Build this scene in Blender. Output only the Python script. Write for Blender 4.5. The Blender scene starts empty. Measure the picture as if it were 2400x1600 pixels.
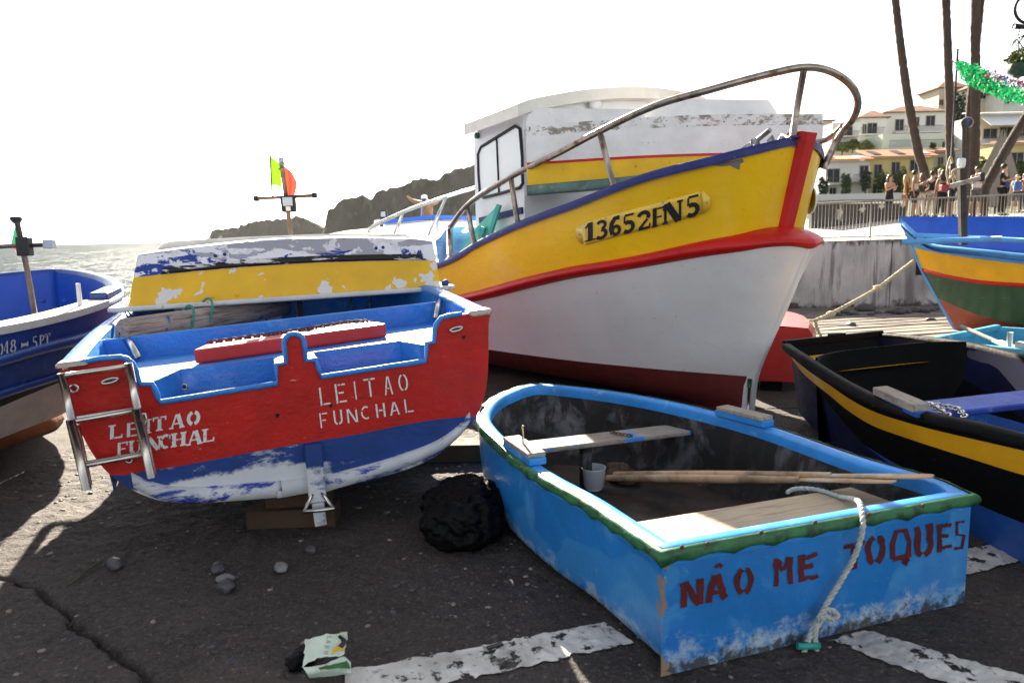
import bpy, bmesh, math, random
import numpy as np
from mathutils import Matrix, Vector, noise as mnoise
random.seed(7); rng = np.random.default_rng(7)
scn = bpy.context.scene
COL = scn.collection
R_ = math.radians

# ------------------------------------------------------------------ camera
FPX, CAMZ = 1733.0, 1.5                      # focal length in px of a 2400 px wide frame, eye height
PITCH, ROLL = math.atan(247 / FPX), R_(1.07)
_r0 = np.array([math.cos(ROLL), 0, -math.sin(ROLL)]); _u0 = np.array([math.sin(ROLL), 0, math.cos(ROLL)])
CR = _r0
CF = np.array([0, 1., 0]) * math.cos(PITCH) - _u0 * math.sin(PITCH)
CU = _u0 * math.cos(PITCH) + np.array([0, 1., 0]) * math.sin(PITCH)
CC = np.array([0, 0, CAMZ])
cam = bpy.data.cameras.new('camera'); cam_o = bpy.data.objects.new('camera', cam); COL.objects.link(cam_o)
cam.sensor_width = 36; cam.lens = 36 * FPX / 2400; cam.clip_end = 20000; cam.clip_start = 0.05
cam_o.matrix_world = Matrix(((CR[0], CU[0], -CF[0], 0), (CR[1], CU[1], -CF[1], 0), (CR[2], CU[2], -CF[2], CAMZ), (0, 0, 0, 1)))
cam.dof.use_dof = True; cam.dof.focus_distance = 5.2; cam.dof.aperture_fstop = 3.5
scn.camera = cam_o

# ------------------------------------------------------------------ sky, sun, exposure
SUN_AZ, SUN_EL = -12.0, 28.0                 # degrees left of the view axis, elevation
world = bpy.data.worlds.new('World'); scn.world = world; world.use_nodes = True
wn = world.node_tree.nodes; wl = world.node_tree.links
for n_ in list(wn): wn.remove(n_)
sky = wn.new('ShaderNodeTexSky'); sky.sky_type = 'NISHITA'; sky.sun_disc = False
sky.sun_elevation = R_(SUN_EL); sky.sun_rotation = R_(SUN_AZ)
sky.air_density = 1.0; sky.dust_density = 1.2; sky.ozone_density = 1.0
hs = wn.new('ShaderNodeHueSaturation'); hs.inputs['Saturation'].default_value = 0.28
bg = wn.new('ShaderNodeBackground'); bg.inputs['Strength'].default_value = 0.051
wo = wn.new('ShaderNodeOutputWorld')
wl.new(sky.outputs[0], hs.inputs['Color']); wl.new(hs.outputs[0], bg.inputs['Color']); wl.new(bg.outputs[0], wo.inputs['Surface'])
sun = bpy.data.lights.new('sun', 'SUN'); sun.energy = 5.0; sun.angle = R_(0.55); sun.color = (1.0, 0.89, 0.72)
sun_o = bpy.data.objects.new('sun', sun); COL.objects.link(sun_o)
_sd = Vector((math.sin(R_(SUN_AZ)) * math.cos(R_(SUN_EL)), math.cos(R_(SUN_AZ)) * math.cos(R_(SUN_EL)), math.sin(R_(SUN_EL))))
sun_o.rotation_euler = _sd.to_track_quat('Z', 'Y').to_euler(); sun_o.location = (-8, 12, 14)
scn.view_settings.view_transform = 'Standard'; scn.view_settings.look = 'None'
scn.view_settings.gamma = 1.0; scn.view_settings.use_curve_mapping = False
scn.view_settings.exposure = 2.5
scn.cycles.max_bounces = 6; scn.cycles.diffuse_bounces = 3; scn.cycles.glossy_bounces = 3
scn.cycles.transparent_max_bounces = 8; scn.cycles.use_denoising = True; scn.cycles.caustics_reflective = False

# ------------------------------------------------------------------ survey helpers: photo point + known plane -> point in the place
SH = {0: (0, 0, .98), 1: (0, 300, 1.742), 2: (1000, 100, 1.742), 3: (1050, 850, 1.7422), 4: (1800, 0, 2.6133), 5: (1780, 480, 1.9129),
      6: (0, 1000, 1.8816), 7: (100, 650, 2.8517), 8: (600, 650, 2.6133), 9: (250, 500, 2.767), 10: (0, 480, 2.178),
      11: (850, 400, 5.2275), 12: (580, 330, 6.815)}
def Z(n, x, y): o = SH[n]; return (o[0] + x / o[2], o[1] + y / o[2])
def ray(p): return CF + CR * ((p[0] - 1200) / FPX) - CU * ((p[1] - 800) / FPX)
def onz(p, z): d = ray(p); return CC + d * ((z - CAMZ) / d[2])
def ony(p, y): d = ray(p); return CC + d * (y / d[1])

class Fr:                                      # a right-handed local frame
    def __init__(s, o, x, y, z): s.o = np.array(o, float); s.A = np.array([x, y, z], float)
    def w(s, l): return s.o + np.asarray(l, float) @ s.A
    def l(s, w): return (np.asarray(w, float) - s.o) @ s.A.T
    def mat(s):
        m = Matrix.Identity(4)
        for i in range(3):
            for j in range(3): m[i][j] = s.A[j][i]
            m[i][3] = s.o[i]
        return m
    def on(s, p, ax, val):                     # ray meets local plane axis = val
        d = ray(p) @ s.A.T; c = s.l(CC); return c + d * ((val - c[ax]) / d[ax])
    def surf(s, p, b):                         # ray meets the wall y = b(x)
        d = ray(p) @ s.A.T; c = s.l(CC); g = lambda t: (c + d * t)[1] - b((c + d * t)[0])
        ts = np.linspace(2, 14, 600); v = [g(t) for t in ts]
        for i in range(599):
            if v[i] * v[i + 1] <= 0:
                a, e = ts[i], ts[i + 1]
                for _ in range(40):
                    m = (a + e) / 2
                    if g(a) * g(m) <= 0: e = m
                    else: a = m
                return c + d * a
        return c + d * ts[int(np.argmin(np.abs(v)))]
def frame(o, yaw=0, heel=0, pitch=0):          # x right, y forward (yaw clockwise from +Y), z up
    f = np.array([math.sin(yaw), math.cos(yaw), 0]); r = np.array([math.cos(yaw), -math.sin(yaw), 0]); u = np.array([0, 0, 1.])
    f, u = f * math.cos(pitch) + u * math.sin(pitch), u * math.cos(pitch) - f * math.sin(pitch)
    return Fr(o, r * math.cos(heel) + u * math.sin(heel), f, u * math.cos(heel) - r * math.sin(heel))

# ------------------------------------------------------------------ object helpers
def thing(name, label, cat, fr=None, loc=None, group=None):
    o = bpy.data.objects.new(name, None); COL.objects.link(o); o.empty_display_size = .1
    if fr is not None: o.matrix_world = fr.mat()
    if loc is not None: o.location = Vector(loc)
    tag(o, label, cat, group); return o
def tag(o, label=None, cat=None, group=None, kind=None):
    if label: o['label'] = label
    if cat: o['category'] = cat
    if group: o['group'] = group
    if kind: o['kind'] = kind
    return o
def mk(name, VF, mat, parent=None, smooth=True, loc=None, recalc=False, fix=None):
    V, F = VF[0], VF[1]
    me = bpy.data.meshes.new(name); me.from_pydata([tuple(map(float, v)) for v in V], [], [tuple(int(i) for i in f) for f in F])
    if recalc:
        b = bmesh.new(); b.from_mesh(me); bmesh.ops.recalc_face_normals(b, faces=b.faces); b.to_mesh(me); b.free()
    ms = mat if isinstance(mat, (list, tuple)) else [mat]
    for m in ms: me.materials.append(m)
    if len(VF) > 2: me.polygons.foreach_set('material_index', VF[2])
    me.polygons.foreach_set('use_smooth', [smooth] * len(me.polygons)); me.update()
    o = bpy.data.objects.new(name, me); COL.objects.link(o)
    if parent is not None: o.parent = parent
    if loc is not None: o.location = Vector(loc)
    return o
def sharp(o, deg=35):
    me = o.data; b = bmesh.new(); b.from_mesh(me)
    bmesh.ops.remove_doubles(b, verts=b.verts, dist=1e-5)
    for e in b.edges:
        if len(e.link_faces) == 2 and e.calc_face_angle(0) > R_(deg): e.smooth = False
    b.to_mesh(me); b.free(); return o
def based(name, VF, mat, label, cat, group=None, smooth=True, recalc=False, kind=None):   # one-mesh thing in world coordinates, origin at its base
    V = np.asarray(VF[0], float); c = (V.min(0) + V.max(0)) / 2; c[2] = V[:, 2].min()
    o = mk(name, (V - c,) + tuple(VF[1:]), mat, None, smooth, c, recalc)
    return tag(o, label, cat, group, kind)
def child_local(parent, name, VFw, fr, mat, **k):       # world geometry into the parent's frame
    return mk(name, (fr.l(np.asarray(VFw[0])),) + tuple(VFw[1:]), mat, parent, **k)

class MB:
    def __init__(s): s.V = []; s.F = []; s.M = []
    def add(s, VF, m=0):
        n = len(s.V); s.V += [np.asarray(v, float) for v in VF[0]]; s.F += [tuple(i + n for i in f) for f in VF[1]]; s.M += [m] * len(VF[1]); return s
    def vf(s): return (np.array(s.V), s.F, s.M)

def crv(P, n, closed=False):                    # Catmull-Rom through P, n samples by chord length
    P = np.asarray(P, float)
    if closed: P = np.vstack([P, P[:1]])
    if len(P) == 2: return P[0] + (P[1] - P[0]) * np.linspace(0, 1, n)[:, None]
    d = np.r_[0, np.cumsum(np.maximum(np.linalg.norm(np.diff(P, axis=0), axis=1), 1e-9) ** .5)]
    ext = np.vstack([P[-2] if closed else 2 * P[0] - P[1], P, P[1] if closed else 2 * P[-1] - P[-2]])
    dd = np.r_[-(d[-1] - d[-2]) if closed else -d[1], d, d[-1] + (d[1] if closed else d[-1] - d[-2])]
    def ev(t):
        i = min(max(np.searchsorted(d, t, 'right') - 1, 0), len(P) - 2)
        p0, p1, p2, p3 = ext[i:i + 4]; t0, t1, t2, t3 = dd[i:i + 4]
        m1 = (t2 - t1) * ((p1 - p0) / (t1 - t0) - (p2 - p0) / (t2 - t0) + (p2 - p1) / (t2 - t1))
        m2 = (t2 - t1) * ((p2 - p1) / (t2 - t1) - (p3 - p1) / (t3 - t1) + (p3 - p2) / (t3 - t2))
        s = (t - t1) / (t2 - t1)
        return (2 * s**3 - 3 * s**2 + 1) * p1 + (s**3 - 2 * s**2 + s) * m1 + (-2 * s**3 + 3 * s**2) * p2 + (s**3 - s**2) * m2
    Q = np.array([ev(t) for t in np.linspace(0, d[-1], 8 * n)])
    L = np.r_[0, np.cumsum(np.linalg.norm(np.diff(Q, axis=0), axis=1))]
    t = np.linspace(0, L[-1], n + 1)[:-1] if closed else np.linspace(0, L[-1], n)
    return np.stack([np.interp(t, L, Q[:, k]) for k in range(P.shape[1])], 1)
def gridF(nu, nv, cu=False, cv=False, off=0):
    F = []
    for i in range(nu if cu else nu - 1):
        for j in range(nv if cv else nv - 1):
            a, b = i, (i + 1) % nu; c, d = j, (j + 1) % nv
            F.append((off + a * nv + c, off + b * nv + c, off + b * nv + d, off + a * nv + d))
    return F
def grid(rows, cu=False, cv=False): rows = [np.asarray(r, float) for r in rows]; return (np.vstack(rows), gridF(len(rows), len(rows[0]), cu, cv))
def densify(rows, k):                            # smooth interpolation across rows
    rows = np.array(rows); n = len(rows); m = (n - 1) * k + 1
    out = np.zeros((m,) + rows.shape[1:])
    for j in range(rows.shape[1]): out[:, j] = crv(rows[:, j], m) if n > 2 else rows[0, j] + (rows[1, j] - rows[0, j]) * np.linspace(0, 1, m)[:, None]
    return list(out)
def tube(P, r, seg=8, closed=False, caps=True, flat=None):
    P = np.asarray(P, float); n = len(P); r = np.broadcast_to(np.asarray(r, float), (n,))
    T = np.gradient(P, axis=0) if not closed else (np.roll(P, -1, 0) - np.roll(P, 1, 0))
    T /= np.maximum(np.linalg.norm(T, axis=1), 1e-9)[:, None]
    up = np.array([0, 0, 1.]) if abs(T[0][2]) < .9 else np.array([1., 0, 0])
    a = np.cross(T[0], up); a /= np.linalg.norm(a); V = []
    for i in range(n):
        a = a - T[i] * (a @ T[i]); a /= max(np.linalg.norm(a), 1e-9); b = np.cross(T[i], a)
        fa, fb = flat if flat else (1, 1)
        for k in range(seg):
            q = 2 * math.pi * k / seg; V.append(P[i] + r[i] * (fa * a * math.cos(q) + fb * b * math.sin(q)))
    F = gridF(n, seg, closed, True)
    if caps and not closed: F += [tuple(range(seg))[::-1], tuple((n - 1) * seg + k for k in range(seg))]
    return (V, F)
def rod(a, b, r, seg=8, r2=None): return tube([a, b], [r, r if r2 is None else r2], seg)
_BOX = [(0, 3, 2, 1), (4, 5, 6, 7), (0, 1, 5, 4), (1, 2, 6, 5), (2, 3, 7, 6), (3, 0, 4, 7)]
def hexa(q): return (np.asarray(q, float), _BOX)          # 4 bottom + 4 top corners
def box(c, s, rz=0, bev=0.0):
    x, y, z = np.asarray(s, float) / 2; V = np.array([(-x, -y, -z), (x, -y, -z), (x, y, -z), (-x, y, -z), (-x, -y, z), (x, -y, z), (x, y, z), (-x, y, z)])
    VF = (V, _BOX)
    if bev: VF = bevel(VF, bev)
    V = np.asarray(VF[0]); ca, sa = math.cos(rz), math.sin(rz)
    V = np.stack([V[:, 0] * ca - V[:, 1] * sa, V[:, 0] * sa + V[:, 1] * ca, V[:, 2]], 1) + np.asarray(c, float)
    return (V, VF[1])
def bevel(VF, w, seg=1):
    b = bmesh.new(); vs = [b.verts.new(tuple(v)) for v in VF[0]]
    for f in VF[1]: b.faces.new([vs[i] for i in f])
    bmesh.ops.recalc_face_normals(b, faces=b.faces)
    bmesh.ops.bevel(b, geom=list(b.edges), offset=w, segments=seg, affect='EDGES', profile=.7)
    b.verts.index_update(); out = (np.array([v.co[:] for v in b.verts]), [tuple(v.index for v in f.verts) for f in b.faces]); b.free(); return out
def beam(a, b, w, h, up=(0, 0, 1), bev=0):                 # rectangular bar from a to b
    a, b = np.asarray(a, float), np.asarray(b, float); t = (b - a) / np.linalg.norm(b - a)
    s = np.cross(t, up); s /= np.linalg.norm(s); u = np.cross(s, t); s *= w / 2; u *= h / 2
    VF = hexa([a - s - u, a + s - u, b + s - u, b - s - u, a - s + u, a + s + u, b + s + u, b - s + u])
    return bevel(VF, bev) if bev else VF
def prism(poly, thick, f):                                 # polygon (x, z) on a plane, f(x, d, z) -> point; d 0..thick
    n = len(poly); V = [f(x, 0, z) for x, z in poly] + [f(x, thick, z) for x, z in poly]
    return (V, [tuple(range(n)), tuple(range(2 * n - 1, n - 1, -1))] + [(i, (i + 1) % n, n + (i + 1) % n, n + i) for i in range(n)])
def tri_poly(VF):
    b = bmesh.new(); vs = [b.verts.new(tuple(v)) for v in VF[0]]
    for f in VF[1]:
        try: b.faces.new([vs[i] for i in f])
        except ValueError: pass
    bmesh.ops.triangulate(b, faces=[f for f in b.faces if len(f.verts) > 4])
    b.verts.index_update(); out = (np.array([v.co[:] for v in b.verts]), [tuple(v.index for v in f.verts) for f in b.faces]); b.free(); return out
def lathe(prof, seg=12, c=(0, 0, 0)):
    V = [(c[0] + r * math.cos(2 * math.pi * k / seg), c[1] + r * math.sin(2 * math.pi * k / seg), c[2] + z) for r, z in prof for k in range(seg)]
    F = gridF(len(prof), seg, False, True); return (V, F + [tuple(range(seg))[::-1], tuple(len(V) - seg + k for k in range(seg))])
def ball(c, r, sub=2, sq=(1, 1, 1), rough=0, seed=0, rz=0):
    b = bmesh.new(); bmesh.ops.create_icosphere(b, subdivisions=sub, radius=1); V = np.array([v.co[:] for v in b.verts]); F = [tuple(v.index for v in f.verts) for f in b.faces]; b.free()
    if rough: V = V * (1 + rough * np.array([mnoise.noise(Vector(v * 1.6) + Vector((seed * 7.3, 1, 2))) for v in V]))[:, None]
    V = V * np.asarray(sq) * r; ca, sa = math.cos(rz), math.sin(rz)
    return (np.stack([V[:, 0] * ca - V[:, 1] * sa, V[:, 0] * sa + V[:, 1] * ca, V[:, 2]], 1) + np.asarray(c, float), F)
def chain_links(P, link=.05, wire=.006):
    P = np.asarray(P, float); L = np.r_[0, np.cumsum(np.linalg.norm(np.diff(P, axis=0), axis=1))]; n = max(2, int(L[-1] / (link * .72))); m = MB()
    for k in range(n):
        t = (k + .5) / n * L[-1]; c = np.array([np.interp(t, L, P[:, i]) for i in range(3)]); c2 = np.array([np.interp(min(t + .01, L[-1]), L, P[:, i]) for i in range(3)])
        d = c2 - c; d = d / np.linalg.norm(d) if np.linalg.norm(d) > 1e-9 else np.array([1., 0, 0])
        s = np.cross(d, [0, 0, 1.]); s /= max(np.linalg.norm(s), 1e-6); u = np.cross(s, d)
        if k % 2: s = u
        s = s * math.cos(.5) + np.cross(d, s) * math.sin(.5)
        ring = [c + d * (link * .5) * math.cos(q) + s * (link * .3) * math.sin(q) for q in np.linspace(0, 2 * math.pi, 10, endpoint=False)]
        m.add(tube(ring, wire, 5, closed=True))
    return m.vf()
def rope_geo(P, r, n=120, twist=40, strands=3):
    P = crv(P, n); m = MB(); T = np.gradient(P, axis=0); T /= np.linalg.norm(T, axis=1)[:, None]
    a = np.cross(T[0], [0.3, .2, 1.]); a /= np.linalg.norm(a); L = np.r_[0, np.cumsum(np.linalg.norm(np.diff(P, axis=0), axis=1))]
    A = []
    for i in range(n): a = a - T[i] * (a @ T[i]); a /= np.linalg.norm(a); A.append(a)
    A = np.array(A); B = np.cross(T, A)
    for s in range(strands):
        ph = L * twist + 2 * math.pi * s / strands
        m.add(tube(P + (A * np.cos(ph)[:, None] + B * np.sin(ph)[:, None]) * r * .5, r * .58, 5))
    return m.vf()

# ------------------------------------------------------------------ materials
def hexc(h): return tuple(((int(h[i:i + 2], 16) / 255 + .055) / 1.055) ** 2.4 if int(h[i:i + 2], 16) > 10 else int(h[i:i + 2], 16) / 255 / 12.92 for i in (0, 2, 4))
def C4(c): c = hexc(c) if isinstance(c, str) else c; return (c[0], c[1], c[2], 1)
MATS = {}
def mat(name, col, rough=.5, metal=0.0, coat=0.0, bump=None, layers=(), var=(3.0, .12), spec=.5, alpha=None, trans=0, ior=1.45, sss=0, emit=None, coord='Object'):
    if name in MATS: return MATS[name]
    m = bpy.data.materials.new(name); MATS[name] = m; m.use_nodes = True; nt = m.node_tree; N = nt.nodes; Lk = nt.links
    P = N['Principled BSDF']; P.inputs['Roughness'].default_value = rough; P.inputs['Metallic'].default_value = metal
    P.inputs['Coat Weight'].default_value = coat; P.inputs['Coat Roughness'].default_value = .12; P.inputs['Specular IOR Level'].default_value = spec
    P.inputs['Transmission Weight'].default_value = trans; P.inputs['IOR'].default_value = ior
    tc = N.new('ShaderNodeTexCoord'); src = tc.outputs[coord]
    def noise(scale, detail=5, rgh=.6, dist=0, stretch=None, voro=False):
        s = src
        if stretch: mp = N.new('ShaderNodeMapping'); mp.inputs['Scale'].default_value = stretch; Lk.new(src, mp.inputs['Vector']); s = mp.outputs[0]
        if voro:
            t = N.new('ShaderNodeTexVoronoi'); t.inputs['Scale'].default_value = scale; Lk.new(s, t.inputs['Vector']); return t.outputs['Distance']
        t = N.new('ShaderNodeTexNoise'); t.inputs['Scale'].default_value = scale; t.inputs['Detail'].default_value = detail; t.inputs['Roughness'].default_value = rgh; t.inputs['Distortion'].default_value = dist
        Lk.new(s, t.inputs['Vector']); return t.outputs['Fac']
    def mrange(v, lo, hi, a=0, b=1):
        r = N.new('ShaderNodeMapRange'); r.clamp = True; Lk.new(v, r.inputs['Value'])
        for k, x in zip(('From Min', 'From Max', 'To Min', 'To Max'), (lo, hi, a, b)): r.inputs[k].default_value = x
        return r.outputs[0]
    def mth(op, a, b):
        t = N.new('ShaderNodeMath'); t.operation = op
        for i, x in enumerate((a, b)):
            if hasattr(x, 'links'): Lk.new(x, t.inputs[i])
            else: t.inputs[i].default_value = x
        return t.outputs[0]
    def mix(f, a, b, typ='MIX'):
        t = N.new('ShaderNodeMix'); t.data_type = 'RGBA'; t.blend_type = typ
        for i, x in ((0, f), (6, a), (7, b)):
            if hasattr(x, 'links'): Lk.new(x, t.inputs[i])
            else: t.inputs[i].default_value = x
        return t.outputs[2]
    c4 = C4(col); out = c4; rg = None
    if var:
        lo = tuple(x * (1 - var[1]) for x in c4[:3]) + (1,); hi = tuple(min(1, x * (1 + var[1])) for x in c4[:3]) + (1,)
        out = mix(mrange(noise(var[0]), .3, .7), lo, hi)
    sep = None
    for L in layers:
        f = noise(L.get('scale', 6), L.get('detail', 6), L.get('nr', .62), L.get('dist', .3), L.get('stretch'), L.get('voro', False))
        for g in ([L['grad']] if 'grad' in L and not isinstance(L['grad'], list) else L.get('grad', [])):
            ax, a, b, k = g                        # axis, from, to, gain added to the noise
            if sep is None: sp = N.new('ShaderNodeSeparateXYZ'); Lk.new(src, sp.inputs[0]); sep = sp.outputs
            f = mth('ADD', f, mrange(sep[ax], a, b, 0, k))
        f = mrange(f, L['lo'], L['hi'], 0, L.get('amt', 1))
        out = mix(f, out, C4(L['col']))
        if 'rough' in L:
            t = N.new('ShaderNodeMix'); Lk.new(f, t.inputs[0])
            if rg is None: t.inputs[2].default_value = rough
            else: Lk.new(rg, t.inputs[2])
            t.inputs[3].default_value = L['rough']; rg = t.outputs[0]
    if hasattr(out, 'links'): Lk.new(out, P.inputs['Base Color'])
    else: P.inputs['Base Color'].default_value = out
    if rg is not None: Lk.new(rg, P.inputs['Roughness'])
    else:
        Lk.new(mrange(noise(9), .3, .7, max(0, rough - .07), min(1, rough + .09)), P.inputs['Roughness'])
    if bump:
        h = None
        for b_ in (bump if isinstance(bump, list) else [bump]):
            v = noise(b_[0], 4, .6, 0, b_[2] if len(b_) > 2 else None); v = mth('MULTIPLY', v, b_[1]); h = v if h is None else mth('ADD', h, v)
        bp = N.new('ShaderNodeBump'); bp.inputs['Strength'].default_value = 1; bp.inputs['Distance'].default_value = 1.0; Lk.new(h, bp.inputs['Height']); Lk.new(bp.outputs[0], P.inputs['Normal'])
    if alpha:                                      # worn away where the noise is high
        f = noise(alpha[0], 7, .65, .2); Lk.new(mrange(f, alpha[1], alpha[2], 1, 0), P.inputs['Alpha'])
    if sss: P.inputs['Subsurface Weight'].default_value = sss
    if emit: P.inputs['Emission Color'].default_value = C4(emit[0]); P.inputs['Emission Strength'].default_value = emit[1]
    return m
def translucent(name, col, mixf=.5):
    m = bpy.data.materials.new(name); MATS[name] = m; m.use_nodes = True; nt = m.node_tree; N = nt.nodes
    P = N['Principled BSDF']; P.inputs['Base Color'].default_value = C4(col); P.inputs['Roughness'].default_value = .7
    t = N.new('ShaderNodeBsdfTranslucent'); t.inputs['Color'].default_value = C4(col); x = N.new('ShaderNodeMixShader'); x.inputs[0].default_value = mixf
    nt.links.new(P.outputs[0], x.inputs[1]); nt.links.new(t.outputs[0], x.inputs[2]); nt.links.new(x.outputs[0], N['Material Output'].inputs['Surface']); return m

# ------------------------------------------------------------------ lettering: strokes in a unit box, (points, width)
def gl(kind):
    if kind == 'serif': w, t, sf = .27, .11, .11
    elif kind == 'plate': w, t, sf = .33, .13, .11
    elif kind == 'sans': w, t, sf = .15, .13, 0
    else: w, t, sf = .30, .22, 0
    def S(x, y, l=.42): return [([(x - l / 2, y), (x + l / 2, y)], sf)] if sf else []
    b, tp = sf / 2, 1 - sf / 2
    arc = lambda cx, cy, rx, ry, a0, a1, n=9: [(cx + rx * math.cos(R_(a)), cy + ry * math.sin(R_(a))) for a in np.linspace(a0, a1, n)]
    G = {}
    G['L'] = [([(.25, 0), (.25, 1)], w), ([(.42, t / 2), (1, t / 2)], t)] + S(.25, tp, .5) + ([([(.94, 0), (.94, .3)], .12)] if sf else [])
    G['E'] = [([(.22, 0), (.22, 1)], w), ([(.40, t / 2), (1, t / 2)], t), ([(.40, .52), (.82, .52)], t), ([(.40, 1 - t / 2), (.98, 1 - t / 2)], t)] + ([([(.94, 0), (.94, .28)], .11), ([(.92, .74), (.92, 1)], .11)] if sf else [])
    G['I'] = [([(.5, 0), (.5, 1)], w * 1.3)] + S(.5, tp, .9) + S(.5, b, .9)
    G['T'] = [([(.5, 0), (.5, .84)], w), ([(0, 1 - t / 2), (.44, 1 - t / 2)], t), ([(.56, 1 - t / 2), (1, 1 - t / 2)], t)] + S(.5, b, .5) + ([([(.05, .72), (.05, 1)], .1), ([(.95, .72), (.95, 1)], .1)] if sf else [])
    G['A'] = [([(.14, 0), (.46, .98)], t if sf else w), ([(.56, .98), (.86, 0)], w), ([(.30, .34), (.62, .34)], t * .8)] + S(.12, b, .3) + S(.86, b, .36)
    G['O'] = [(arc(.5, .5, .38, .44, 105, 255), w), (arc(.5, .5, .38, .44, 75, -75), w)]
    G['0'] = G['O']
    G['F'] = [([(.22, 0), (.22, 1)], w), ([(.40, .5), (.8, .5)], t), ([(.40, 1 - t / 2), (1, 1 - t / 2)], t)] + S(.22, b, .5) + ([([(.95, .72), (.95, 1)], .11)] if sf else [])
    G['U'] = [([(.2, 1), (.2, .3), (.26, .14), (.42, .07)], w), ([(.56, .07), (.74, .14), (.82, .3), (.82, 1)], t if sf else w)] + S(.2, tp, .44) + S(.82, tp, .36)
    G['N'] = [([(.13, 0), (.13, .98)], t if sf else w), ([(.2, .98), (.80, .02)], w), ([(.88, 0), (.88, 1)], t if sf else w)] + S(.13, b, .3) + S(.88, tp, .3)
    G['C'] = [(arc(.52, .5, .40, .44, 60, 150), w * .9), (arc(.52, .5, .40, .44, 165, 300), w * .9)] + ([([(.88, .62), (.88, .96)], .1)] if sf else [])
    G['H'] = [([(.18, 0), (.18, 1)], w), ([(.82, 0), (.82, 1)], w), ([(.34, .5), (.66, .5)], t)] + S(.18, b, .42) + S(.18, tp, .42) + S(.82, b, .42) + S(.82, tp, .42)
    G['M'] = [([(.12, 0), (.14, .97)], w * .8), ([(.2, .95), (.5, .55)], w * .6), ([(.5, .55), (.8, .95)], w * .6), ([(.88, .97), (.9, 0)], w * .8)]
    G['Q'] = [([(.12, .2), (.14, .94), (.84, .94), (.86, .22)], w * .8), ([(.12, .2), (.6, .2)], w * .8), ([(.62, .24), (.74, 0), (.9, .1)], w * .7)]
    G['S'] = [([(.9, .9), (.2, .88), (.16, .58), (.84, .5), (.86, .12), (.1, .1)], w * .8)]
    G['P'] = [([(.22, 0), (.22, 1)], w), ([(.40, .94), (.7, .92), (.86, .75), (.7, .54), (.40, .5)], w * .7)] + S(.22, b, .5)
    G['B'] = [([(.2, 0), (.2, 1)], w), ([(.34, .95), (.7, .92), (.82, .74), (.7, .56), (.34, .53)], w * .7), ([(.34, .5), (.76, .46), (.9, .26), (.76, .08), (.34, .05)], w * .7)]
    G['1'] = [([(.55, 0), (.55, 1)], w * 1.1), ([(.2, .74), (.42, .95)], t)] + S(.55, b, .8)
    G['3'] = [(arc(.44, .74, .30, .2, 150, -80), w * .7), (arc(.44, .27, .36, .22, 88, -150), w * .8)]
    G['6'] = [([(.82, .92), (.5, .93), (.28, .7), (.22, .4), (.34, .1)], w * .95), (arc(.56, .28, .26, .22, 200, -130), w * .75)]
    G['5'] = [([(.22, .95), (.86, .95)], .15), ([(.22, .92), (.2, .55)], .12), (arc(.45, .32, .36, .26, 125, -140), w * .85)]
    G['2'] = [(arc(.48, .72, .33, .22, 170, -35), w * .8), ([(.74, .56), (.2, .1)], w * .55), ([(.14, .08), (.88, .08)], .17), ([(.86, .05), (.9, .3)], .1)]
    G['4'] = [([(.68, 0), (.68, 1)], w), ([(.52, .95), (.1, .3)], t), ([(.08, .28), (.5, .28)], t)] + S(.68, b, .5)
    G['8'] = [(arc(.5, .73, .26, .2, 100, 260), w * .8), (arc(.5, .73, .26, .2, 80, -80), w * .8), (arc(.5, .27, .34, .23, 100, 260), w * .8), (arc(.5, .27, .34, .23, 80, -80), w * .8)]
    G['-'] = [([(.1, .5), (.9, .5)], .4), ([(.08, 0), (.08, 1)], .16), ([(.92, 0), (.92, 1)], .16)]
    G['~'] = [([(0, .3), (.5, .8), (1, .3)], .5)]
    return G
def ribbons(strokes, put, asp, jit=0, lift=0.0):   # put(x, y, d) -> point
    m = MB(); k = 0
    for pts, w in strokes:
        P = np.array(pts, float)
        if jit:
            P = crv(P, max(len(P), 6)); P += rng.normal(0, jit, P.shape) * [1, 1]
        Q = P * [asp, 1]; T = np.gradient(Q, axis=0) if len(Q) > 2 else np.repeat([Q[1] - Q[0]], 2, 0)
        T /= np.maximum(np.linalg.norm(T, axis=1), 1e-9)[:, None]; Nn = np.stack([-T[:, 1], T[:, 0]], 1)
        ww = w * asp * .5 * (1 + (rng.normal(0, .12, len(Q)) if jit else 0)); ww = np.broadcast_to(ww, (len(Q),))
        A = (Q + Nn * ww[:, None]) / [asp, 1]; B = (Q - Nn * ww[:, None]) / [asp, 1]
        d = lift + .00025 * k; k += 1
        V = [put(p[0], p[1], d) for p in A] + [put(p[0], p[1], d) for p in B]; n = len(Q)
        m.add((V, [(i, i + 1, n + i + 1, n + i) for i in range(n - 1)]))
    return m.vf()
def lettering(parent, sheet, items, kind, slope, lay, mat_, name='letter', jit=0, lift=.0025, slant=0.0):
    G = gl(kind)                                  # items: (char, x0, ytop, x1, ybottom) on a survey sheet; lay(p, d) -> local point
    for it in items:
        ch, x0, y0, x1, y1 = it; asp = (x1 - x0) / (y1 - y0)
        put = lambda u, v, d: lay(Z(sheet, x0 + (x1 - x0) * u + slant * (v - .5) * (y1 - y0), y1 + (y0 - y1) * v - slope * (x1 - x0) * (u - .5)), d)
        mk(name, ribbons(G[ch], put, asp, jit, lift), mat_, parent, smooth=False)

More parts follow.
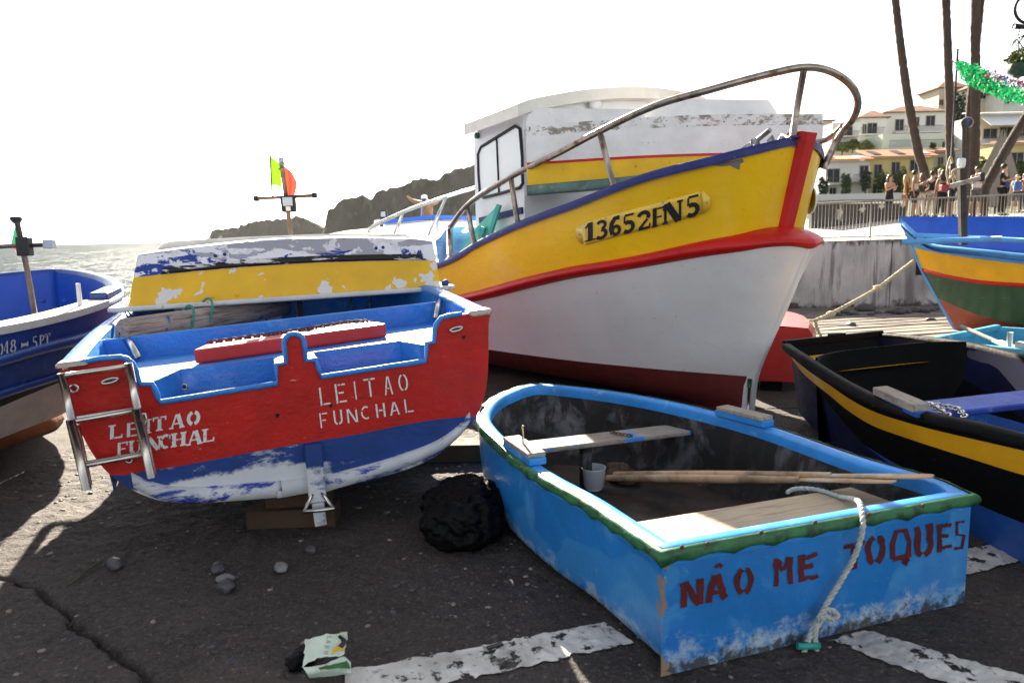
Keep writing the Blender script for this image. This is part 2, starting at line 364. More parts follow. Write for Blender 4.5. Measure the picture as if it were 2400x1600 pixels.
# ================================================================== the setting
def vnoise(x, y, sc, seed):
    x = np.asarray(x) * sc; y = np.asarray(y) * sc; xi = np.floor(x).astype(np.int64); yi = np.floor(y).astype(np.int64); fx = x - xi; fy = y - yi
    fx = fx * fx * (3 - 2 * fx); fy = fy * fy * (3 - 2 * fy)
    def h(a, b):
        n = (a * 374761393 + b * 668265263 + seed * 974711) & 0x7fffffff; n = ((n ^ (n >> 13)) * 1274126177) & 0x7fffffff; return ((n ^ (n >> 16)) & 0xffff) / 65535.0
    return (h(xi, yi) * (1 - fx) + h(xi + 1, yi) * fx) * (1 - fy) + (h(xi, yi + 1) * (1 - fx) + h(xi + 1, yi + 1) * fx) * fy
def sstep(a, b, x): t = np.clip((x - a) / (b - a), 0, 1); return t * t * (3 - 2 * t)
def gz(x, y):
    x = np.asarray(x, float); y = np.asarray(y, float)
    z = -0.075 * np.maximum(0, y - 8) * (1 - .72 * sstep(-3, 4, x)); z = z - .06 * np.maximum(0, -4.5 - x) * (x < -4.5) * sstep(3, 8, y)
    return np.maximum(z, -2.5)
CRACKS = [[(0, 660), (90, 690), (150, 710), (200, 740), (270, 810), (340, 870), (400, 930), (470, 980), (540, 1010), (600, 1060), (660, 1120), (720, 1200)],
          [(-60, 548), (0, 530), (120, 490), (350, 420), (560, 360), (700, 320), (900, 268)]]
CRW = [crv([onz(Z(6, *p), 0)[:2] for p in c], 120) for c in CRACKS]
def gfine(x, y):
    z = gz(x, y) + .012 * (vnoise(x, y, 2.2, 1) - .5) + .006 * (vnoise(x, y, 9, 2) - .5) + .009 * (vnoise(x, y * 1.3, 24, 3) - .5) + .006 * (vnoise(x, y * 1.3, 52, 4) - .5)
    for P, w, d in ((CRW[0], .009, .05), (CRW[1], .006, .014)):
        m = (x > P[:, 0].min() - .1) & (x < P[:, 0].max() + .1) & (y > P[:, 1].min() - .1) & (y < P[:, 1].max() + .1)
        xx = x[m] + .03 * (vnoise(x[m], y[m], 14, 5) - .5) + .02 * (vnoise(x[m], y[m], 45, 15) - .5); yy = y[m] + .03 * (vnoise(x[m], y[m], 14, 6) - .5); dist = np.full(xx.shape, 9.)
        for q in P: dist = np.minimum(dist, np.hypot(xx - q[0], yy - q[1]))
        ww = w * (.5 + 1.2 * vnoise(xx, yy, 8, 16)); z[m] -= d * np.exp(-(dist / ww) ** 2)
    return z
m_conc = mat('slip_concrete', (.050, .041, .037), .82, bump=[(45, .010), (120, .006)], var=(1.6, .3), spec=.35, layers=[
    dict(col=(.026, .021, .02), scale=2.4, lo=.5, hi=.72, detail=8, dist=.8), dict(col=(.02, .017, .016), scale=26, lo=.52, hi=.66, amt=.75, detail=5),
    dict(col=(.24, .20, .165), scale=38, lo=.62, hi=.72, amt=.6, detail=3), dict(col=(.13, .115, .105), scale=5, lo=.66, hi=.78, amt=.6, detail=9, dist=1.2),
    dict(col=(.10, .085, .078), scale=75, lo=.52, hi=.64, amt=.6, detail=3), dict(col=(.025, .02, .02), scale=60, lo=.58, hi=.68, amt=.7, detail=3),
    dict(col=(.04, .07, .22), scale=17, lo=.735, hi=.76, detail=2, amt=.8)])
XA, XB, YA, YB, ST = -3.3, 2.9, 1.7, 6.2, .0145
gx = np.arange(XA, XB, ST); gy = np.arange(YA, YB, ST); GX, GY = np.meshgrid(gx, gy, indexing='ij')
V = np.stack([GX.ravel(), GY.ravel(), gfine(GX.ravel(), GY.ravel())], 1)
fine = np.array(gridF(len(gx), len(gy)))
def np_mesh(name, V, F, m, smooth=True):
    me = bpy.data.meshes.new(name); me.vertices.add(len(V)); me.vertices.foreach_set('co', V.ravel().astype(np.float32))
    me.loops.add(F.size); me.loops.foreach_set('vertex_index', F.ravel().astype(np.int32)); me.polygons.add(len(F))
    me.polygons.foreach_set('loop_start', np.arange(0, F.size, F.shape[1], dtype=np.int32)); me.polygons.foreach_set('loop_total', np.full(len(F), F.shape[1], np.int32))
    me.polygons.foreach_set('use_smooth', np.full(len(F), smooth)); me.materials.append(m); me.update(calc_edges=True); me.validate()
    o = bpy.data.objects.new(name, me); COL.objects.link(o); return o
tag(np_mesh('slipway_ground', V, fine[:, ::-1].copy(), m_conc), kind='structure')
# the rest of the ground: one coarse sheet with a hole where the fine one lies
cxs = np.unique(np.r_[np.linspace(-60, XA, 50), np.linspace(XA, gx[-1], 60), np.linspace(gx[-1], 60, 60)]); cys = np.unique(np.r_[np.linspace(-25, YA, 20), np.linspace(YA, gy[-1], 50), np.linspace(gy[-1], 70, 80)])
CX, CY = np.meshgrid(cxs, cys, indexing='ij'); CZ = gz(CX, CY) + .02 * (vnoise(CX, CY, .9, 8) - .5) * ((CX < XA - .1) | (CX > gx[-1] + .1) | (CY < YA - .1) | (CY > gy[-1] + .1))
Fc = [f for f in gridF(len(cxs), len(cys)) if not (XA - .01 < CX.ravel()[list(f)].mean() < gx[-1] + .01 and YA - .01 < CY.ravel()[list(f)].mean() < gy[-1] + .01)]
tag(mk('shore_ground', (np.stack([CX.ravel(), CY.ravel(), CZ.ravel()], 1), [f[::-1] for f in Fc]), m_conc), kind='structure')
# pebbles set in the concrete: nobody could count them
pv = MB(); t_ = ball((0, 0, 0), 1, 1); tv = np.asarray(t_[0])
pm = [mat('pebble_dark', (.07, .065, .065), .6, var=(20, .3)), mat('pebble_pale', (.20, .17, .14), .6, var=(20, .2))]
for k in range(1500):
    x, y = rng.uniform(-3.2, 1.2), rng.uniform(1.75, 5.6)
    if vnoise(x, y, .9, 77) < .42 and rng.random() < .7: continue
    s = .004 + .011 * rng.random() ** 2; a = rng.uniform(0, 3.14); q = tv * [s * 1.4, s, s * .55]
    z0 = float(gfine(np.array([x]), np.array([y]))[0])
    pv.add((np.stack([q[:, 0] * math.cos(a) - q[:, 1] * math.sin(a) + x, q[:, 0] * math.sin(a) + q[:, 1] * math.cos(a) + y, q[:, 2] + z0], 1), t_[1]), 1 if rng.random() < .35 else 0)
tag(mk('embedded_pebbles', pv.vf(), pm), 'small pebbles set in the concrete of the slipway', 'pebbles', kind='stuff')
# painted lines
m_line = mat('line_paint', (.62, .60, .56), .7, var=(6, .12), alpha=(13, .55, .61), bump=(90, .003), layers=[dict(col=(.26, .24, .21), scale=5, lo=.40, hi=.70, amt=.8, detail=10), dict(col=(.08, .07, .065), scale=32, lo=.60, hi=.7, amt=.8)])
def stripe(c, n=170, m=14):
    c = [np.array(p)[:2] for p in c]; P = []
    for i in range(n):
        a = c[0] + (c[1] - c[0]) * i / (n - 1); b = c[3] + (c[2] - c[3]) * i / (n - 1)
        for j in range(m): q = a + (b - a) * (j / (m - 1) + (.02 * (float(vnoise(a[0], a[1], 13, 40 + j)) - .5) + .05 * (float(vnoise(a[0], a[1], 55, 60 + j)) - .5) if j in (0, m - 1) else 0)); P.append((q[0], q[1], 0))
    P = np.array(P); P[:, 2] = gfine(P[:, 0], P[:, 1]) + .006
    return tag(mk('painted_line', (P, gridF(n, m)), m_line), kind='structure')
g0 = lambda s, x, y: onz(Z(s, x, y), 0)
stripe([g0(3, -420, 1262), g0(3, 640, 1066), g0(3, 760, 1150), g0(3, -420, 1404)])
stripe([g0(3, 1700, 1095), g0(3, 2420, 1300), g0(3, 2330, 1420), g0(3, 1560, 1140)])
stripe([g0(3, 2080, 770), g0(3, 2420, 700), g0(3, 2420, 780), g0(3, 2080, 880)])
# the sea and the headland
m_sea = bpy.data.materials.new('sea_water'); m_sea.use_nodes = True; _n = m_sea.node_tree.nodes; _l = m_sea.node_tree.links; _n.remove(_n['Principled BSDF'])
_df = _n.new('ShaderNodeBsdfDiffuse'); _df.inputs['Color'].default_value = (.06, .075, .082, 1); _gs = _n.new('ShaderNodeBsdfGlossy'); _gs.inputs['Roughness'].default_value = .2; _mx = _n.new('ShaderNodeMixShader'); _mx.inputs[0].default_value = .028
_tc = _n.new('ShaderNodeTexCoord'); _h = None
for _s, _a in ((.12, 2.2), (.7, .6), (2.6, .22)):
    _mp = _n.new('ShaderNodeMapping'); _mp.inputs['Scale'].default_value = (1, .45, 1); _l.new(_tc.outputs['Object'], _mp.inputs[0]); _ns = _n.new('ShaderNodeTexNoise'); _ns.inputs['Scale'].default_value = _s; _ns.inputs['Detail'].default_value = 5; _l.new(_mp.outputs[0], _ns.inputs['Vector'])
    _m = _n.new('ShaderNodeMath'); _m.operation = 'MULTIPLY'; _m.inputs[1].default_value = _a; _l.new(_ns.outputs['Fac'], _m.inputs[0])
    if _h is None: _h = _m.outputs[0]
    else: _ad = _n.new('ShaderNodeMath'); _l.new(_h, _ad.inputs[0]); _l.new(_m.outputs[0], _ad.inputs[1]); _h = _ad.outputs[0]
_bp = _n.new('ShaderNodeBump'); _bp.inputs['Strength'].default_value = 1; _bp.inputs['Distance'].default_value = 1; _l.new(_h, _bp.inputs['Height']); _l.new(_bp.outputs[0], _gs.inputs['Normal']); _l.new(_bp.outputs[0], _df.inputs['Normal'])
_l.new(_df.outputs[0], _mx.inputs[1]); _l.new(_gs.outputs[0], _mx.inputs[2]); _l.new(_mx.outputs[0], _n['Material Output'].inputs['Surface'])
sy = np.r_[np.linspace(9, 60, 40), np.geomspace(62, 9000, 40)]; sx = np.linspace(-1, 1, 31)
tag(mk('sea', grid([[(a * (40 + y * 1.9) - 20, y, -.95) for a in sx] for y in sy][::-1]), m_sea), kind='structure')
m_cliff = mat('cliff_rock', (.06, .055, .045), .95, var=(.02, .3), bump=[(.15, 1.2), (.6, .6)], layers=[dict(col=(.03, .038, .022), scale=.03, lo=.45, hi=.6, stretch=(1, 1, .5)), dict(col=(.13, .105, .08), scale=.09, lo=.55, hi=.7, stretch=(1, 1, .12))])
def headland(sky_, Y, seed, back):
    sp = np.array([(x * 1.0204, y * 1.0204) for x, y in sky_]); n = 260
    xs = np.linspace(sp[0, 0], sp[-1, 0], n); ys = np.interp(xs, sp[:, 0], sp[:, 1])
    top = np.array([ony((x, y), Y) for x, y in zip(xs, ys)]); top[:, 2] += (vnoise(top[:, 0], top[:, 0] * 0, .08, seed) - .5) * 4 + (vnoise(top[:, 0], top[:, 0] * 0, .3, seed + 1) - .5) * 3 + (vnoise(top[:, 0], top[:, 0] * 0, .9, seed + 2) - .5) * 1.5
    rows = []
    for k, f in enumerate(np.linspace(0, 1, 16)):
        r = top.copy(); r[:, 2] = -3 + (top[:, 2] + 3) * f
        r[:, 1] = Y + (1 - f) ** 1.5 * -35 - 22 * (vnoise(r[:, 0], r[:, 2] * .25, .05, seed + 3) - .5) - 10 * (vnoise(r[:, 0], r[:, 2] * .3, .16, seed + 4) - .5); r[[0], 1] += 8; rows.append(r)
    for k in range(1, 6):
        r = rows[15].copy(); r[:, 1] += back * k / 5; r[:, 2] += (vnoise(r[:, 0], r[:, 1], .05, seed + 6) - .7) * 6 - 5 * k; rows.append(r)
    tag(mk('headland', grid(rows), m_cliff), kind='structure')
headland([(484, 560), (486, 527), (515, 523), (560, 517), (600, 506), (645, 500), (690, 500), (712, 508), (730, 524), (760, 520), (800, 523), (900, 520)], 950, 11, 300)
headland([(741, 560), (748, 520), (756, 492), (775, 466), (810, 455), (825, 449), (850, 461), (868, 440), (890, 434), (930, 431), (945, 418), (975, 410), (995, 411), (1030, 396), (1085, 374), (1200, 330), (1400, 330), (1600, 400), (1800, 520)], 620, 31, 260)
# ridged ramp behind the boats
m_slab = mat('ramp_slab', (.15, .135, .115), .85, var=(1.2, .3), bump=[(30, .006)], layers=[dict(col=(.07, .062, .055), scale=4, lo=.55, hi=.72, detail=8)])
ramp = tag(bpy.data.objects.new('ridged_ramp', None), kind='structure'); COL.objects.link(ramp); ramp.location = (5, 8, 0)
for k in range(24):
    y0 = 7.2 + k * .37; a = np.array([3.1 - .1 * (k % 3), y0]); b = np.array([13.5, y0 + 3.7])
    rows = []
    for t in np.linspace(0, 1, 24):
        p = a + (b - a) * t; p = p + [0, .05 * (vnoise(p[0], k * 3.1, 1.1, 9) - .5)]; z = float(gz(p[0], p[1])) + .085 + .02 * (vnoise(p[0], k * 1.7, .8, 10) - .5)
        rows.append([(p[0] - 5, p[1] - .122 - 8, z - .15), (p[0] - 5, p[1] - .122 - 8, z - .012), (p[0] - 5, p[1] - .112 - 8, z), (p[0] - 5, p[1] + .112 - 8, z), (p[0] - 5, p[1] + .122 - 8, z - .012), (p[0] - 5, p[1] + .122 - 8, z - .12)])
    mk('slab', grid(rows), m_slab, ramp, smooth=False)
m_stone = mat('beach_stone', (.06, .058, .062), .5, var=(9, .35), bump=(40, .004))
m_stone2 = mat('beach_stone_grey', (.17, .165, .16), .55, var=(14, .3), bump=(40, .004))
for k, (x, y, s) in enumerate([(345, 497, .09), (385, 490, .14), (422, 495, .12), (470, 478, .20), (500, 496, .09), (530, 490, .08), (620, 490, .18), (660, 487, .12), (690, 482, .15), (712, 478, .09), (740, 483, .13), (765, 478, .11), (790, 474, .10), (410, 548, .11), (770, 522, .08), (575, 484, .07)]):
    p = Z(5, x, y); P = onz(p, -.1); z = float(gz(P[0], P[1])) + .085; P = onz(p, z)
    based('beach_stone', ball((P[0], P[1], z + s * .3), s * .8, 2, (1.2, .85, .6), .35, k, k * 1.1), m_stone, 'dark rounded beach stone lying along the foot of the concrete wall', 'stone', 'stones along the wall')
for (x, y, s, m_, lab) in [(505, 597, .062, m_stone, 'dark oval pebble on the shaded slip, leftmost of the loose pebbles below the red stern'),
                       (960, 617, .058, m_stone, 'dark flat pebble on the slip just left of the stacked pale one'),
                       (993, 660, .050, m_stone2, 'pale grey pebble with a speckled top beside a dark one on the slip'),
                       (995, 697, .068, m_stone, 'long dark pebble touching the pale grey pebble on the slip'),
                       (1240, 612, .056, m_stone2, 'grey upright pebble on the slip below the wooden blocks'),
                       (1372, 532, .05, m_stone, 'dark pebble in deep shade right of the wooden blocks')]:
    P = onz(Z(6, x, y), .02); s *= .62
    based('pebble', ball((P[0], P[1], s * .5 - .004), s, 3, (1.35, .85, .62), .25, x, x), m_, lab, 'pebble', 'loose pebbles on the slip')
# retaining wall, railing and the promenade
WY = 15.0
def wtop(x): return 1.27 + (x - 6) * .012
m_wall = mat('wall_concrete', (.46, .44, .41), .85, var=(1.0, .25), bump=[(14, .012)], layers=[
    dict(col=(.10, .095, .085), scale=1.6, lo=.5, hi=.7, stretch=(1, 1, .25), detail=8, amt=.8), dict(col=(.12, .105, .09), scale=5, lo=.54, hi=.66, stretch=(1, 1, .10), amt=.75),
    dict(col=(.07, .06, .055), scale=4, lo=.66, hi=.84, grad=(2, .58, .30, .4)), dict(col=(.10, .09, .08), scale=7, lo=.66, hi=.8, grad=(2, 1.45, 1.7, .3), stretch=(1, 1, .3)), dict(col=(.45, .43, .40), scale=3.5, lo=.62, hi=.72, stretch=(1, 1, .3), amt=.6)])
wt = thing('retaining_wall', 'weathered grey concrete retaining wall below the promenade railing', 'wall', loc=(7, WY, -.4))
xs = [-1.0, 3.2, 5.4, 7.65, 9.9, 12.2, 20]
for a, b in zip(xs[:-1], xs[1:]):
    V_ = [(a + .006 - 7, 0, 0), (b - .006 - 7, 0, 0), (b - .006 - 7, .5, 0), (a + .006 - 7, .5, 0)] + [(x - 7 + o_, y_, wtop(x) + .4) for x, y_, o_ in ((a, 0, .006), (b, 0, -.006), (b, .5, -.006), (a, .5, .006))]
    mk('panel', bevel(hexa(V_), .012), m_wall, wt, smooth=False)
mk('drain_recess', box((1.28, -.012, 1.12), (.26, .03, .30), 0, .004), mat('recess_dark', (.01, .012, .013), .9, var=None), wt, smooth=False)
m_rail = mat('galvanised_rail', (.33, .30, .26), .5, metal=.5, var=(6, .3))
fn = thing('promenade_railing', 'pale metal railing with thin upright bars on top of the concrete wall', 'railing', loc=(7, WY + .22, wtop(7)))
rz = lambda x: (2.02 + (x - 5.9) * .028) - wtop(7)
bz = lambda x: wtop(x) - wtop(7)
for nm, o_ in (('top_rail', 0), ('bottom_rail', None)):
    pts = [(x - 7, 0, rz(x) if o_ == 0 else bz(x) + .07) for x in np.linspace(2.5, 16, 12)]
    mk(nm, tube(pts, .022 if o_ == 0 else .014, 6), m_rail, fn)
bal = None
for k, x in enumerate(np.arange(3.6, 12.6, .071)):
    post = k % 22 == 8
    z0, z1 = bz(x) + (.0 if post else .07), rz(x)
    o = mk('post' if post else 'baluster', rod((0, 0, 0), (0, 0, z1 - z0), .02 if post else .0075, 5), m_rail, fn); o.location = (x - 7, 0, z0)
m_prom = mat('promenade_stone', (.42, .38, .33), .85, var=(.8, .2), bump=[(25, .02)], layers=[dict(col=(.2, .18, .16), scale=14, lo=.55, hi=.65, amt=.7)])
def pz(x, y): return np.interp(y, [WY + .5, 27, 34, 60], [1.22, 1.80, 2.0, 2.2]) + np.maximum(0, x - 12) * .006
px_ = np.linspace(-6, 60, 40); py_ = np.r_[np.linspace(WY + .5, 36, 20), 45, 60]
tag(mk('promenade', grid([[(x, y, pz(x, y) if y > WY + .6 else wtop(x) - .02) for y in py_] for x in px_][::-1]), m_prom), kind='structure')
# hillside under the houses
m_hill = mat('hillside_scrub', (.06, .07, .04), .95, var=(.1, .4), bump=[(.8, .5)])
def hz(x, y): return float(np.interp(y, [58, 88, 100, 120, 140, 200], [2.1, 5.0, 6.0, 11, 16, 22]))
hx = np.linspace(20, 150, 30); hy = np.linspace(56, 200, 30)
tag(mk('hillside', grid([[(x, y, hz(x, y) + .5 * (vnoise(x, y, .1, 3) - .5)) for y in hy] for x in hx][::-1]), m_hill), kind='structure')

# ================================================================== foreground dinghy
m_steel = mat('stainless', (.55, .52, .48), .22, metal=1, var=(8, .2))
m_steel_old = mat('tarnished_steel', (.34, .29, .24), .34, metal=1, var=(12, .35), layers=[dict(col=(.16, .09, .05), scale=14, lo=.55, hi=.7, rough=.7)])
m_rust = mat('rusty_iron', (.12, .06, .035), .8, metal=.3, var=(20, .4))
m_iron = mat('dark_iron', (.02, .02, .022), .5, metal=.4)
m_wood_grey = mat('weathered_wood', (.36, .31, .26), .8, var=(3, .2), bump=[(18, .006, (1, 9, 1))], layers=[dict(col=(.14, .11, .09), scale=7, lo=.5, hi=.7, stretch=(1.5, 12, 4), detail=8)])
m_wood_oar = mat('oar_wood', (.42, .27, .15), .55, var=(3, .2), bump=[(20, .002, (1, 1, 9))], layers=[dict(col=(.10, .06, .035), scale=7, lo=.5, hi=.68, detail=8, amt=.8), dict(col=(.55, .50, .44), scale=5, lo=.6, hi=.7, amt=.6)])
m_ply = mat('seat_plank_wood', (.44, .34, .23), .7, var=(2, .15), bump=[(20, .002, (1.5, 14, 1))], layers=[dict(col=(.20, .13, .075), scale=4.5, lo=.5, hi=.72, stretch=(1.2, 16, 1), detail=8, amt=.75)])
m_ropeg = mat('grey_rope', (.42, .44, .42), .8, var=(40, .25)); m_ropeb = mat('tan_rope', (.42, .34, .22), .85, var=(40, .3)); m_ropet = mat('teal_rope', (.04, .28, .22), .8, var=(40, .3))
m_paper = mat('white_plastic', (.72, .74, .74), .35, var=None); m_black = mat('black_plastic', (.012, .012, .013), .45, var=None)
BLUE1 = (.014, .185, .53)
m_db = mat('dinghy_blue_paint', BLUE1, .42, coat=.15, var=(2.2, .22), bump=[(7, .006), (45, .0014)], layers=[
    dict(col=(.10, .36, .68), scale=2.6, lo=.52, hi=.66, detail=7, dist=.6, amt=.7), dict(col=(.025, .15, .52), scale=3.1, lo=.54, hi=.6, detail=4, dist=.2, amt=.55),
    dict(col=(.46, .55, .62), scale=9, lo=.80, hi=.95, grad=(2, .23, .07, .38), detail=12, nr=.78, stretch=(1, 1, 1.3), amt=.8), dict(col=(.07, .30, .62), scale=1.7, lo=.545, hi=.56, detail=2, dist=0, stretch=(1.6, 1, 1), amt=.35), dict(col=(.02, .03, .035), scale=9, lo=.64, hi=.74, detail=10, nr=.75, stretch=(2.5, 2.5, .3), amt=.5),
    dict(col=(.03, .028, .022), scale=17, lo=.82, hi=.93, grad=[(2, .17, .015, .42)], detail=10, nr=.75, amt=.9, rough=.8), dict(col=(.28, .19, .12), scale=14, lo=.93, hi=1.0, grad=[(0, -.655, -.70, .25), (1, .05, .0, .25)], detail=8), dict(col=(.05, .06, .07), scale=70, lo=.72, hi=.78, detail=2, amt=.7),
    dict(col=(.55, .62, .70), scale=85, lo=.72, hi=.76, detail=2, amt=.6)])
m_dcap = mat('dinghy_gunwale_paint', (.03, .25, .66), .4, coat=.1, var=(5, .2), bump=[(30, .0015)], layers=[dict(col=(.38, .50, .60), scale=9, lo=.62, hi=.74, detail=8, amt=.7), dict(col=(.05, .05, .05), scale=30, lo=.70, hi=.76, amt=.7)])
m_din = mat('dinghy_inside_stain', (.12, .12, .13), .75, var=(4, .3), bump=[(30, .002)], layers=[dict(col=(.008, .008, .008), scale=3.2, lo=.36, hi=.50, detail=9, dist=.5), dict(col=(.02, .015, .012), scale=12, lo=.5, hi=.6, stretch=(1, 1, .3), detail=6)])
m_dfloor = mat('dinghy_floor', (.05, .028, .02), .7, var=(3, .4), layers=[dict(col=(.01, .009, .008), scale=4, lo=.45, hi=.6, detail=8)])
m_green = mat('green_rubber', (.022, .13, .045), .5, coat=.1, var=(9, .35), bump=[(20, .004)], layers=[dict(col=(.015, .05, .02), scale=14, lo=.5, hi=.62), dict(col=(.20, .26, .14), scale=22, lo=.64, hi=.72, amt=.8)])
fd = frame((1.14, 2.57, 0), R_(-19.6))
def dz(y): return .45 + .06 * max(0, y / 2.7) ** 2
def dg(p):
    z = .45
    for _ in range(6): q = fd.l(onz(p, z)); z = dz(q[1])
    return q
op = np.array([dg(Z(3, *p)) for p in [(880, 778), (690, 652), (570, 572), (390, 472), (250, 372), (150, 277), (125, 225), (160, 167), (220, 130), (350, 92), (590, 110), (850, 150), (1100, 205), (1320, 265), (1700, 395), (2000, 482), (2148, 548)]])
op[0, 1] = op[-1, 1] = 0.0
A_ = crv(op, 110); B_ = A_[-1] + (A_[0] - A_[-1]) * np.linspace(0, 1, 26)[1:-1, None]
loop = np.vstack([A_, B_]); NL = len(loop); side = np.r_[np.ones(110), np.zeros(24)]; side[0] = side[109] = .0
def inset(L, d):                               # closed loop run clockwise from above; positive is inward
    T0 = L - np.roll(L, 1, 0); T1 = np.roll(L, -1, 0) - L
    n0 = np.stack([T0[:, 1], -T0[:, 0]], 1); n1 = np.stack([T1[:, 1], -T1[:, 0]], 1)
    n0 /= np.linalg.norm(n0, axis=1)[:, None]; n1 /= np.linalg.norm(n1, axis=1)[:, None]; n = n0 + n1; n /= np.linalg.norm(n, axis=1)[:, None]
    c = np.maximum((n * n0).sum(1), .5); out = L.copy(); out[:, :2] += n * (np.broadcast_to(d, (len(L),)) / c)[:, None]; return out
def atz(L, z): o = L.copy(); o[:, 2] = z; return o
bow = sstep(1.7, 2.75, loop[:, 1])
din = thing('rowing_dinghy', 'bright blue rowing dinghy with green rubber edge and dark red words on its transom', 'dinghy', fd)
rows = [atz(inset(loop, .10 * side + .30 * bow), .004), atz(inset(loop, (.04 + .22 * bow) * side), .035), atz(inset(loop, (.012 + .13 * bow) * side), .16), atz(inset(loop, .05 * bow * side), .32), loop - [0, 0, .03]]
rows = densify(rows, 3)
sharp(mk('hull', grid(rows, cv=True), m_db, din), 50)
bt = rows[0]; mk('bottom', tri_poly((bt, [tuple(range(NL))])), m_db, din, smooth=False)
r0 = loop - [0, 0, .05]
cap = [r0 + 0, inset(loop, -.004) - [0, 0, .02], inset(loop, .002) + [0, 0, .004], inset(loop, .012) + [0, 0, .011], inset(loop, .05) + [0, 0, .012], inset(loop, .064) + [0, 0, .004], inset(loop, .069) - [0, 0, .012], inset(loop, .066) - [0, 0, .06]]
sharp(mk('gunwale', grid(cap, cv=True), m_dcap, din), 60)
inn = [inset(loop, .066) - [0, 0, .05], atz(inset(loop, .085 + .05 * bow), .30), atz(inset(loop, .10 + .16 * bow), .14), atz(inset(loop, .15 + .26 * bow), .065)]
mk('inner_lining', grid(densify(inn, 2), cv=True), m_din, din)
mk('floor', tri_poly((atz(inset(loop, .15 + .26 * bow), .066), [tuple(range(NL))])), m_dfloor, din, smooth=False)
Ls = np.r_[0, np.cumsum(np.linalg.norm(np.diff(loop, axis=0), axis=1))]
wv = np.abs(np.sin(Ls * math.pi / .165 + .6 * np.sin(Ls * 3.1))) ** .7; bul = np.sin(Ls * 2 * math.pi / .165 + 1)
def off(d, dzz): q = inset(loop, -np.asarray(d)); q[:, 2] += dzz; return q
gr = [off(.001, .012), off(.014 + .005 * bul, .009), off(.021 + .007 * bul, -.012), off(.017 + .006 * wv, -.030 + .008 * wv), off(.009, -.052 + .024 * wv), off(.002, -.050 + .024 * wv)]
mk('rubber_fender', grid(densify(gr, 2), cv=True), m_green, din)
for x, y in [(955, 752), (1060, 738), (1280, 692), (1500, 651), (1720, 618), (1940, 582)]:
    q = fd.on(Z(3, x, y), 1, -.026); mk('bolt', ball(q, .0085, 2, (1, .6, 1)), m_rust, din)
m_word = mat('dark_red_lettering', (.095, .006, .006), .6, var=(14, .4), alpha=(60, .62, .7))
lettering(din, 3, [('N', 950, 888, 1042, 992), ('A', 1050, 862, 1142, 972), ('~', 1092, 818, 1120, 842), ('O', 1172, 836, 1247, 946), ('M', 1330, 792, 1408, 908), ('E', 1426, 780, 1510, 890), ('T', 1620, 730, 1702, 842), ('O', 1708, 700, 1786, 822), ('Q', 1808, 686, 1892, 822), ('U', 1900, 664, 1985, 792), ('E', 1994, 654, 2058, 766), ('S', 2064, 642, 2116, 766)],
          'hand', .2, lambda p, d: fd.on(p, 1, -d - .001), m_word, jit=.022)
zt = lambda x, y, z: fd.on(Z(3, x, y), 2, z)
def plank(pts, z, th, bev=.006): return bevel(hexa([np.r_[zt(x, y, z)[:2], z - th] for x, y in pts] + [np.r_[zt(x, y, z)[:2], z] for x, y in pts]), bev)
def plank2(L4, z, th, bev=.006): return bevel(hexa([np.r_[p, z - th] for p in L4] + [np.r_[p, z] for p in L4]), bev)
xw = lambda y, s, z=.35: (np.interp(y, A_[:55, 1], A_[:55, 0]) + .1) if s < 0 else (np.interp(y, A_[55:, 1][::-1], A_[55:, 0][::-1]) - .1)
m_thw = mat('thwart_wood', (.30, .26, .22), .8, var=(3, .2), bump=[(18, .005, (9, 1, 1))], layers=[dict(col=(.10, .085, .07), scale=6, lo=.5, hi=.7, stretch=(1.2, 10, 4), detail=8), dict(col=(.06, .22, .55), scale=6, lo=.56, hi=.62, detail=7, grad=(1, 1.60, 1.44, .12))])
t1 = zt(640, 300, .36); yT = t1[1]
mk('thwart', plank2([(xw(yT - .09, -1), yT - .09), (xw(yT - .09, 1), yT - .09), (xw(yT + .09, 1), yT + .09), (xw(yT + .09, -1), yT + .09)], .36, .028), m_thw, din, smooth=False)
mk('thwart_post', box((t1[0] - .12, yT, .2), (.06, .05, .28), 0, .004), m_din, din, smooth=False)
mk('stern_seat', plank2([(xw(.1, -1), .085), (xw(.1, 1), .085), (xw(.5, 1), .50), (xw(.5, -1), .50)], .345, .025), m_ply, din, smooth=False)
ya = zt(335, 375, .47)[1]
for s, yy in ((-1, zt(335, 375, .47)[1]), (1, zt(1200, 232, .48)[1])):
    xx = (xw(yy, s) - .1 * (1 if s < 0 else -1)) + (.045 if s < 0 else -.045); z = dz(yy)
    tl = math.atan2(xw(yy + .15, s) - xw(yy - .15, s), .3)
    mk('oarlock_base', box((xx, yy, z + .027), (.085, .34, .034), -tl, .004), m_dcap, din, smooth=False)
    mk('oarlock_block', box((xx, yy, z + .055), (.088, .32, .022), -tl, .003), m_wood_grey, din, smooth=False)
    if s < 0: mk('thole_pin', rod((xx, yy, z + .05), (xx - .003, yy, z + .155), .0065, 8), m_steel, din)
def oar(name, label, a, b, mirror, blade=.42):
    a, b = fd.w(a), fd.w(b); t = (b - a) / np.linalg.norm(b - a); L = np.linalg.norm(b - a); sd = np.cross(t, [0, 0, 1.]); sd /= np.linalg.norm(sd); up = np.cross(sd, t)
    o = thing(name, label, 'oar', loc=a, group='oars lying in the blue dinghy')
    mk('shaft', tube([t * s for s in np.linspace(0, L - blade, 14)], [.017 + .006 * math.sin(i * .25) for i in range(14)], 10), m_wood_oar, o)
    rows = [[t * (L - blade + s * blade) + sd * w * c + up * (.008 - .004 * s) * e for c, e in ((-1, 0), (-.5, 1), (.5, 1), (1, 0), (.5, -1), (-.5, -1))] for s, w in ((0, .019), (.25, .028), (.5, .044), (.85, .048), (.96, .040), (1, .015))]
    mk('blade', grid(rows, cv=True), m_wood_oar, o); return o
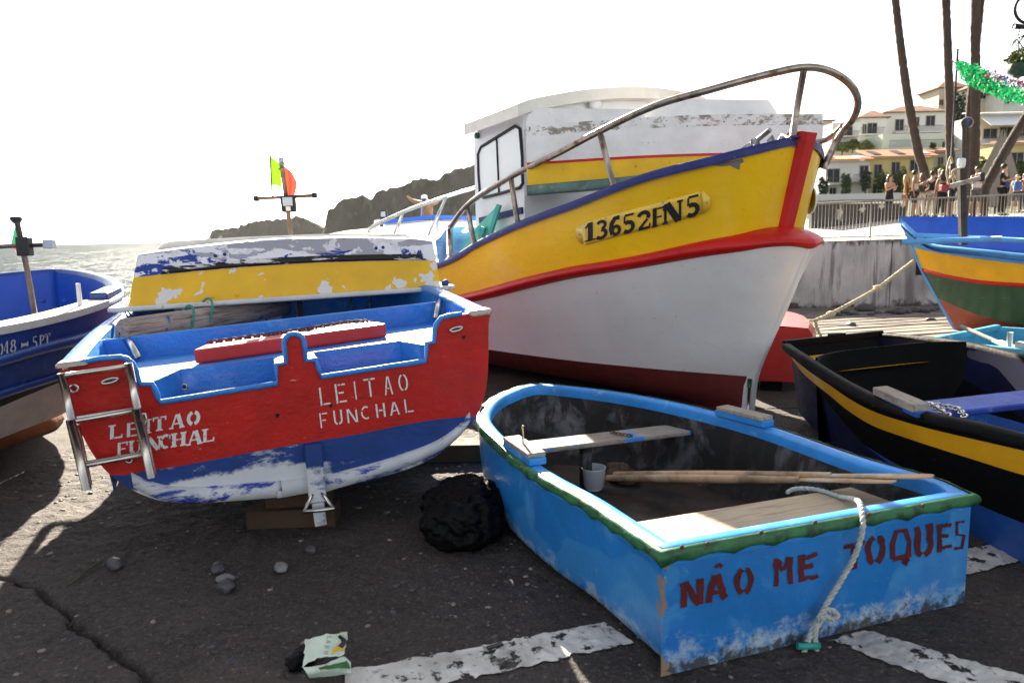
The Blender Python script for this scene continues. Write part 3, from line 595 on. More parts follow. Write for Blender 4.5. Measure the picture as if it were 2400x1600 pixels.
oar('oar', 'wooden oar whose tip rests on the far corner of the blue dinghy', np.r_[zt(680, 448, .16)[:2], .15], zt(1985, 463, .495), 0)
oar('oar', 'wooden oar lying lower beside its twin, its tip short of the corner', np.r_[zt(650, 462, .14)[:2], .13], zt(1835, 482, .46), 0)
# bailer, rag, rope
bp = zt(595, 480, .12); bv = MB()
bw = fd.w(np.r_[bp[:2], .07])
o = based('bailer', (lambda P: (np.array(P[0]), P[1]))(lathe([(.045, 0), (.06, .02), (.068, .12), (.072, .13), (.066, .128), (.056, .02), (.02, .012)], 14, bw)), mat('bailer_plastic', (.42, .46, .50), .45), 'white plastic bailer made from a cut jug, inside the blue dinghy', 'bailer')
rg = MB(); cpos = fd.w(np.r_[zt(740, 425, .15)[:2], .085])
for k in range(7): rg.add(ball(cpos + [rng.normal(0, .08), rng.normal(0, .05), .02 * (k % 3)], .06, 2, (1.4, .9, .55), .5, k, k))
based('rag_heap', rg.vf(), mat('brown_rag', (.09, .06, .04), .9, var=(20, .4), bump=(60, .006)), 'crumpled brown rag heap on the dark dinghy floor', 'rag')
chp = [zt(665, 282, .375), zt(700, 290, .375), zt(742, 296, .37), zt(746, 310, .32), zt(742, 345, .26), zt(748, 375, .18)]
based('padlock_chain', chain_links([fd.w(p) for p in crv(chp, 30)], .03, .0035), m_rust, 'thin rusty chain hanging over the narrow thwart of the blue dinghy', 'chain')
rp = [zt(1385, 528, .352), zt(1420, 515, .354), zt(1500, 516, .356), zt(1600, 545, .36), zt(1655, 585, .40)]
y_ = -.04
rp += [np.array(fd.on(Z(3, 1684, 618), 1, .03)), np.array(fd.on(Z(3, 1694, 660), 1, y_))] + [fd.on(Z(3, x, y), 1, y_) for x, y in [(1685, 715), (1655, 800), (1600, 895), (1545, 985), (1510, 1050), (1480, 1110), (1455, 1175), (1432, 1240)]]
rp[5][2] = .475; rp[4][2] = .43
rt = MB(); rt.add(rope_geo([fd.w(p) for p in rp], .0105, 240, 95))
rt.add(rope_geo([fd.w(fd.on(Z(3, x, y), 1, -.05)) for x, y in [(1540, 1000), (1530, 1040), (1502, 1085), (1500, 1150), (1515, 1220), (1522, 1300)]], .0105, 90, 95))
rt.add(rope_geo([fd.w(fd.on(Z(3, x, y), 1, -.055)) for x, y in [(1515, 1040), (1535, 1012), (1562, 1008), (1588, 1030), (1570, 1045), (1540, 1035), (1512, 1050)]], .0105, 60, 95))
based('mooring_rope', rt.vf(), m_ropeg, 'grey twisted rope hanging over the blue transom between the painted words', 'rope')
for k, (x, y) in enumerate([(1465, 1240), (1470, 1272)]):
    a, b = fd.w(fd.on(Z(3, x - 42, y - 6), 1, -.035)), fd.w(fd.on(Z(3, x + 42, y + 4), 1, -.06))
    a[2] = max(a[2], .02); b[2] = max(b[2], .02)
    based('hose_piece', rod(a, b, .013, 10), mat('teal_hose', (.03, .30, .27), .4), ['short teal hose piece under the rope, upper of two', 'short teal hose piece at the dinghy foot, lower of two'][k], 'hose')

# ================================================================== red and blue stern boat
fr = frame((-1.028, 3.62, .213), -.3436, .0642)
T = lambda s, x, y, d=0.0: (lambda q: (q[0], q[2]))(fr.on(Z(s, x, y), 1, d))
outline = [T(7, *p) for p in [(105, 600), (180, 580), (260, 568), (400, 542), (520, 535), (565, 545), (600, 575), (625, 625), (638, 680), (655, 712), (735, 713), (752, 750), (772, 800), (792, 834)]]
outline += [T(8, *p) for p in [(130, 650), (122, 535), (183, 525), (172, 400), (180, 372), (205, 352), (238, 347), (270, 356), (288, 376), (300, 430), (306, 510), (366, 503), (382, 555), (400, 610), (1038, 512), (1045, 403), (1088, 396), (1092, 330), (1102, 290), (1130, 252), (1180, 235), (1260, 226), (1340, 221), (1432, 213)]]
rt_edge = [T(8, *p) for p in [(1432, 213), (1425, 300), (1424, 480), (1415, 640), (1395, 745), (1352, 845), (1285, 930), (1190, 1025), (1075, 1110), (900, 1182), (700, 1240), (520, 1285), (375, 1318)]]
lf_edge = [T(7, *p) for p in [(105, 600), (128, 690), (175, 800), (235, 985), (335, 1180), (440, 1308), (590, 1415), (780, 1488), (960, 1502), (1150, 1497), (1400, 1475), (1711, 1440)]] + [T(8, 375, 1318)]
rt_edge = crv(np.array([(p[0], 0, p[1]) for p in rt_edge]), 40); lf_edge = crv(np.array([(p[0], 0, p[1]) for p in lf_edge]), 40)
RED = (.43, .012, .008)
m_red = mat('stern_red_paint', RED, .5, coat=.03, spec=.3, var=(3, .16), bump=[(16, .007), (60, .0015)], layers=[dict(col=(.26, .010, .008), scale=4, lo=.55, hi=.7, amt=.6), dict(col=(.05, .02, .02), scale=11, lo=.64, hi=.72, stretch=(.5, 1, 2.5), detail=8, amt=.8), dict(col=(.62, .45, .42), scale=24, lo=.70, hi=.73, stretch=(.6, 1, 2.5), detail=4, amt=.8)])
m_navy = mat('antifouling_blue', (.004, .036, .19), .55, coat=.0, var=(4, .25), bump=[(30, .003)], layers=[
    dict(col=(.55, .57, .60), scale=5.5, lo=.80, hi=.90, grad=[(2, .215, .15, .27), (0, .12, -.06, .26)], stretch=(.6, 1, 1.3), detail=12, nr=.80, dist=.2, rough=.75), dict(col=(.06, .03, .03), scale=16, lo=.68, hi=.75, amt=.7)])
m_lightblue = mat('deck_blue_paint', (.018, .20, .62), .42, coat=.2, var=(4, .14), bump=[(50, .006), (16, .006)], layers=[dict(col=(.16, .40, .75), scale=5, lo=.55, hi=.72, amt=.6)])
rb = thing('fishing_boat', 'red and blue fishing boat seen from its stern with white stencilled names', 'boat', fr)
TH = .045
# boundary red / blue across the transom
bl = crv(np.array([(lambda q: (q[0], 0, q[1]))(T(s, x, y)) for s, x, y in [(7, 470, 1340), (7, 640, 1300), (7, 860, 1268), (8, 0, 1066), (8, 300, 1012), (8, 600, 963), (8, 1000, 884), (8, 1352, 843)]]), 40)
def zed(e, x):                                  # height of the boundary curve at x
    return np.interp(x, e[:, 0], e[:, 2])
fpt = lambda x, d, z: (x, d, z)
i0_ = int(np.argmin(np.linalg.norm(lf_edge - bl[0], axis=1))); i1_ = int(np.argmin(np.linalg.norm(rt_edge - bl[-1], axis=1))); bl[0] = lf_edge[i0_]; bl[-1] = rt_edge[i1_]
le_up = list(lf_edge[:i0_]); le_lo = list(lf_edge[i0_ + 1:])
re_up = list(rt_edge[:i1_]); re_lo = list(rt_edge[i1_ + 1:])
poly_red = outline + [(p[0], p[2]) for p in re_up[1:]] + [(p[0], p[2]) for p in bl[::-1]] + [(p[0], p[2]) for p in le_up[::-1][:-1]]
poly_nav = [(p[0], p[2]) for p in bl] + [(p[0], p[2]) for p in re_lo] + [(p[0], p[2]) for p in le_lo[::-1][1:]]
sharp(mk('transom', tri_poly(prism(poly_red, TH, fpt)), m_red, rb, smooth=False, recalc=True))
mk('transom_bottom', tri_poly(prism(poly_nav, TH, fpt)), m_navy, rb, smooth=False, recalc=True)
# light blue edging along the transom's cut top
ed = np.array([(x, -.004, z + .002) for x, z in outline]); m = MB()
m.add(tube(crv(ed[2:36], 140) if False else ed[2:36], .014, 6)); mk('transom_edging', m.vf(), m_lightblue, rb)
# hull sides: stations forward of the stern
ys = np.array([.0, .6, 1.3, 2.1, 2.9, 3.6, 4.1]); wd = np.array([1, 1.04, 1.06, 1.0, .8, .46, .03]); up = np.array([0, .01, .03, .07, .14, .24, .34]); kz = np.array([0, -.02, -.03, -.03, -.02, .05, .30])
top_l, top_r = lf_edge[0], rt_edge[0]; bot = np.array([T(8, 375, 1318)[0], 0, T(8, 375, 1318)[1]])
def side_rows(edge):
    rws = []
    for y, w_, u_, k_ in zip(ys, wd, up, kz):
        e = edge.copy(); c = bot[0]; t = (e[:, 2] - bot[2]) / (edge[0, 2] - bot[2])
        e[:, 0] = c + (e[:, 0] - c) * w_ * (1 - .12 * min(y, 1) * (1 - t)); e[:, 1] = y + (t * .25 if y > 3 else 0); e[:, 2] = e[:, 2] + u_ * t + k_ * (1 - t); rws.append(e)
    return densify(rws, 3)
for sgn, e in ((-1, lf_edge), (1, rt_edge)):
    rw = side_rows(e); ku = 22
    mk('hull_side', grid([r[:ku] for r in rw]), m_red, rb); mk('hull_bottom', grid([r[ku - 1:] for r in rw]), m_navy, rb)
    tp = np.array([r[0] for r in rw])
    inx = tp.copy(); c = bot[0]; inx[:, 0] = c + (tp[:, 0] - c) * (1 - .085 / np.maximum(np.abs(tp[:, 0] - c), .1))
    mk('gunwale', grid([tp - [0, 0, .03], tp + [0, 0, .012], (tp + inx) / 2 + [0, 0, .018], inx + [0, 0, .012], inx - [0, 0, .06]]), m_lightblue, rb)
    ib = inx.copy(); ib[:, 2] -= .62; ib[:, 0] = c + (ib[:, 0] - c) * .95
    mk('inner_side', grid([inx, (inx + ib) / 2, ib]), m_lightblue, rb)
    cb = box((tp[0][0] - sgn * .055, .035, tp[0][2] + .004), (.13, .11, .032), 0, .01); mk('corner_cap', cb, m_steel, rb, smooth=False)
# after deck with two wells
zd = (T(7, 700, 715)[1] + T(8, 1065, 400)[1]) / 2 - .004; zw = T(7, 792, 834)[1] - .05
xl0, xl1 = T(7, 760, 780)[0], T(8, 128, 600)[0]; xr0, xr1 = T(8, 385, 560)[0], T(8, 1042, 450)[0]
yw = .30
yc = fr.on(Z(8, 960, 290), 2, zd)[1]; zc = fr.on(Z(8, 960, 167), 1, yc)[2]
dk = MB(); eL, eR = -1.0, 1.0
quad = lambda a, b, c_, d: ([a, b, c_, d], [(0, 1, 2, 3)])
for x0, x1, y0, y1 in [(eL, xl0, TH, yw), (xl1, xr0, TH, yw), (xr1, eR, TH, yw), (eL, eR, yw, yc)]: dk.add(quad((x0, y0, zd), (x1, y0, zd), (x1, y1, zd), (x0, y1, zd)))
mk('after_deck', dk.vf(), m_lightblue, rb, smooth=False)
for x0, x1 in ((xl0, xl1), (xr0, xr1)):
    sl = .09 if x0 < -.3 else .0; sr = .08 if x1 > .3 else 0; wv_ = MB()
    wv_.add(quad((x0 + sl, yw, zw - .05), (x1 - sr, yw, zw - .05), (x1 - sr, yw, zd), (x0 + sl, yw, zd)))
    wv_.add(quad((x0, TH, zw - .05), (x0 + sl, yw, zw - .05), (x0 + sl, yw, zd), (x0, TH, zd))); wv_.add(quad((x1 - sr, yw, zw - .05), (x1, TH, zw - .05), (x1, TH, zd), (x1 - sr, yw, zd)))
    wv_.add(quad((x0, TH, zw - .05), (x1, TH, zw - .05), (x1 - sr, yw, zw - .05), (x0 + sl, yw, zw - .05)))
    if sl: wv_.add(([(x0, TH, zd), (x0 + sl, yw, zd), (x0, yw, zd)], [(0, 1, 2)]))
    if sr: wv_.add(([(x1, TH, zd), (x1, yw, zd), (x1 - sr, yw, zd)], [(0, 1, 2)]))
    mk('splash_well', wv_.vf(), m_lightblue, rb, smooth=False)
q = fr.on(Z(7, 945, 730), 1, yw - .004)
mk('drain_ring', tube([(q[0] + .014 * math.cos(a), q[1], q[2] + .014 * math.sin(a)) for a in np.linspace(0, 6.283, 14, endpoint=False)], .004, 6, closed=True), m_steel, rb); mk('drain_hole', ball((q[0], q[1], q[2]), .012, 2, (1, .15, 1)), m_black, rb)
mk('coaming', bevel(hexa([(eL, yc, zd - .3), (eR, yc, zd - .3), (eR, yc + .05, zd - .3), (eL, yc + .05, zd - .3), (eL, yc, zc), (eR, yc, zc), (eR, yc + .05, zc), (eL, yc + .05, zc)]), .008), m_lightblue, rb, smooth=False)
mk('cockpit_floor', quad((-1.05, yc, zd - .3), (1.05, yc, zd - .3), (.9, 3.0, zd - .3), (-.9, 3.0, zd - .3)), m_lightblue, rb, smooth=False)
mk('bulkhead', box((.0, 2.75, zd - .02), (1.7, .05, .55), 0, .005), m_lightblue, rb, smooth=False)
m_beige = mat('cream_panel', (.55, .52, .46), .5, var=(4, .1))
mk('locker', box((-.35, 2.4, zd - .06), (.75, .3, .5), 0, .01), m_beige, rb, smooth=False)
for x in (-.1, .12, .52, .66): mk('rod', rod((x, 1.95, zd - .28), (x + .01, 1.95, zd + .28), .01, 6), m_steel_old, rb)
# rod holders, handles, bolts
for a, b in (((7, 562, 408), (7, 640, 540)), ((8, 1124, 136), (8, 1105, 252))):
    pa, pb = fr.on(Z(*a), 1, yc - .06), fr.on(Z(*b), 1, yc - .10); mk('rod_holder', tube([pa, pa * .5 + pb * .5, pb], .023, 12), m_steel, rb)
for s, x, y in ((7, 450, 690), (8, 1226, 316)):
    q = fr.on(Z(s, x, y), 1, -.006); tl = .12; P_ = [(q[0] + .034 * math.cos(a), q[1], q[2] + .010 * math.sin(a) + .034 * math.cos(a) * tl) for a in np.linspace(0, 6.283, 20, endpoint=False)]
    mk('fairlead', tube(P_, .007, 6, closed=True), m_steel, rb); mk('fairlead_hole', ball(q + [0, .002, 0], .022, 2, (1.2, .08, .35)), m_black, rb)
for s, x, y, r in ((7, 210, 742, .017), (7, 577, 1218, .014)):
    q = fr.on(Z(s, x, y), 1, -.012); mk('eye_bolt', tube([(q[0] + r * math.cos(a), q[1], q[2] + r * math.sin(a)) for a in np.linspace(0, 6.283, 14, endpoint=False)], .006, 6, closed=True), m_steel, rb)
for s, x, y, r in ((8, 1272, 367, .010), (8, 131, 845, .010), (8, 459, 787, .009), (8, 236, 430, .003)):
    q = fr.on(Z(s, x, y), 1, -.0015); mk('drain_hole', lathe([(r, 0), (r * .9, .002)], 14), m_black, rb).matrix_local = Matrix.Translation(Vector(q)) @ Matrix.Rotation(R_(90), 4, 'X')
# raised skid along the lower edge, skeg and rudder post
def ribp(pts, w0, w1, y0, n=36):
    c = crv(np.array([(lambda q: (q[0], 0, q[1]))(T(*p)) for p in pts]), n); rows = []
    for i, p in enumerate(c):
        w_ = w0 + (w1 - w0) * i / (n - 1); e = min(1, 6 * min(i, n - 1 - i) / n + .25); rows.append([(p[0], .0, p[2] - w_ / 2), (p[0], y0 * e, p[2] - w_ / 2.4), (p[0], y0 * 1.15 * e, p[2]), (p[0], y0 * e, p[2] + w_ / 2.4), (p[0], .0, p[2] + w_ / 2)])
    return grid(rows)
m_skid = mat('skid_worn_paint', (.50, .52, .55), .6, var=(6, .15), bump=[(40, .003)], layers=[dict(col=(.014, .04, .28), scale=7, lo=.52, hi=.58, stretch=(.5, 1, 1.5), detail=9, nr=.7), dict(col=(.06, .05, .05), scale=20, lo=.68, hi=.75)])
mk('skid', ribp([(7, 600, 1352), (7, 700, 1400), (7, 850, 1440), (7, 1000, 1448), (7, 1300, 1432), (7, 1600, 1408), (8, 110, 1298), (8, 318, 1272)], .075, .085, -.035), m_skid, rb)
mk('skid', ribp([(8, 415, 1268), (8, 560, 1222), (8, 760, 1165), (8, 960, 1095), (8, 1090, 1040), (8, 1180, 985), (8, 1270, 905), (8, 1310, 850)], .085, .05, -.03), m_skid, rb)
q0, q1 = T(8, 345, 1010), T(8, 372, 1335)
mk('rudder_post', beam((q0[0], -.02, q0[1]), (q1[0], -.03, q1[1] - .02), .085, .06, (0, 1, 0), .006), m_navy, rb, smooth=False)
q2 = T(8, 395, 1500); mk('rudder_post', beam((q1[0], -.03, q1[1] - .02), (q2[0], -.02, q2[1]), .06, .05, (0, 1, 0), .004), m_navy, rb, smooth=False)
a, b = T(8, 280, 1395), T(8, 465, 1374); mk('rudder_bracket', MB().add(rod((a[0], -.10, a[1]), (b[0], -.10, b[1]), .011)).add(rod((a[0], -.10, a[1]), (q1[0] - .02, -.05, q1[1] + .03), .009)).add(rod((b[0], -.10, b[1]), (q1[0] + .02, -.05, q1[1] + .03), .009)).vf(), m_steel, rb)
# names
m_wl = mat('white_lettering', (.68, .68, .66), .6, var=(14, .1), alpha=(26, .585, .64)); ly = lambda p, d: fr.on(p, 1, -d - .001)
lettering(rb, 7, [('L', 440, 982, 534, 1076), ('E', 556, 968, 640, 1062), ('I', 684, 945, 732, 1042), ('T', 735, 930, 826, 1024), ('A', 848, 912, 946, 1008), ('O', 964, 894, 1052, 984)], 'serif', .16, ly, m_wl, slant=.02)
lettering(rb, 7, [('F', 495, 1100, 568, 1190), ('U', 576, 1086, 662, 1178), ('N', 690, 1066, 792, 1154), ('C', 784, 1050, 858, 1140), ('H', 860, 1036, 958, 1128), ('A', 964, 1022, 1066, 1116), ('L', 1064, 1008, 1148, 1098)], 'serif', .16, ly, m_wl, slant=.02)
lettering(rb, 8, [('L', 378, 672, 450, 782), ('E', 476, 650, 551, 768), ('I', 588, 636, 628, 748), ('T', 662, 616, 734, 730), ('A', 780, 604, 838, 718), ('O', 870, 588, 932, 698)], 'sans', .14, ly, m_wl, slant=-.12)
lettering(rb, 8, [('F', 384, 828, 440, 920), ('U', 468, 812, 536, 902), ('N', 554, 802, 624, 888), ('C', 640, 788, 706, 868), ('H', 728, 772, 798, 855), ('A', 814, 762, 882, 842), ('L', 900, 744, 962, 826)], 'sans', .14, ly, m_wl, slant=-.12)
# ladder
ld = lambda x, y, d=-.085: fr.on(Z(7, x, y), 1, d)
def rod_o(nm, a, b, r): mk(nm, tube([a, (a + b) / 2, b], r, 10), m_steel_old if False else m_steel, rb_l)
rb_l = thing('boarding_ladder', 'stainless steel boarding ladder hung on the left of the red stern', 'ladder', fr)
for a, b in (((125, 640), (200, 950)), ((572, 572), (632, 872))): rod_o('rail', ld(*a), ld(*b), .0175)
for a, b in (((185, 950), (297, 1415)), ((625, 878), (727, 1335))): rod_o('rail', ld(*a, -.105), ld(*b, -.105), .0195)
for a, b in (((228, 985), (312, 1388)), ((652, 905), (742, 1308))): rod_o('rail', ld(*a, -.06), ld(*b, -.06), .013)
for a, b in (((140, 655), (560, 594)), ((205, 962), (625, 888)), ((285, 1256), (672, 1184))): rod_o('rung', ld(*a), ld(*b), .0115)
for a, b in (((210, 940), (610, 878)), ((290, 1240), (672, 1172))): rod_o('rung', ld(*a, -.07), ld(*b, -.07), .010)
mk('latch', tube([ld(655, 915), ld(685, 908), ld(695, 945), ld(690, 985), ld(670, 985)], .005, 6), m_steel, rb_l)
for x, y in ((150, 655), (580, 672)): mk('mount', rod(ld(x, y), ld(x, y, 0.0), .014), m_steel, rb_l)
# red hatch board with its chain
a, b = fr.on(Z(7, 1022, 580), 2, zd + .003), fr.on(Z(8, 803, 362), 2, zd + .003); dpt = .22
h_ = fr.on(Z(7, 1012, 482), 1, a[1])[2] - zd; ex = (b - a)[:2] / np.linalg.norm((b - a)[:2]); ey = np.array([-ex[1], ex[0]]) * dpt
cn = [a[:2], b[:2], b[:2] + ey - ex * .03, a[:2] + ey + ex * .10]
m_board = mat('red_board_paint', (.42, .02, .02), .45, coat=.1, var=(4, .12), bump=[(30, .002)])
hb_fr = Fr(fr.w((0, .5, zd)), *fr.A)
hv = bevel(hexa([np.r_[p, zd + .003] for p in cn] + [np.r_[p, zd + h_] for p in cn]), .012, 2)
V_ = np.array([fr.w(v) for v in hv[0]]); based('hatch_board', (V_, hv[1]), m_board, 'thick red board lying across the blue after deck', 'board', smooth=False)
cl = crv(np.array([np.r_[cn[0] + ey * .72 + ex * .08, zd + h_ + .008], np.r_[(cn[0] + cn[1]) / 2 + ey * .74, zd + h_ + .008], np.r_[cn[1] + ey * .78 - ex * .08, zd + h_ + .008], np.r_[cn[1] + ey * .55 + ex * .02, zd + h_ * .7]]), 60)
based('rusty_chain', chain_links([fr.w(p) for p in cl], .034, .0045), m_rust, 'rusty chain laid along the top of the red board', 'chain')
# timber under the upturned dinghy
m_beamw = mat('old_timber', (.36, .29, .25), .85, var=(3, .25), bump=[(14, .008, (.8, 9, 9))], layers=[dict(col=(.13, .10, .085), scale=7, lo=.48, hi=.66, stretch=(.7, 9, 9), detail=8), dict(col=(.03, .08, .35), scale=5, lo=.68, hi=.72)])
ta = fr.on(Z(7, 520, 375), 1, 1.0); tb = fr.on(Z(7, 1640, 190), 1, 2.05)
_bd = fr.w(tb) - fr.w(ta); _bl = np.linalg.norm(_bd); _bx = _bd / _bl; _by = np.cross([0, 0, 1.], _bx); _by /= np.linalg.norm(_by); tfr = Fr(fr.w(ta), _bx, _by, np.cross(_bx, _by)); bt_ = thing('timber_beam', 'weathered grey timber beam wedged under the upturned dinghy', 'beam', tfr)
mk('beam', grid([[(x * _bl, wv_ * .055 * math.cos(q), wv_ * .085 * math.sin(q)) for q in np.linspace(0, 6.283, 14, endpoint=False)] for x, wv_ in ((-.004, .1), (0, .8), (.012, 1), (.3, .98), (.7, .85), (1, .72), (1.002, .1))], cv=True), m_beamw, bt_)
for s, x, y in ((7, 1085, 200), (7, 960, 250)):
    c_ = tfr.on(Z(s, x, y + 40), 1, 0.0)
    mk('rope_loop', tube([c_ + np.array([.02 * math.cos(a_), .068 * math.sin(a_), .098 * math.cos(a_ + .3)]) for a_ in np.linspace(0, 6.28, 18, endpoint=False)], .008, 6, closed=True), m_ropet if s == 7 else m_ropeg, bt_)
# wooden blocks under the keel and a black bag
m_block = mat('block_wood', (.05, .027, .013), .8, var=(5, .3), bump=[(20, .004, (1, 9, 1))])
for k, (c_, s_, r_) in enumerate([((-1.19, 3.78, .055), (.46, .17, .10), .05), ((-1.16, 3.80, .155), (.34, .15, .09), .16)]):
    based('wooden_block', box(c_, s_, r_, .006), m_block, ['lower timber block on the slip beneath the rudder post', 'upper timber block set on another one beneath the rudder post'][k], 'block', smooth=False)
based('wooden_block', box((-.62, 4.9, .06), (.9, .2, .12), .0, .006), m_block, 'long timber block in the dark below the middle of the red boat', 'block', smooth=False)
bag = MB(); bp_ = onz(Z(6, 2010, 590), 0)
for k, (dx, dy, dz_, r_) in enumerate([(.02, .22, .10, .16), (.02, .36, .13, .17)]):
    Vb, Fb = ball((0, 0, 0), 1, 5); Vb = np.array(Vb)
    rd = np.array([1 + .16 * (1 - 2 * abs(mnoise.noise(Vector(v * 2.1) + Vector((k * 5, 0, 0))))) + .09 * (1 - 2 * abs(mnoise.noise(Vector(v * 5.3) + Vector((0, k * 3, 1))))) for v in Vb])
    bag.add((Vb * rd[:, None] * r_ * [1.1, .95, .8] + bp_ + [dx, dy, dz_], Fb))
based('black_bag', bag.vf(), mat('black_sack', (.0025, .0025, .003), .5, var=None, spec=.15, bump=[(26, .012)]), 'crumpled black plastic sack in shade beside the blue dinghy', 'bag')

# ================================================================== upturned dinghy across the red boat
PL, PR = ony(Z(9, 75, 622), 4.72), ony(Z(9, 2215, 480), 5.46)
ex = (PR - PL) / np.linalg.norm(PR - PL); ez = np.array([0, 0, 1.]); ey = np.cross(ez, ex); ey /= np.linalg.norm(ey); ez = np.cross(ex, ey)
fu = Fr(PL, ex, ey, ez); LU = np.linalg.norm(PR - PL)
def on_tilt(f, p, k):
    d = ray(p) @ f.A.T; c = f.l(CC); t = (k * c[2] - c[1]) / (d[1] - k * d[2]); return c + d * t
KT = .30
tp = crv(np.array([on_tilt(fu, Z(9, *p), KT) for p in [(203, 268), (400, 240), (800, 195), (1100, 172), (1400, 160), (1800, 160), (2000, 166), (2112, 180)]]), 60)
bo = np.array([on_tilt(fu, Z(9, *p), KT) for p in [(140, 600), (2165, 478)]]); bo = bo[0] + (bo[1] - bo[0]) * np.linspace(0, 1, 60)[:, None]; bo[:, 2] = .012; bo[:, 1] = .012
WHITE = (.66, .65, .63)
m_yel_peel = mat('peeling_yellow_paint', (.76, .44, .005), .5, coat=.05, var=(4, .1), bump=[(30, .0015)], layers=[
    dict(col=(.70, .68, .66), scale=6.5, lo=.655, hi=.662, detail=8, nr=.58, dist=.25, rough=.7, grad=[(2, .16, .02, .075), (0, LU - .22, LU, .16), (0, .14, .04, .14)]),
    dict(col=(.70, .68, .66), scale=9, lo=.70, hi=.705, detail=5, dist=.3, stretch=(.6, 1, 1.4)), dict(col=(.30, .16, .01), scale=13, lo=.72, hi=.75, amt=.7)])
m_blue_peel = mat('peeling_blue_paint', (.012, .045, .27), .55, var=(5, .15), bump=[(40, .0015)], layers=[
    dict(col=(.78, .77, .78), scale=7, lo=.535, hi=.55, detail=9, nr=.68, stretch=(.55, 1, 1.5), dist=.7, rough=.7, grad=[(2, .24, .40, .16), (0, LU - .3, LU, .2), (0, .15, 0, .1)]),
    dict(col=(.34, .34, .37), scale=6, lo=.58, hi=.60, detail=9, nr=.62, stretch=(.5, 1, 1.4), dist=.5, grad=(2, .26, .38, .14)), dict(col=(.68, .67, .66), scale=10, lo=.60, hi=.61, detail=7, grad=(2, .22, .38, .05))])
m_white_worn = mat('worn_white_paint', (.60, .59, .56), .55, var=(5, .15), bump=[(40, .0015)], layers=[dict(col=(.25, .22, .18), scale=10, lo=.62, hi=.7, detail=9, amt=.7), dict(col=(.02, .06, .3), scale=8, lo=.66, hi=.68, detail=8, stretch=(.6, 1, 1))])
m_blk_peel = mat('peeling_black_paint', (.006, .006, .007), .5, var=None, bump=[(40, .001)], layers=[dict(col=(.62, .61, .60), scale=9, lo=.555, hi=.57, detail=8, stretch=(.5, 1, 2.2), dist=.5)])
ud = thing('upturned_dinghy', 'upturned small dinghy with peeling yellow, black and blue paint lying across the red boat', 'dinghy', fu)
at = lambda r, out=0.0: bo + (tp - bo) * r - np.array([0, 1, 0]) * (.018 * math.sin(math.pi * r) + out)
mk('lower_strake', grid([at(r) for r in (0, .14, .28, .42, .56)]), m_yel_peel, ud)
mk('upper_strake', grid([at(r) for r in (.56, .67, .78, .9, 1.0)]), m_blue_peel, ud)
c0, c1 = 5, 57; mk('rub_strip', grid([at(r, o_)[c0:c1] for r, o_ in ((.565, .0), (.575, .012), (.63, .016), (.675, .012), (.685, .0))]), m_blk_peel, ud)
BW = 1.12
n1 = tp + [0, .03, .006]; n2 = tp.copy(); n2[:, 1] = BW * .5; n2[:, 2] += .012; n3 = tp.copy(); n3[:, 1] = BW - tp[:, 1]; n4 = bo.copy(); n4[:, 1] = BW - .012
mk('bottom', grid([tp, n1, (n1 + n2) / 2, n2, (n2 + n3) / 2, n3]), m_white_worn, ud); mk('far_side', grid([n3, (n3 + n4) / 2 + [0, .02, 0], n4]), m_white_worn, ud)
for i in (0, 59):
    pr = [bo[i], at(.3)[i], at(.56)[i], tp[i], n1[i], n2[i], n3[i], n4[i]]; mk('end_board', tri_poly((pr, [tuple(range(8))])), m_white_worn, ud, smooth=False)
lip = [(-.03, -.035, 0), (LU + .02, -.035, 0), (LU + .02, BW + .03, 0), (-.03, BW + .03, 0)]
for a, b in zip(lip, lip[1:] + lip[:1]): mk('rim', bevel(beam(np.array(a) * [1, 1, 1], b, .055, .032), .008), m_white_worn, ud, smooth=False)
kp = [fu.on(Z(9, *p), 1, BW * .48) for p in [(330, 240), (350, 215), (410, 182), (900, 152), (1400, 134), (1930, 137), (1960, 150), (1988, 165)]]
poly = [(p[0], p[2]) for p in kp] + [(kp[-1][0], kp[-1][2] - .06), (kp[0][0], kp[0][2] - .05)]
mk('keel_board', tri_poly(prism(poly, .12, lambda x, d, z: (x, BW * .44 + d, z))), m_white_worn, ud, smooth=False, recalc=True)
for x, y in ((705, 275), (765, 265), (1745, 225), (1790, 220), (845, 525), (680, 540)):
    q = on_tilt(fu, Z(9, x, y), KT); mk('rivet', ball(q - [0, .016, 0], .012, 2, (1, .4, 1)), m_navy if y < 300 else m_yel_peel, ud)
q = [on_tilt(fu, Z(9, 130, 640), .1), on_tilt(fu, Z(9, 150, 668), .1), on_tilt(fu, Z(9, 185, 700), .1)]
mk('chain', chain_links(crv(np.array(q), 10), .05, .006), m_iron, ud)
qk = on_tilt(fu, Z(9, 2195, 452), KT); mk('end_shackle', ball(qk, .03, 2, (1, .7, .9), .3), m_navy, ud)

# mast with lamp, crossbar and flag standing in the red boat
m_pole = mat('brown_pole', (.20, .14, .09), .45, metal=.6, var=(14, .3)); m_glass = mat('lamp_glass', (.45, .50, .55), .08, var=None, spec=.8)
MY = 5.75
M12 = lambda x, y, d=0: ony(Z(12, x, y), MY + d)
base = M12(690, 1490); base = base + (base - M12(560, 470)) / np.linalg.norm(base - M12(560, 470)) * .9
fm = Fr(base, (1, 0, 0), (0, 1, 0), (0, 0, 1)); lm = lambda x, y, d=0: M12(x, y, d) - base
mast = thing('signal_mast', 'brown pole with crossbar and square floodlight rising behind the upturned dinghy', 'mast', fm)
mk('pole', tube([(0, 0, 0), lm(650, 1150), lm(560, 470)], .017, 10), m_pole, mast)
mk('crossbar', tube([lm(130, 922), lm(620, 898), lm(1090, 872)], .014, 8), m_pole, mast)
for x, y in ((143, 925), (1072, 872)): mk('end_block', box(lm(x, y), (.032, .05, .04), 0, .004), m_black, mast, smooth=False)
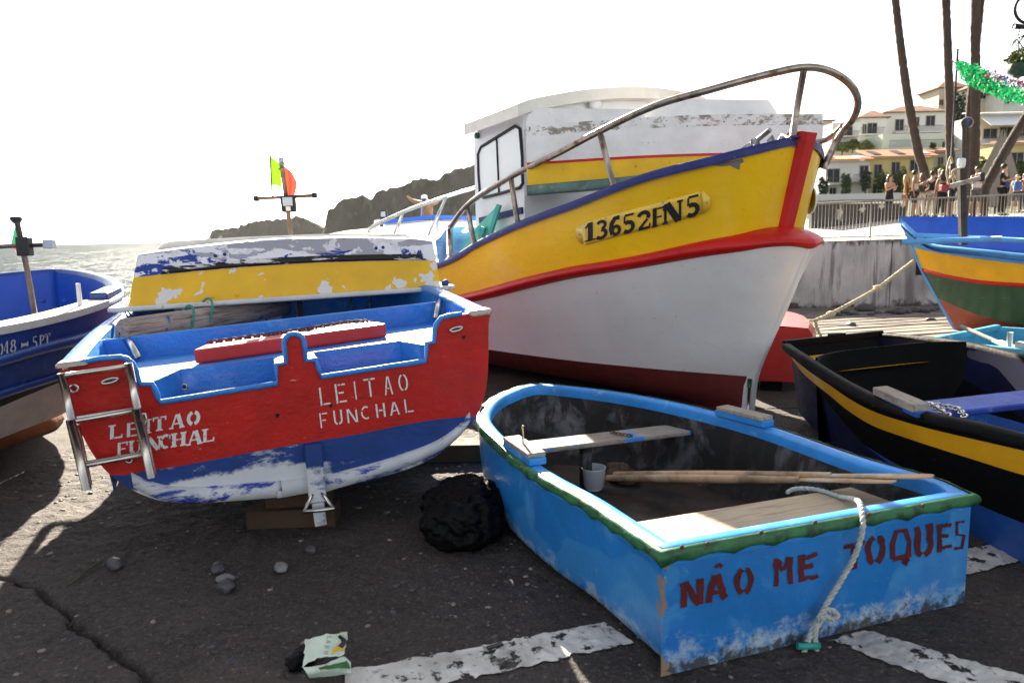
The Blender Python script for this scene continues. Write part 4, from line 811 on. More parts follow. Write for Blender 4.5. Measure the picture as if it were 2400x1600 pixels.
mk('lamp_collar', lathe([(.016, 0), (.03, .004), (.03, .01), (.017, .014), (.02, .055), (.02, .06)], 10, lm(553, 470)), m_steel_old, mast); mk('lamp_globe', lathe([(.019, 0), (.02, .03), (.022, .05), (.004, .056)], 10, lm(542, 385)), m_glass, mast)
fl = [lm(512, 888, -.05), lm(742, 872, -.05), lm(766, 1138, -.05), lm(548, 1142, -.05)]
def slab(q, th, bev=.006): q = [np.array(p) for p in q]; nrm = np.cross(q[1] - q[0], q[2] - q[0]); nrm /= np.linalg.norm(nrm); return bevel(hexa(q + [p + nrm * th for p in q]), bev)
mk('floodlight', slab(fl, .05 if slab(fl, .05, 0)[0][4][1] > fl[0][1] else -.05), m_black, mast, smooth=False)
mk('floodlight_glass', slab([lm(550, 905, -.056), lm(712, 898, -.056), lm(722, 1035, -.056), lm(570, 1042, -.056)], .006, .001), m_glass, mast, smooth=False)
mk('sensor', slab([lm(608, 1048, -.062), lm(682, 1046, -.062), lm(688, 1115, -.062), lm(615, 1118, -.062)], .012, .002), mat('sensor_cream', (.7, .62, .55), .4), mast, smooth=False)
mk('flag_staff', tube([lm(410, 895), lm(390, 850), lm(375, 560), lm(358, 180)], .005, 6), m_iron, mast)
m_fg = translucent('flag_green', (.13, .30, .01), .55); m_fr = translucent('flag_red', (.45, .05, .03), .55)
def flagmesh(cols, ph): return grid([crv(np.array([lm(x, y, d) for x, y, d in c]), 14) for c in cols])
mk('flag_hoist', flagmesh(densify([[np.array([362, 235, .0]), np.array([368, 460, .0]), np.array([386, 705, .0])], [np.array([430, 300, .03]), np.array([450, 500, .03]), np.array([460, 712, .03])], [np.array([520, 360, .02]), np.array([535, 550, .02]), np.array([545, 750, .02])]], 4), 0), m_fg, mast)
mk('flag_fly', flagmesh(densify([[np.array([520, 360, .02]), np.array([535, 550, .02]), np.array([590, 860, .02])], [np.array([620, 430, .06]), np.array([640, 620, .07]), np.array([655, 870, .05])], [np.array([700, 500, .03]), np.array([715, 660, .03]), np.array([700, 865, .02])], [np.array([790, 660, .05]), np.array([780, 760, .05]), np.array([752, 872, .04])]], 4), 0), m_fr, mast)
mk('mast_foot', box((0, 0, .04), (.16, .16, .08), 0, .006), m_block, mast, smooth=False)

# ================================================================== the big yellow and white boat
foot = onz(Z(0, 1725, 955), 0); _a = R_(125); aft = np.array([math.cos(_a), math.sin(_a), 0]); nst = np.array([-aft[1], aft[0], 0])
fb = Fr(foot, aft, nst, (0, 0, 1))
def sm(xs, ys):
    Q = crv(np.array([(x, y, 0) for x, y in zip(xs, ys)]), 240); X = np.maximum.accumulate(Q[:, 0] + np.arange(240) * 1e-7); return lambda u: np.interp(u, X, Q[:, 1])
bs = sm([-.40, -.37, -.3, -.2, 0, .3, .6, 1, 1.5, 2, 2.5, 3, 4, 5.2, 6.2], [.02, .2, .38, .52, .66, .79, .88, .96, 1.03, 1.07, 1.09, 1.1, 1.1, 1.06, .95])
bb = sm([-.26, -.24, -.18, -.05, .2, .6, 1, 1.5, 2, 3, 5.2, 6.2], [.02, .2, .36, .48, .60, .75, .86, .95, 1.01, 1.06, 1.03, .92])
bh = sm([-.48, -.42, -.3, -.1, .2, .6, 1, 1.5, 2, 3, 5.2, 6.2], [.02, .2, .36, .49, .61, .75, .86, .95, 1.01, 1.07, 1.04, .93])
bw = sm([-.035, .2, .6, 1, 1.5, 2, 2.5, 3, 4, 5.2, 6.2], [.025, .13, .31, .46, .62, .73, .82, .88, .93, .92, .84])
def level(b, pts, tail, u0, z0):
    S = [fb.surf(Z(2, *p), b) for p in pts]; us = [u0] + [q[0] for q in S] + [t[0] for t in tail]; zs = [z0] + [q[2] for q in S] + [t[1] for t in tail]
    k = np.argsort(us); us = np.array(us)[k]; zs = np.array(zs)[k]; keep = np.r_[True, np.diff(us) > .02]; return sm(us[keep], zs[keep]), u0
zs_, us0 = level(bs, [(1475, 402), (1400, 420), (1290, 446), (1150, 482), (1020, 512), (900, 545), (770, 592), (600, 660), (480, 702), (380, 740), (280, 785), (200, 825), (100, 885)], [(3.8, 1.14), (5, 1.12), (6.3, 1.18)], -.40, 2.165)
zb_, ub0 = level(bb, [(1400, 757), (1290, 778), (1100, 815), (900, 860), (750, 888), (600, 912), (400, 958), (200, 1013)], [(3.6, .80), (5, .76), (6.3, .8)], -.26, 1.535)
zh_, uh0 = level(bh, [(1500, 825), (1400, 828), (1290, 845), (1100, 872), (900, 908), (750, 932), (600, 956), (400, 1002), (250, 1040)], [(3.6, .72), (5, .68), (6.3, .72)], -.48, 1.375)
zw_ = lambda u: np.full(np.shape(u), .335); uw0 = -.035
NS = 72; gs = np.linspace(0, 1, NS) ** 1.7; UE = 6.1
def lv(b, zf, u0, dv=0, dz_=0, du=0): u = u0 + du + (UE - u0 - du) * gs; uu = np.maximum(u, u0); return np.stack([u, np.maximum(b(uu) + dv, .0), zf(uu) + dz_], 1)
SHR, BAS, HTP = lv(bs, zs_, us0), lv(bb, zb_, ub0), lv(bh, zh_, uh0)
WTL = lv(bw, zw_, uw0); KEL = np.stack([.06 + (UE - .06) * gs, .03 + 0 * gs, 0.0 * gs + .004], 1); BIL = np.stack([(WTL[:, 0] + KEL[:, 0]) / 2, WTL[:, 1] * .72 + .01, .13 + 0 * gs], 1)
for r in (SHR, BAS, HTP, WTL, KEL): r[0, 1] = 0.0
BIL[0, 1] = 0
def mixr(a, b, t, e): r = a + (b - a) * t; r[:, 1] = a[:, 1] + (b[:, 1] - a[:, 1]) * t ** e; return r
mir = np.array([1, -1, 1])
m_bwhite = mat('hull_white_paint', (.80, .79, .78), .36, coat=.25, var=(1.5, .06), bump=[(4, .010), (40, .0008)], layers=[dict(col=(.56, .51, .44), scale=7, lo=.66, hi=.78, stretch=(3, 3, .22), detail=6, amt=.45), dict(col=(.45, .30, .15), scale=4, lo=.69, hi=.73, stretch=(6, 6, .07), detail=3, amt=.5), dict(col=(.10, .08, .07), scale=34, lo=.765, hi=.785, detail=2, amt=.8)])
m_byel = mat('hull_yellow_paint', (.84, .50, .002), .33, coat=.2, spec=.4, var=(1.6, .07), bump=[(5, .012), (50, .0008)], layers=[dict(col=(.60, .33, .004), scale=4, lo=.6, hi=.75, amt=.5), dict(col=(.16, .10, .03), scale=30, lo=.755, hi=.775, detail=2, amt=.8)])
m_bred = mat('hull_red_paint', (.50, .008, .008), .4, coat=.12, spec=.35, var=(3, .14), bump=[(8, .005), (60, .0008)], layers=[dict(col=(.18, .008, .008), scale=8, lo=.6, hi=.72, amt=.6), dict(col=(.45, .30, .28), scale=18, lo=.75, hi=.76, detail=4, amt=.8)])
m_bmar = mat('antifouling_maroon', (.15, .022, .018), .6, var=(3, .18), bump=[(20, .003)], layers=[dict(col=(.20, .07, .06), scale=4, lo=.55, hi=.75, amt=.5)])
m_bblue = mat('gunwale_dark_blue', (.008, .018, .14), .5, coat=.05, var=(8, .3), bump=[(25, .004)], layers=[dict(col=(.40, .42, .48), scale=14, lo=.66, hi=.72, detail=8, amt=.7)])
m_inw = mat('inside_pale', (.50, .58, .64), .5, var=(4, .1)); m_cab = mat('cabin_white', (.78, .80, .82), .4, coat=.15, var=(2, .05), bump=[(12, .0015)], layers=[dict(col=(.5, .45, .36), scale=4, lo=.66, hi=.8, amt=.4)])
m_roof = mat('cabin_roof_cream', (.74, .71, .63), .5, var=(3, .1), bump=[(20, .002)], layers=[dict(col=(.30, .26, .20), scale=7, lo=.6, hi=.75, amt=.5, detail=8)])
bb_o = thing('fishing_boat', 'large yellow and white fishing boat with cabin and steel bow rail', 'boat', fb)
top_white = [mixr(WTL, HTP, t, 1.25) for t in np.linspace(0, 1, 9)]
for s in (1, -1):
    ms = mir if s < 0 else 1
    mk('topside', grid([r * ms for r in top_white]), m_bwhite, bb_o)
    mk('bottom', grid([r * ms for r in densify([KEL, BIL, WTL], 3)]), m_bmar, bb_o)
    n_ = HTP.copy(); rr = [HTP - [0, 0, .012]]
    for t, o_ in ((.0, .03), (.2, .058), (.45, .068), (.7, .055), (.92, .03), (1.0, .002)):
        r = HTP + (BAS - HTP) * t; r = r.copy(); w_ = np.clip(gs * 30, 0, 1); r[:, 1] += o_ * w_; r[:, 0] -= o_ * 1.3 * (1 - w_) + .02 * np.exp(-gs * 60) * (o_ > .05); rr.append(r)
    rr[-1] += [0, 0, .0]; mk('rubbing_strake', grid([r * ms for r in densify(rr, 2)]), m_bred, bb_o)
    bw_rows = [mixr(BAS, SHR, t, 1.1) for t in np.linspace(0, 1, 7)]
    mk('bulwark', grid([r * ms for r in bw_rows]), m_byel, bb_o)
    i0 = 3; inn_s = SHR.copy(); inn_s[:, 1] -= .06; fq = np.clip(1 - .42 / np.maximum(SHR[:, 2] - BAS[:, 2], .1), 0, 1)[:, None]; dck = BAS + (SHR - BAS) * fq; dck[:, 1] -= .06; dck[:, 0] += .05 * (1 - np.clip(gs * 12, 0, 1)); inn_s[:, 1] = np.maximum(inn_s[:, 1], 0); dck[:, 1] = np.maximum(dck[:, 1], 0)
    mk('bulwark_lining', grid([(r * ms)[i0:] for r in (inn_s, dck)]), m_inw, bb_o)
    sec = [(.028, -.045), (.036, -.005), (.022, .022), (-.02, .026), (-.062, .02), (-.07, -.012), (-.06, -.045)]
    capr = [np.stack([SHR[:, 0], np.maximum(SHR[:, 1] + a, .0), SHR[:, 2] + b], 1)[1:] for a, b in sec]
    mk('gunwale', grid([r * ms for r in capr]), m_bblue, bb_o)
dk = dck.copy(); dk[:, 1] = np.maximum(dk[:, 1], 0); mk('deck', grid([dk[3:], (dk * [1, 0, 1])[3:], (dk * mir)[3:]]), m_inw, bb_o)
e_ = [r[-1] for r in (KEL, BIL, WTL, top_white[4], HTP, BAS, SHR)]; mk('transom', tri_poly(([*e_, *[p * mir for p in e_[::-1]]], [tuple(range(14))])), m_byel, bb_o, smooth=False)
# stem post, keel
stp = [(-.235, 1.50), (-.29, 1.72), (-.345, 1.95), (-.415, 2.215)]; rows = []
for u, z in stp: rows.append([(u + .10, .085, z), (u - .015, .075, z), (u - .055, .055, z - .01), (u - .055, -.055, z - .01), (u - .015, -.075, z), (u + .10, -.085, z)])
mp = MB(); rws = densify([np.array(r) for r in rows], 4); mp.add(grid(rws, cv=True)); mp.add((rws[-1], [tuple(range(6))])); sharp(mk('stem_post', mp.vf(), m_bred, bb_o), 30)
st2 = np.array([(.0, 0, .04), (-.035, 0, .335), (-.14, 0, .6), (-.265, 0, .87), (-.37, 0, 1.12), (-.462, 0, 1.365)]); st2 = crv(st2, 20)
mk('stem_edge', grid([[p + [.06, .05, 0], p + [-.012, .028, 0], p + [-.022, 0, 0], p + [-.012, -.028, 0], p + [.06, -.05, 0]] for p in st2]), m_bwhite, bb_o)
mk('keel', beam((.03, 0, .03), (UE, 0, .03), .07, .055), m_bmar, bb_o, smooth=False)
# number plate and digits on the starboard bulwark
bwl = lambda s_: (lambda uu, t: None)
def hullpt(p, d):                              # ray on the bulwark: intersect with the lofted surface by relaxation
    d_ = ray(p) @ fb.A.T; c = fb.l(CC); lo, hi = 4.0, 8.5
    def g(t):
        q = c + d_ * t; zb, zs2 = zb_(q[0]), zs_(q[0]); f = (q[2] - zb) / (zs2 - zb); return q[1] - (bb(q[0]) + (bs(q[0]) - bb(q[0])) * np.clip(f, 0, 1.2) ** 1.1), q
    ts = np.linspace(lo, hi, 160); v = [g(t)[0] for t in ts]
    for i in range(159):
        if v[i] > 0 >= v[i + 1] or v[i] < 0 <= v[i + 1]: lo, hi = ts[i], ts[i + 1]; break
    for _ in range(30):
        m_ = (lo + hi) / 2
        if g(lo)[0] * g(m_)[0] <= 0: hi = m_
        else: lo = m_
    q = g(lo)[1]; nn = -d_ / np.linalg.norm(d_); nn = np.array([-.55, .83, -.05]); return q + nn * d
m_plate = mat('brass_plate_paint', (.80, .52, .05), .22, coat=.4, var=(5, .1), layers=[dict(col=(.62, .45, .14), scale=8, lo=.5, hi=.7, amt=.7)])
pc = []
for a in np.linspace(0, 1, 19):                # rounded-end plate outline built as a grid strip in photo-plane steps
    cx, cy = 655 + (1115 - 655) * a, 778 + (655 - 778) * a; pc.append((cx, cy))
pl = [];
for i, (cx, cy) in enumerate(pc): pl.append([hullpt(Z(2, cx + k * .26 * 0 - 4 * k / 48, cy + k), .012) for k in (-48, -30, 0, 30, 46)])
le = [hullpt(Z(2, 655 - 45 * math.sin(q), 778 + 47 * -math.cos(q)), .012) for q in np.linspace(.0, math.pi, 9)]; re = [hullpt(Z(2, 1115 + 46 * math.sin(q), 652 + 47 * -math.cos(q)), .012) for q in np.linspace(0, math.pi, 9)]
pm = MB(); pm.add(grid(pl)); pm.add((le + [pl[0][4], pl[0][2], pl[0][0]], [tuple(range(12))])); pm.add((re + [pl[-1][4], pl[-1][2], pl[-1][0]], [tuple(range(12))]))
plate = mk('number_plate', tri_poly(pm.vf()), m_plate, bb_o)
sd = plate.modifiers.new('thick', 'SOLIDIFY'); sd.thickness = .01; sd.offset = 0
m_blkl = mat('black_lettering', (.006, .006, .007), .5, var=None)
lettering(plate, 2, [('1', 640, 734, 696, 810), ('3', 690, 724, 746, 800), ('6', 742, 711, 800, 788), ('5', 798, 699, 856, 776), ('2', 858, 688, 920, 764), ('F', 922, 672, 972, 750), ('N', 966, 650, 1046, 734), ('5', 1056, 624, 1120, 710)], 'plate', .26, lambda p, d: hullpt(p, .0195 + d), m_blkl)
for x, y in ((625, 782), (755, 793), (733, 717), (990, 736), (966, 652), (1146, 652)): mk('screw', ball(hullpt(Z(2, x, y), .02), .007, 1), m_steel, plate)
for x, y in ((770, 645), (380, 775), (190, 860)): mk('bracket', slab([hullpt(Z(2, x - 22, y - 14), .004), hullpt(Z(2, x + 26, y - 24), .004), hullpt(Z(2, x + 28, y + 8), .004), hullpt(Z(2, x - 18, y + 20), .004)], .006, .001), m_byel, bb_o, smooth=False)
chip = [(1160, 500), (1200, 490), (1240, 485), (1290, 474), (1297, 488), (1280, 496), (1278, 520), (1262, 514), (1240, 502), (1205, 506)]
mk('paint_chip', tri_poly(([hullpt(Z(2, *p), .004) for p in chip], [tuple(range(len(chip)))])), mat('bare_grey', (.20, .18, .16), .8), bb_o, smooth=False)
# emblem on the port bow
eb = [np.array([u, -(bb(u) + (bs(u) - bb(u)) * .45), 1.74]) for u in (-.16,)][0]
emb = lathe([(.11, 0), (.11, .012), (.09, .016), (.0, .016)], 20); o = mk('bow_emblem', emb, m_bwhite, bb_o); o.matrix_local = Matrix.Translation(Vector(eb)) @ Vector((-.55, -.83, 0)).to_track_quat('Z', 'Y').to_matrix().to_4x4()
o2 = mk('emblem_centre', lathe([(.07, .013), (.07, .022), (.0, .022)], 18), m_bblue, o)
# steel rail
rl = [fb.surf(Z(2, *p), lambda u: bs(u)) for p in [(95, 755), (160, 670), (340, 550), (540, 450), (700, 365), (940, 255), (1150, 195), (1400, 128)]]
rl += [fb.on(Z(2, 1545, 101), 1, .12), fb.on(Z(2, 1640, 115), 1, -.06), fb.on(Z(2, 1715, 158), 1, -.22), fb.on(Z(2, 1755, 212), 1, -.36), fb.on(Z(2, 1760, 262), 1, -.46), fb.on(Z(2, 1738, 315), 1, -.53), fb.on(Z(2, 1692, 372), 1, -.56), fb.on(Z(2, 1650, 450), 1, -.53), fb.on(Z(2, 1620, 515), 1, -.50)]
RT = .027
mk('bow_rail', tube(crv(np.array(rl), 110), RT, 10), m_steel_old, bb_o)
pr_ = [fb.on(Z(2, 1696, 342), 1, -.56), fb.on(Z(2, 1625, 400), 1, -.72)]; pr_ += [np.array([.6, -.9, 2.28]), np.array([1.3, -1.0, 2.15])]
mk('port_rail', tube(crv(np.array(pr_), 20), RT * .8, 8), m_steel_old, bb_o)
for t_, b_ in (((1540, 112), (1490, 388)), ((708, 368), (765, 596)), ((344, 550), (370, 740)), ((166, 670), (195, 832)), ((95, 757), (97, 880))):
    tpz = fb.surf(Z(2, *t_), bs) if t_[0] < 1500 else fb.on(Z(2, *t_), 1, .13); bt_ = fb.surf(Z(2, *b_), bs) if t_[0] < 1500 else fb.on(Z(2, *b_), 1, .12)
    mk('rail_post', tube([tpz, (tpz + bt_) / 2, bt_ - [0, .01, .02]], RT * .92, 10), m_steel_old, bb_o); mk('post_foot', lathe([(.05, 0), (.048, .012), (.03, .02)], 10, bt_ - [0, .02, .005]), m_bblue, bb_o)
pb_ = np.array([1.2, -1.0, 1.74]); mk('rail_post', rod(pb_, pb_ + [.05, 0, .43], RT * .8), m_steel_old, bb_o)
# wheelhouse
vc, ufc = .85, 1.95; uac = ufc + .86
ztop = fb.on(Z(2, 395, 250), 1, vc)[2]; za = fb.on(Z(2, 195, 362), 1, vc)[2]; VP = -1.0
cw = MB()
cor = [(ufc, vc), (uac, vc), (uac, VP), (ufc, VP)]; zt4 = [ztop, za, za + .2, ztop + .25]
mk('cabin_walls', (np.array([(u, v, 1.15) for u, v in cor] + [(u, v, z) for (u, v), z in zip(cor, zt4)]), [(0, 1, 5, 4), (1, 2, 6, 5), (2, 3, 7, 6), (3, 0, 4, 7)]), m_cab, bb_o, smooth=False)
# a raised white side deck house below the window with a blue trim
mk('cabin_trim', beam((ufc + .02, vc + .012, 1.735), (uac - .1, vc + .012, 1.66), .03, .06), m_bblue, bb_o, smooth=False)
rf = [fb.on(Z(2, *p), 0, ufc - .14) for p in [(372, 250), (420, 232), (520, 212), (620, 195), (720, 185), (820, 180), (960, 186), (1080, 208), (1140, 225)]]
rf = crv(np.array(rf), 24); rb_ = rf.copy(); dvv = np.array([uac + .30 - (ufc - .14), .0, -.13]); rb_ = rf + dvv
qa = fb.on(Z(2, 152, 334), 1, rf[0][1]); rb_ = rf + (qa - rf[0]) * [1, 0, 1]
th = np.array([0, 0, .11])
rfm = MB(); rfm.add(grid([rb_ - th, rb_, rf, rf - th])); rfm.add(grid([rb_ - th, rf - th])); rfm.add(([rf[0], rb_[0], rb_[0] - th, rf[0] - th], [(0, 1, 2, 3)])); rfm.add(([rf[-1], rb_[-1], rb_[-1] - th, rf[-1] - th], [(0, 1, 2, 3)]))
mk('cabin_roof', rfm.vf(), m_roof, bb_o, smooth=False)
wq = lambda x, y, d=.0: fb.on(Z(2, x, y), 1, vc + d)
m_wglass = mat('window_glass', (.78, .82, .80), .12, spec=.7, var=(1.5, .05), coat=.3)
win = mk('window', tri_poly(([wq(*p, .012) for p in [(212, 450), (222, 425), (362, 340), (380, 350), (392, 560), (390, 588), (232, 632), (220, 622)]], [tuple(range(8))])), m_wglass, bb_o, smooth=False)
mk('frame', tube([wq(*p, .016) for p in [(210, 455), (222, 426), (290, 385), (362, 341), (380, 352), (390, 470), (392, 575), (380, 592), (300, 616), (232, 633), (218, 618), (212, 540)]], .016, 6, closed=True), m_black, win)
mk('mullion', tube([wq(285, 388, .018), wq(295, 615, .018)], .010, 6), m_black, win)
q = wq(205, 380, .03); mk('navigation_lamp', box(q, (.05, .05, .06), 0, .012), mat('green_lens', (.01, .10, .07), .2), bb_o, smooth=False)
q = fb.on(Z(2, 688, 247), 0, ufc - .06); mk('deck_lamp', ball(q, .075, 3, (.6, 1, 1)), m_cab, bb_o); mk('lamp_bracket', rod(q + [.0, -.06, .0], q + [.06, -.11, .05], .02), m_black, bb_o)
# teal boards and a blue tarp by the cabin side
m_teal = mat('teal_board', (.12, .55, .44), .5, var=(3, .12))
tb_ = lambda x, y, v: fb.on(Z(11, x, y), 1, v)
bq = [tb_(1540, 850, .93), tb_(1440, 640, .93), tb_(1660, 420, .93), tb_(1560, 840, .93)]
def wthing(nm, q4, th_, m_, lab, cat): V4 = slab([fb.w(p) for p in q4], th_, .003); based(nm, V4, m_, lab, cat, smooth=False)
wthing('teal_board', [tb_(1180, 1010, .99), tb_(1330, 760, .99), tb_(1650, 420, .99), tb_(1550, 850, .99)], .02, m_teal, 'pale teal panel leaning against the white cabin side', 'panel')
wthing('teal_plank', [tb_(1545, 830, 1.0), tb_(1590, 800, 1.0), tb_(1710, 425, 1.0), tb_(1660, 412, 1.0)], .025, mat('teal_dark_board', (.03, .36, .30), .5), 'upright dark teal plank leaning by the cabin behind the steel rail', 'plank')
wthing('teal_plank', [tb_(1420, 880, 1.02), tb_(1475, 850, 1.02), tb_(1520, 700, 1.02), tb_(1465, 680, 1.02)], .025, mat('teal_dark_board', (.03, .36, .30), .5), 'short teal plank end in front of the pale teal panel', 'plank')
m_tarp = mat('blue_tarp', (.12, .40, .66), .4, var=(9, .2), bump=[(12, .012)])
tr = [[fb.w(tb_(x, y, v)) for x, y, v in r] for r in ([(1040, 700, 1.0), (1060, 850, 1.02), (1090, 1040, 1.0)], [(1200, 690, .85), (1210, 850, .95), (1180, 1010, .98)], [(1390, 690, .8), (1330, 850, .9), (1250, 960, .95)])]
based('blue_tarp', grid(densify([crv(np.array(r), 12) for r in tr], 5)), m_tarp, 'pale blue tarpaulin spread behind the rail left of the teal boards', 'tarpaulin')
tr = [[ony(Z(11, x, y), Y) for x, y, Y in r] for r in ([(890, 860, 7.4), (910, 1000, 7.3), (930, 1140, 7.2)], [(960, 800, 7.5), (975, 980, 7.3), (985, 1110, 7.25)], [(1025, 720, 7.5), (1028, 900, 7.4), (1030, 1060, 7.3)])]
based('blue_cloth', grid(densify([crv(np.array(r), 12) for r in tr], 5)), mat('blue_cloth', (.16, .32, .62), .8, var=(30, .35)), 'faded blue cloth hanging at the aft end of the yellow bulwark', 'cloth')
# anchor and deck gear at the bow
an = MB(); aw = lambda x, y, v=.15: fb.on(Z(2, x, y), 1, v)
an.add(tube([aw(1290, 438), aw(1345, 402), aw(1402, 356)], .02, 8)); an.add(tube([aw(1338, 395), aw(1350, 425)], .03, 8)); an.add(tube([aw(1395, 405), aw(1410, 385), aw(1420, 412)], .016, 6)); an.add(tube([aw(1440, 405), aw(1452, 380), aw(1480, 395)], .02, 6))
based('anchor', ([fb.w(v) for v in an.vf()[0]], an.vf()[1]), mat('anchor_steel', (.25, .25, .26), .4, metal=.8), 'small metal anchor lying behind the blue gunwale at the bow', 'anchor')
gear = MB()
for k in range(6): a0 = np.array([1.25 + .05 * k, .68 - .07 * k, 1.70]); gear.add(tube(crv(np.array([a0 + [.12 * math.cos(q + k), .14 * math.sin(q + k), .05 * math.sin(3 * q)] for q in np.linspace(0, 5.5, 10)]), 24), .014, 6))
based('rope_coil', ([fb.w(v) for v in gear.vf()[0]], gear.vf()[1]), m_iron, 'dark coiled rope on deck under the white and yellow dinghy', 'rope')

# upturned white dinghy on the fore deck
QL, QR = ony(Z(2, 410, 606), 6.62), ony(Z(2, 1612, 480), 6.42)
ex = (QR - QL) / np.linalg.norm(QR - QL); ey = np.cross([0, 0, 1.], ex); ey /= np.linalg.norm(ey); ez = np.cross(ex, ey); f2 = Fr(QL, ex, ey, ez); L2 = np.linalg.norm(QR - QL)
m_w2 = mat('dinghy_white_weathered', (.78, .77, .75), .6, var=(4, .1), bump=[(40, .001)], layers=[dict(col=(.30, .26, .21), scale=34, lo=.665, hi=.70, detail=4, amt=.8), dict(col=(.25, .2, .15), scale=16, lo=.72, hi=.76, detail=6)])
m_w2d = mat('dinghy_white_grimy', (.76, .75, .72), .65, var=(4, .1), bump=[(40, .0015)], layers=[dict(col=(.27, .23, .18), scale=9, lo=.50, hi=.56, detail=11, nr=.74, stretch=(.8, 1, 1.2), dist=.4), dict(col=(.10, .085, .07), scale=26, lo=.62, hi=.66, detail=6)])
m_y2 = mat('dinghy_yellow_weathered', (.76, .45, .006), .55, var=(4, .12), bump=[(40, .001)], layers=[dict(col=(.66, .64, .60), scale=12, lo=.72, hi=.74, detail=7), dict(col=(.12, .10, .05), scale=34, lo=.64, hi=.70, detail=5, amt=.8)])
wd2 = thing('upturned_dinghy', 'upturned white dinghy with red line and yellow band on the fore deck', 'dinghy', f2)
K2 = .10; f2p = lambda x, y: on_tilt(f2, Z(2, x, y), K2)
lev = [[(410, 612), (900, 568), (1300, 520), (1612, 480)], [(412, 598), (900, 552), (1300, 506), (1612, 470)], [(410, 500), (900, 472), (1300, 458), (1612, 452)], [(408, 490), (900, 460), (1300, 448), (1613, 441)], [(405, 340), (700, 318), (1000, 300), (1300, 292), (1618, 292)]]
lv2 = [crv(np.array([f2p(*p) for p in l]), 40) for l in lev]
for nm, a, b, m_ in (('yellow_band', 1, 2, m_y2), ('red_line', 2, 3, m_bred), ('side', 3, 4, m_w2), ('chine_band', 3, 4, m_w2d)): mk(nm, grid([lv2[a] + (lv2[b] - lv2[a]) * t - [0, .015 * math.sin(math.pi * t) * (a == 3), 0] for t in {'side': np.linspace(0, .7, 5), 'chine_band': np.linspace(.7, 1, 4)}.get(nm, np.linspace(0, 1, 5))]), m_, wd2)
mk('rubber_rim', tube(lv2[0] + [0, -.02, .015], .036, 8, flat=(.55, 1.25)), mat('rim_green_grey', (.10, .17, .15), .6, var=(10, .3), layers=[dict(col=(.30, .30, .26), scale=12, lo=.6, hi=.7)]), wd2)
B2 = .62; tpz = lv2[4]; fs = tpz.copy(); fs[:, 1] = B2 + .04 * np.sin(np.linspace(0, 3.14, 40)); mdl = (tpz + fs) / 2 + [0, 0, .03]; fbm = lv2[0].copy(); fbm[:, 1] = B2 + .06
mk('bottom', grid([tpz, mdl, fs]), m_w2, wd2); mk('far_side', grid([fs, fbm]), m_w2, wd2)
for i in (0, 39): mk('end_board', tri_poly(([lv2[0][i], lv2[2][i], lv2[3][i], tpz[i], mdl[i], fs[i], fbm[i]], [tuple(range(7))])), m_w2, wd2, smooth=False)
for sk, yy in (([(405, 332), (412, 300), (450, 268), (880, 272), (890, 290)], .12), ([(888, 275), (915, 238), (945, 228), (1395, 234), (1430, 282)], .34)):
    pp = [f2.on(Z(2, *p), 1, yy) for p in sk]; bz_ = min(p[2] for p in pp) - .06; mk('skid_board', tri_poly(prism([(p[0], p[2]) for p in pp] + [(pp[-1][0], bz_), (pp[0][0], bz_)], .05, lambda x, d, z: (x, yy + d, z))), m_w2, wd2, smooth=False, recalc=True)

# ================================================================== the other boats
def levf(f, sgn, b, sheet, pts, head, tail):          # level curve (u, z) along the side y = sgn * b(u)
    S = [f.surf(Z(sheet, *p), lambda u: sgn * b(u)) for p in pts]; L = sorted([head] + [(q[0], q[2]) for q in S if q[0] > head[0] + .03] + list(tail)); out = [L[0]]
    for q in L[1:]:
        if q[0] - out[-1][0] > .03: out.append(q)
    return sm([q[0] for q in out], [q[1] for q in out])
def rowl(b, zf, u0, u1, n=44, dv=0, dzv=0): g = np.linspace(0, 1, n) ** 1.6; u = u0 + (u1 - u0) * g; r = np.stack([u, np.maximum(b(u) + dv, 0), zf(u) + dzv], 1); r[0, 1] = min(r[0, 1], .02); return r
def bands(par, rows, names, mats, ks):
    for s in (1, -1):
        for i, nm in enumerate(names):
            rr = densify([rows[i], rows[i + 1]], ks[i]); mk(nm, grid([r * [1, s, 1] for r in rr]), mats[i], par)
def rimlining(par, top, w, depth, floor_z, m_cap, m_in, hcap=.03, ends=True):
    for s in (1, -1):
        inn = top.copy(); inn[:, 1] = np.maximum(top[:, 1] - w, 0); q = top.copy(); q[:, 1] = np.maximum(top[:, 1] + .012, 0)
        mk('gunwale', grid([r * [1, s, 1] for r in (q - [0, 0, hcap], q + [0, 0, .004], (q + inn) / 2 + [0, 0, .012], inn + [0, 0, .006], inn - [0, 0, hcap])]), m_cap, par)
        low = inn.copy(); low[:, 1] *= .86; low[:, 2] = floor_z; mk('inner_lining', grid([r * [1, s, 1] for r in densify([inn - [0, 0, hcap * .5], low], 3)]), m_in, par)
    mk('floor', grid([low, low * [1, 0, 1], low * [1, -1, 1]]), m_in, par)
# ---- blue boat on the left
fL = Fr((-4.28, 6.95, 0), (-.05, -.99875, 0), (.99875, -.05, 0), (0, 0, 1))
bg_ = sm([0, .1, .3, .6, 1.0, 1.5, 2.1, 2.8, 3.6], [.03, .30, .62, .95, 1.2, 1.3, 1.28, 1.22, 1.1])
zg = sm([0, .5, 1.0, 1.6, 2.2, 3.6], [1.27, 1.19, 1.10, 1.04, 1.0, .99]); 
r1 = levf(fL, 1, bg_, 10, [(560, 632), (500, 655), (400, 690), (250, 725), (120, 762), (0, 797)], (.02, .98), [(3.6, .72)])
bL2 = sm([.1, .3, .6, 1.0, 1.5, 2.1, 2.8, 3.6], [.03, .45, .80, 1.06, 1.2, 1.2, 1.15, 1.03])
r2 = levf(fL, 1, bL2, 10, [(300, 872), (200, 905), (100, 935), (0, 968)], (.10, .74), [(3.6, .50)])
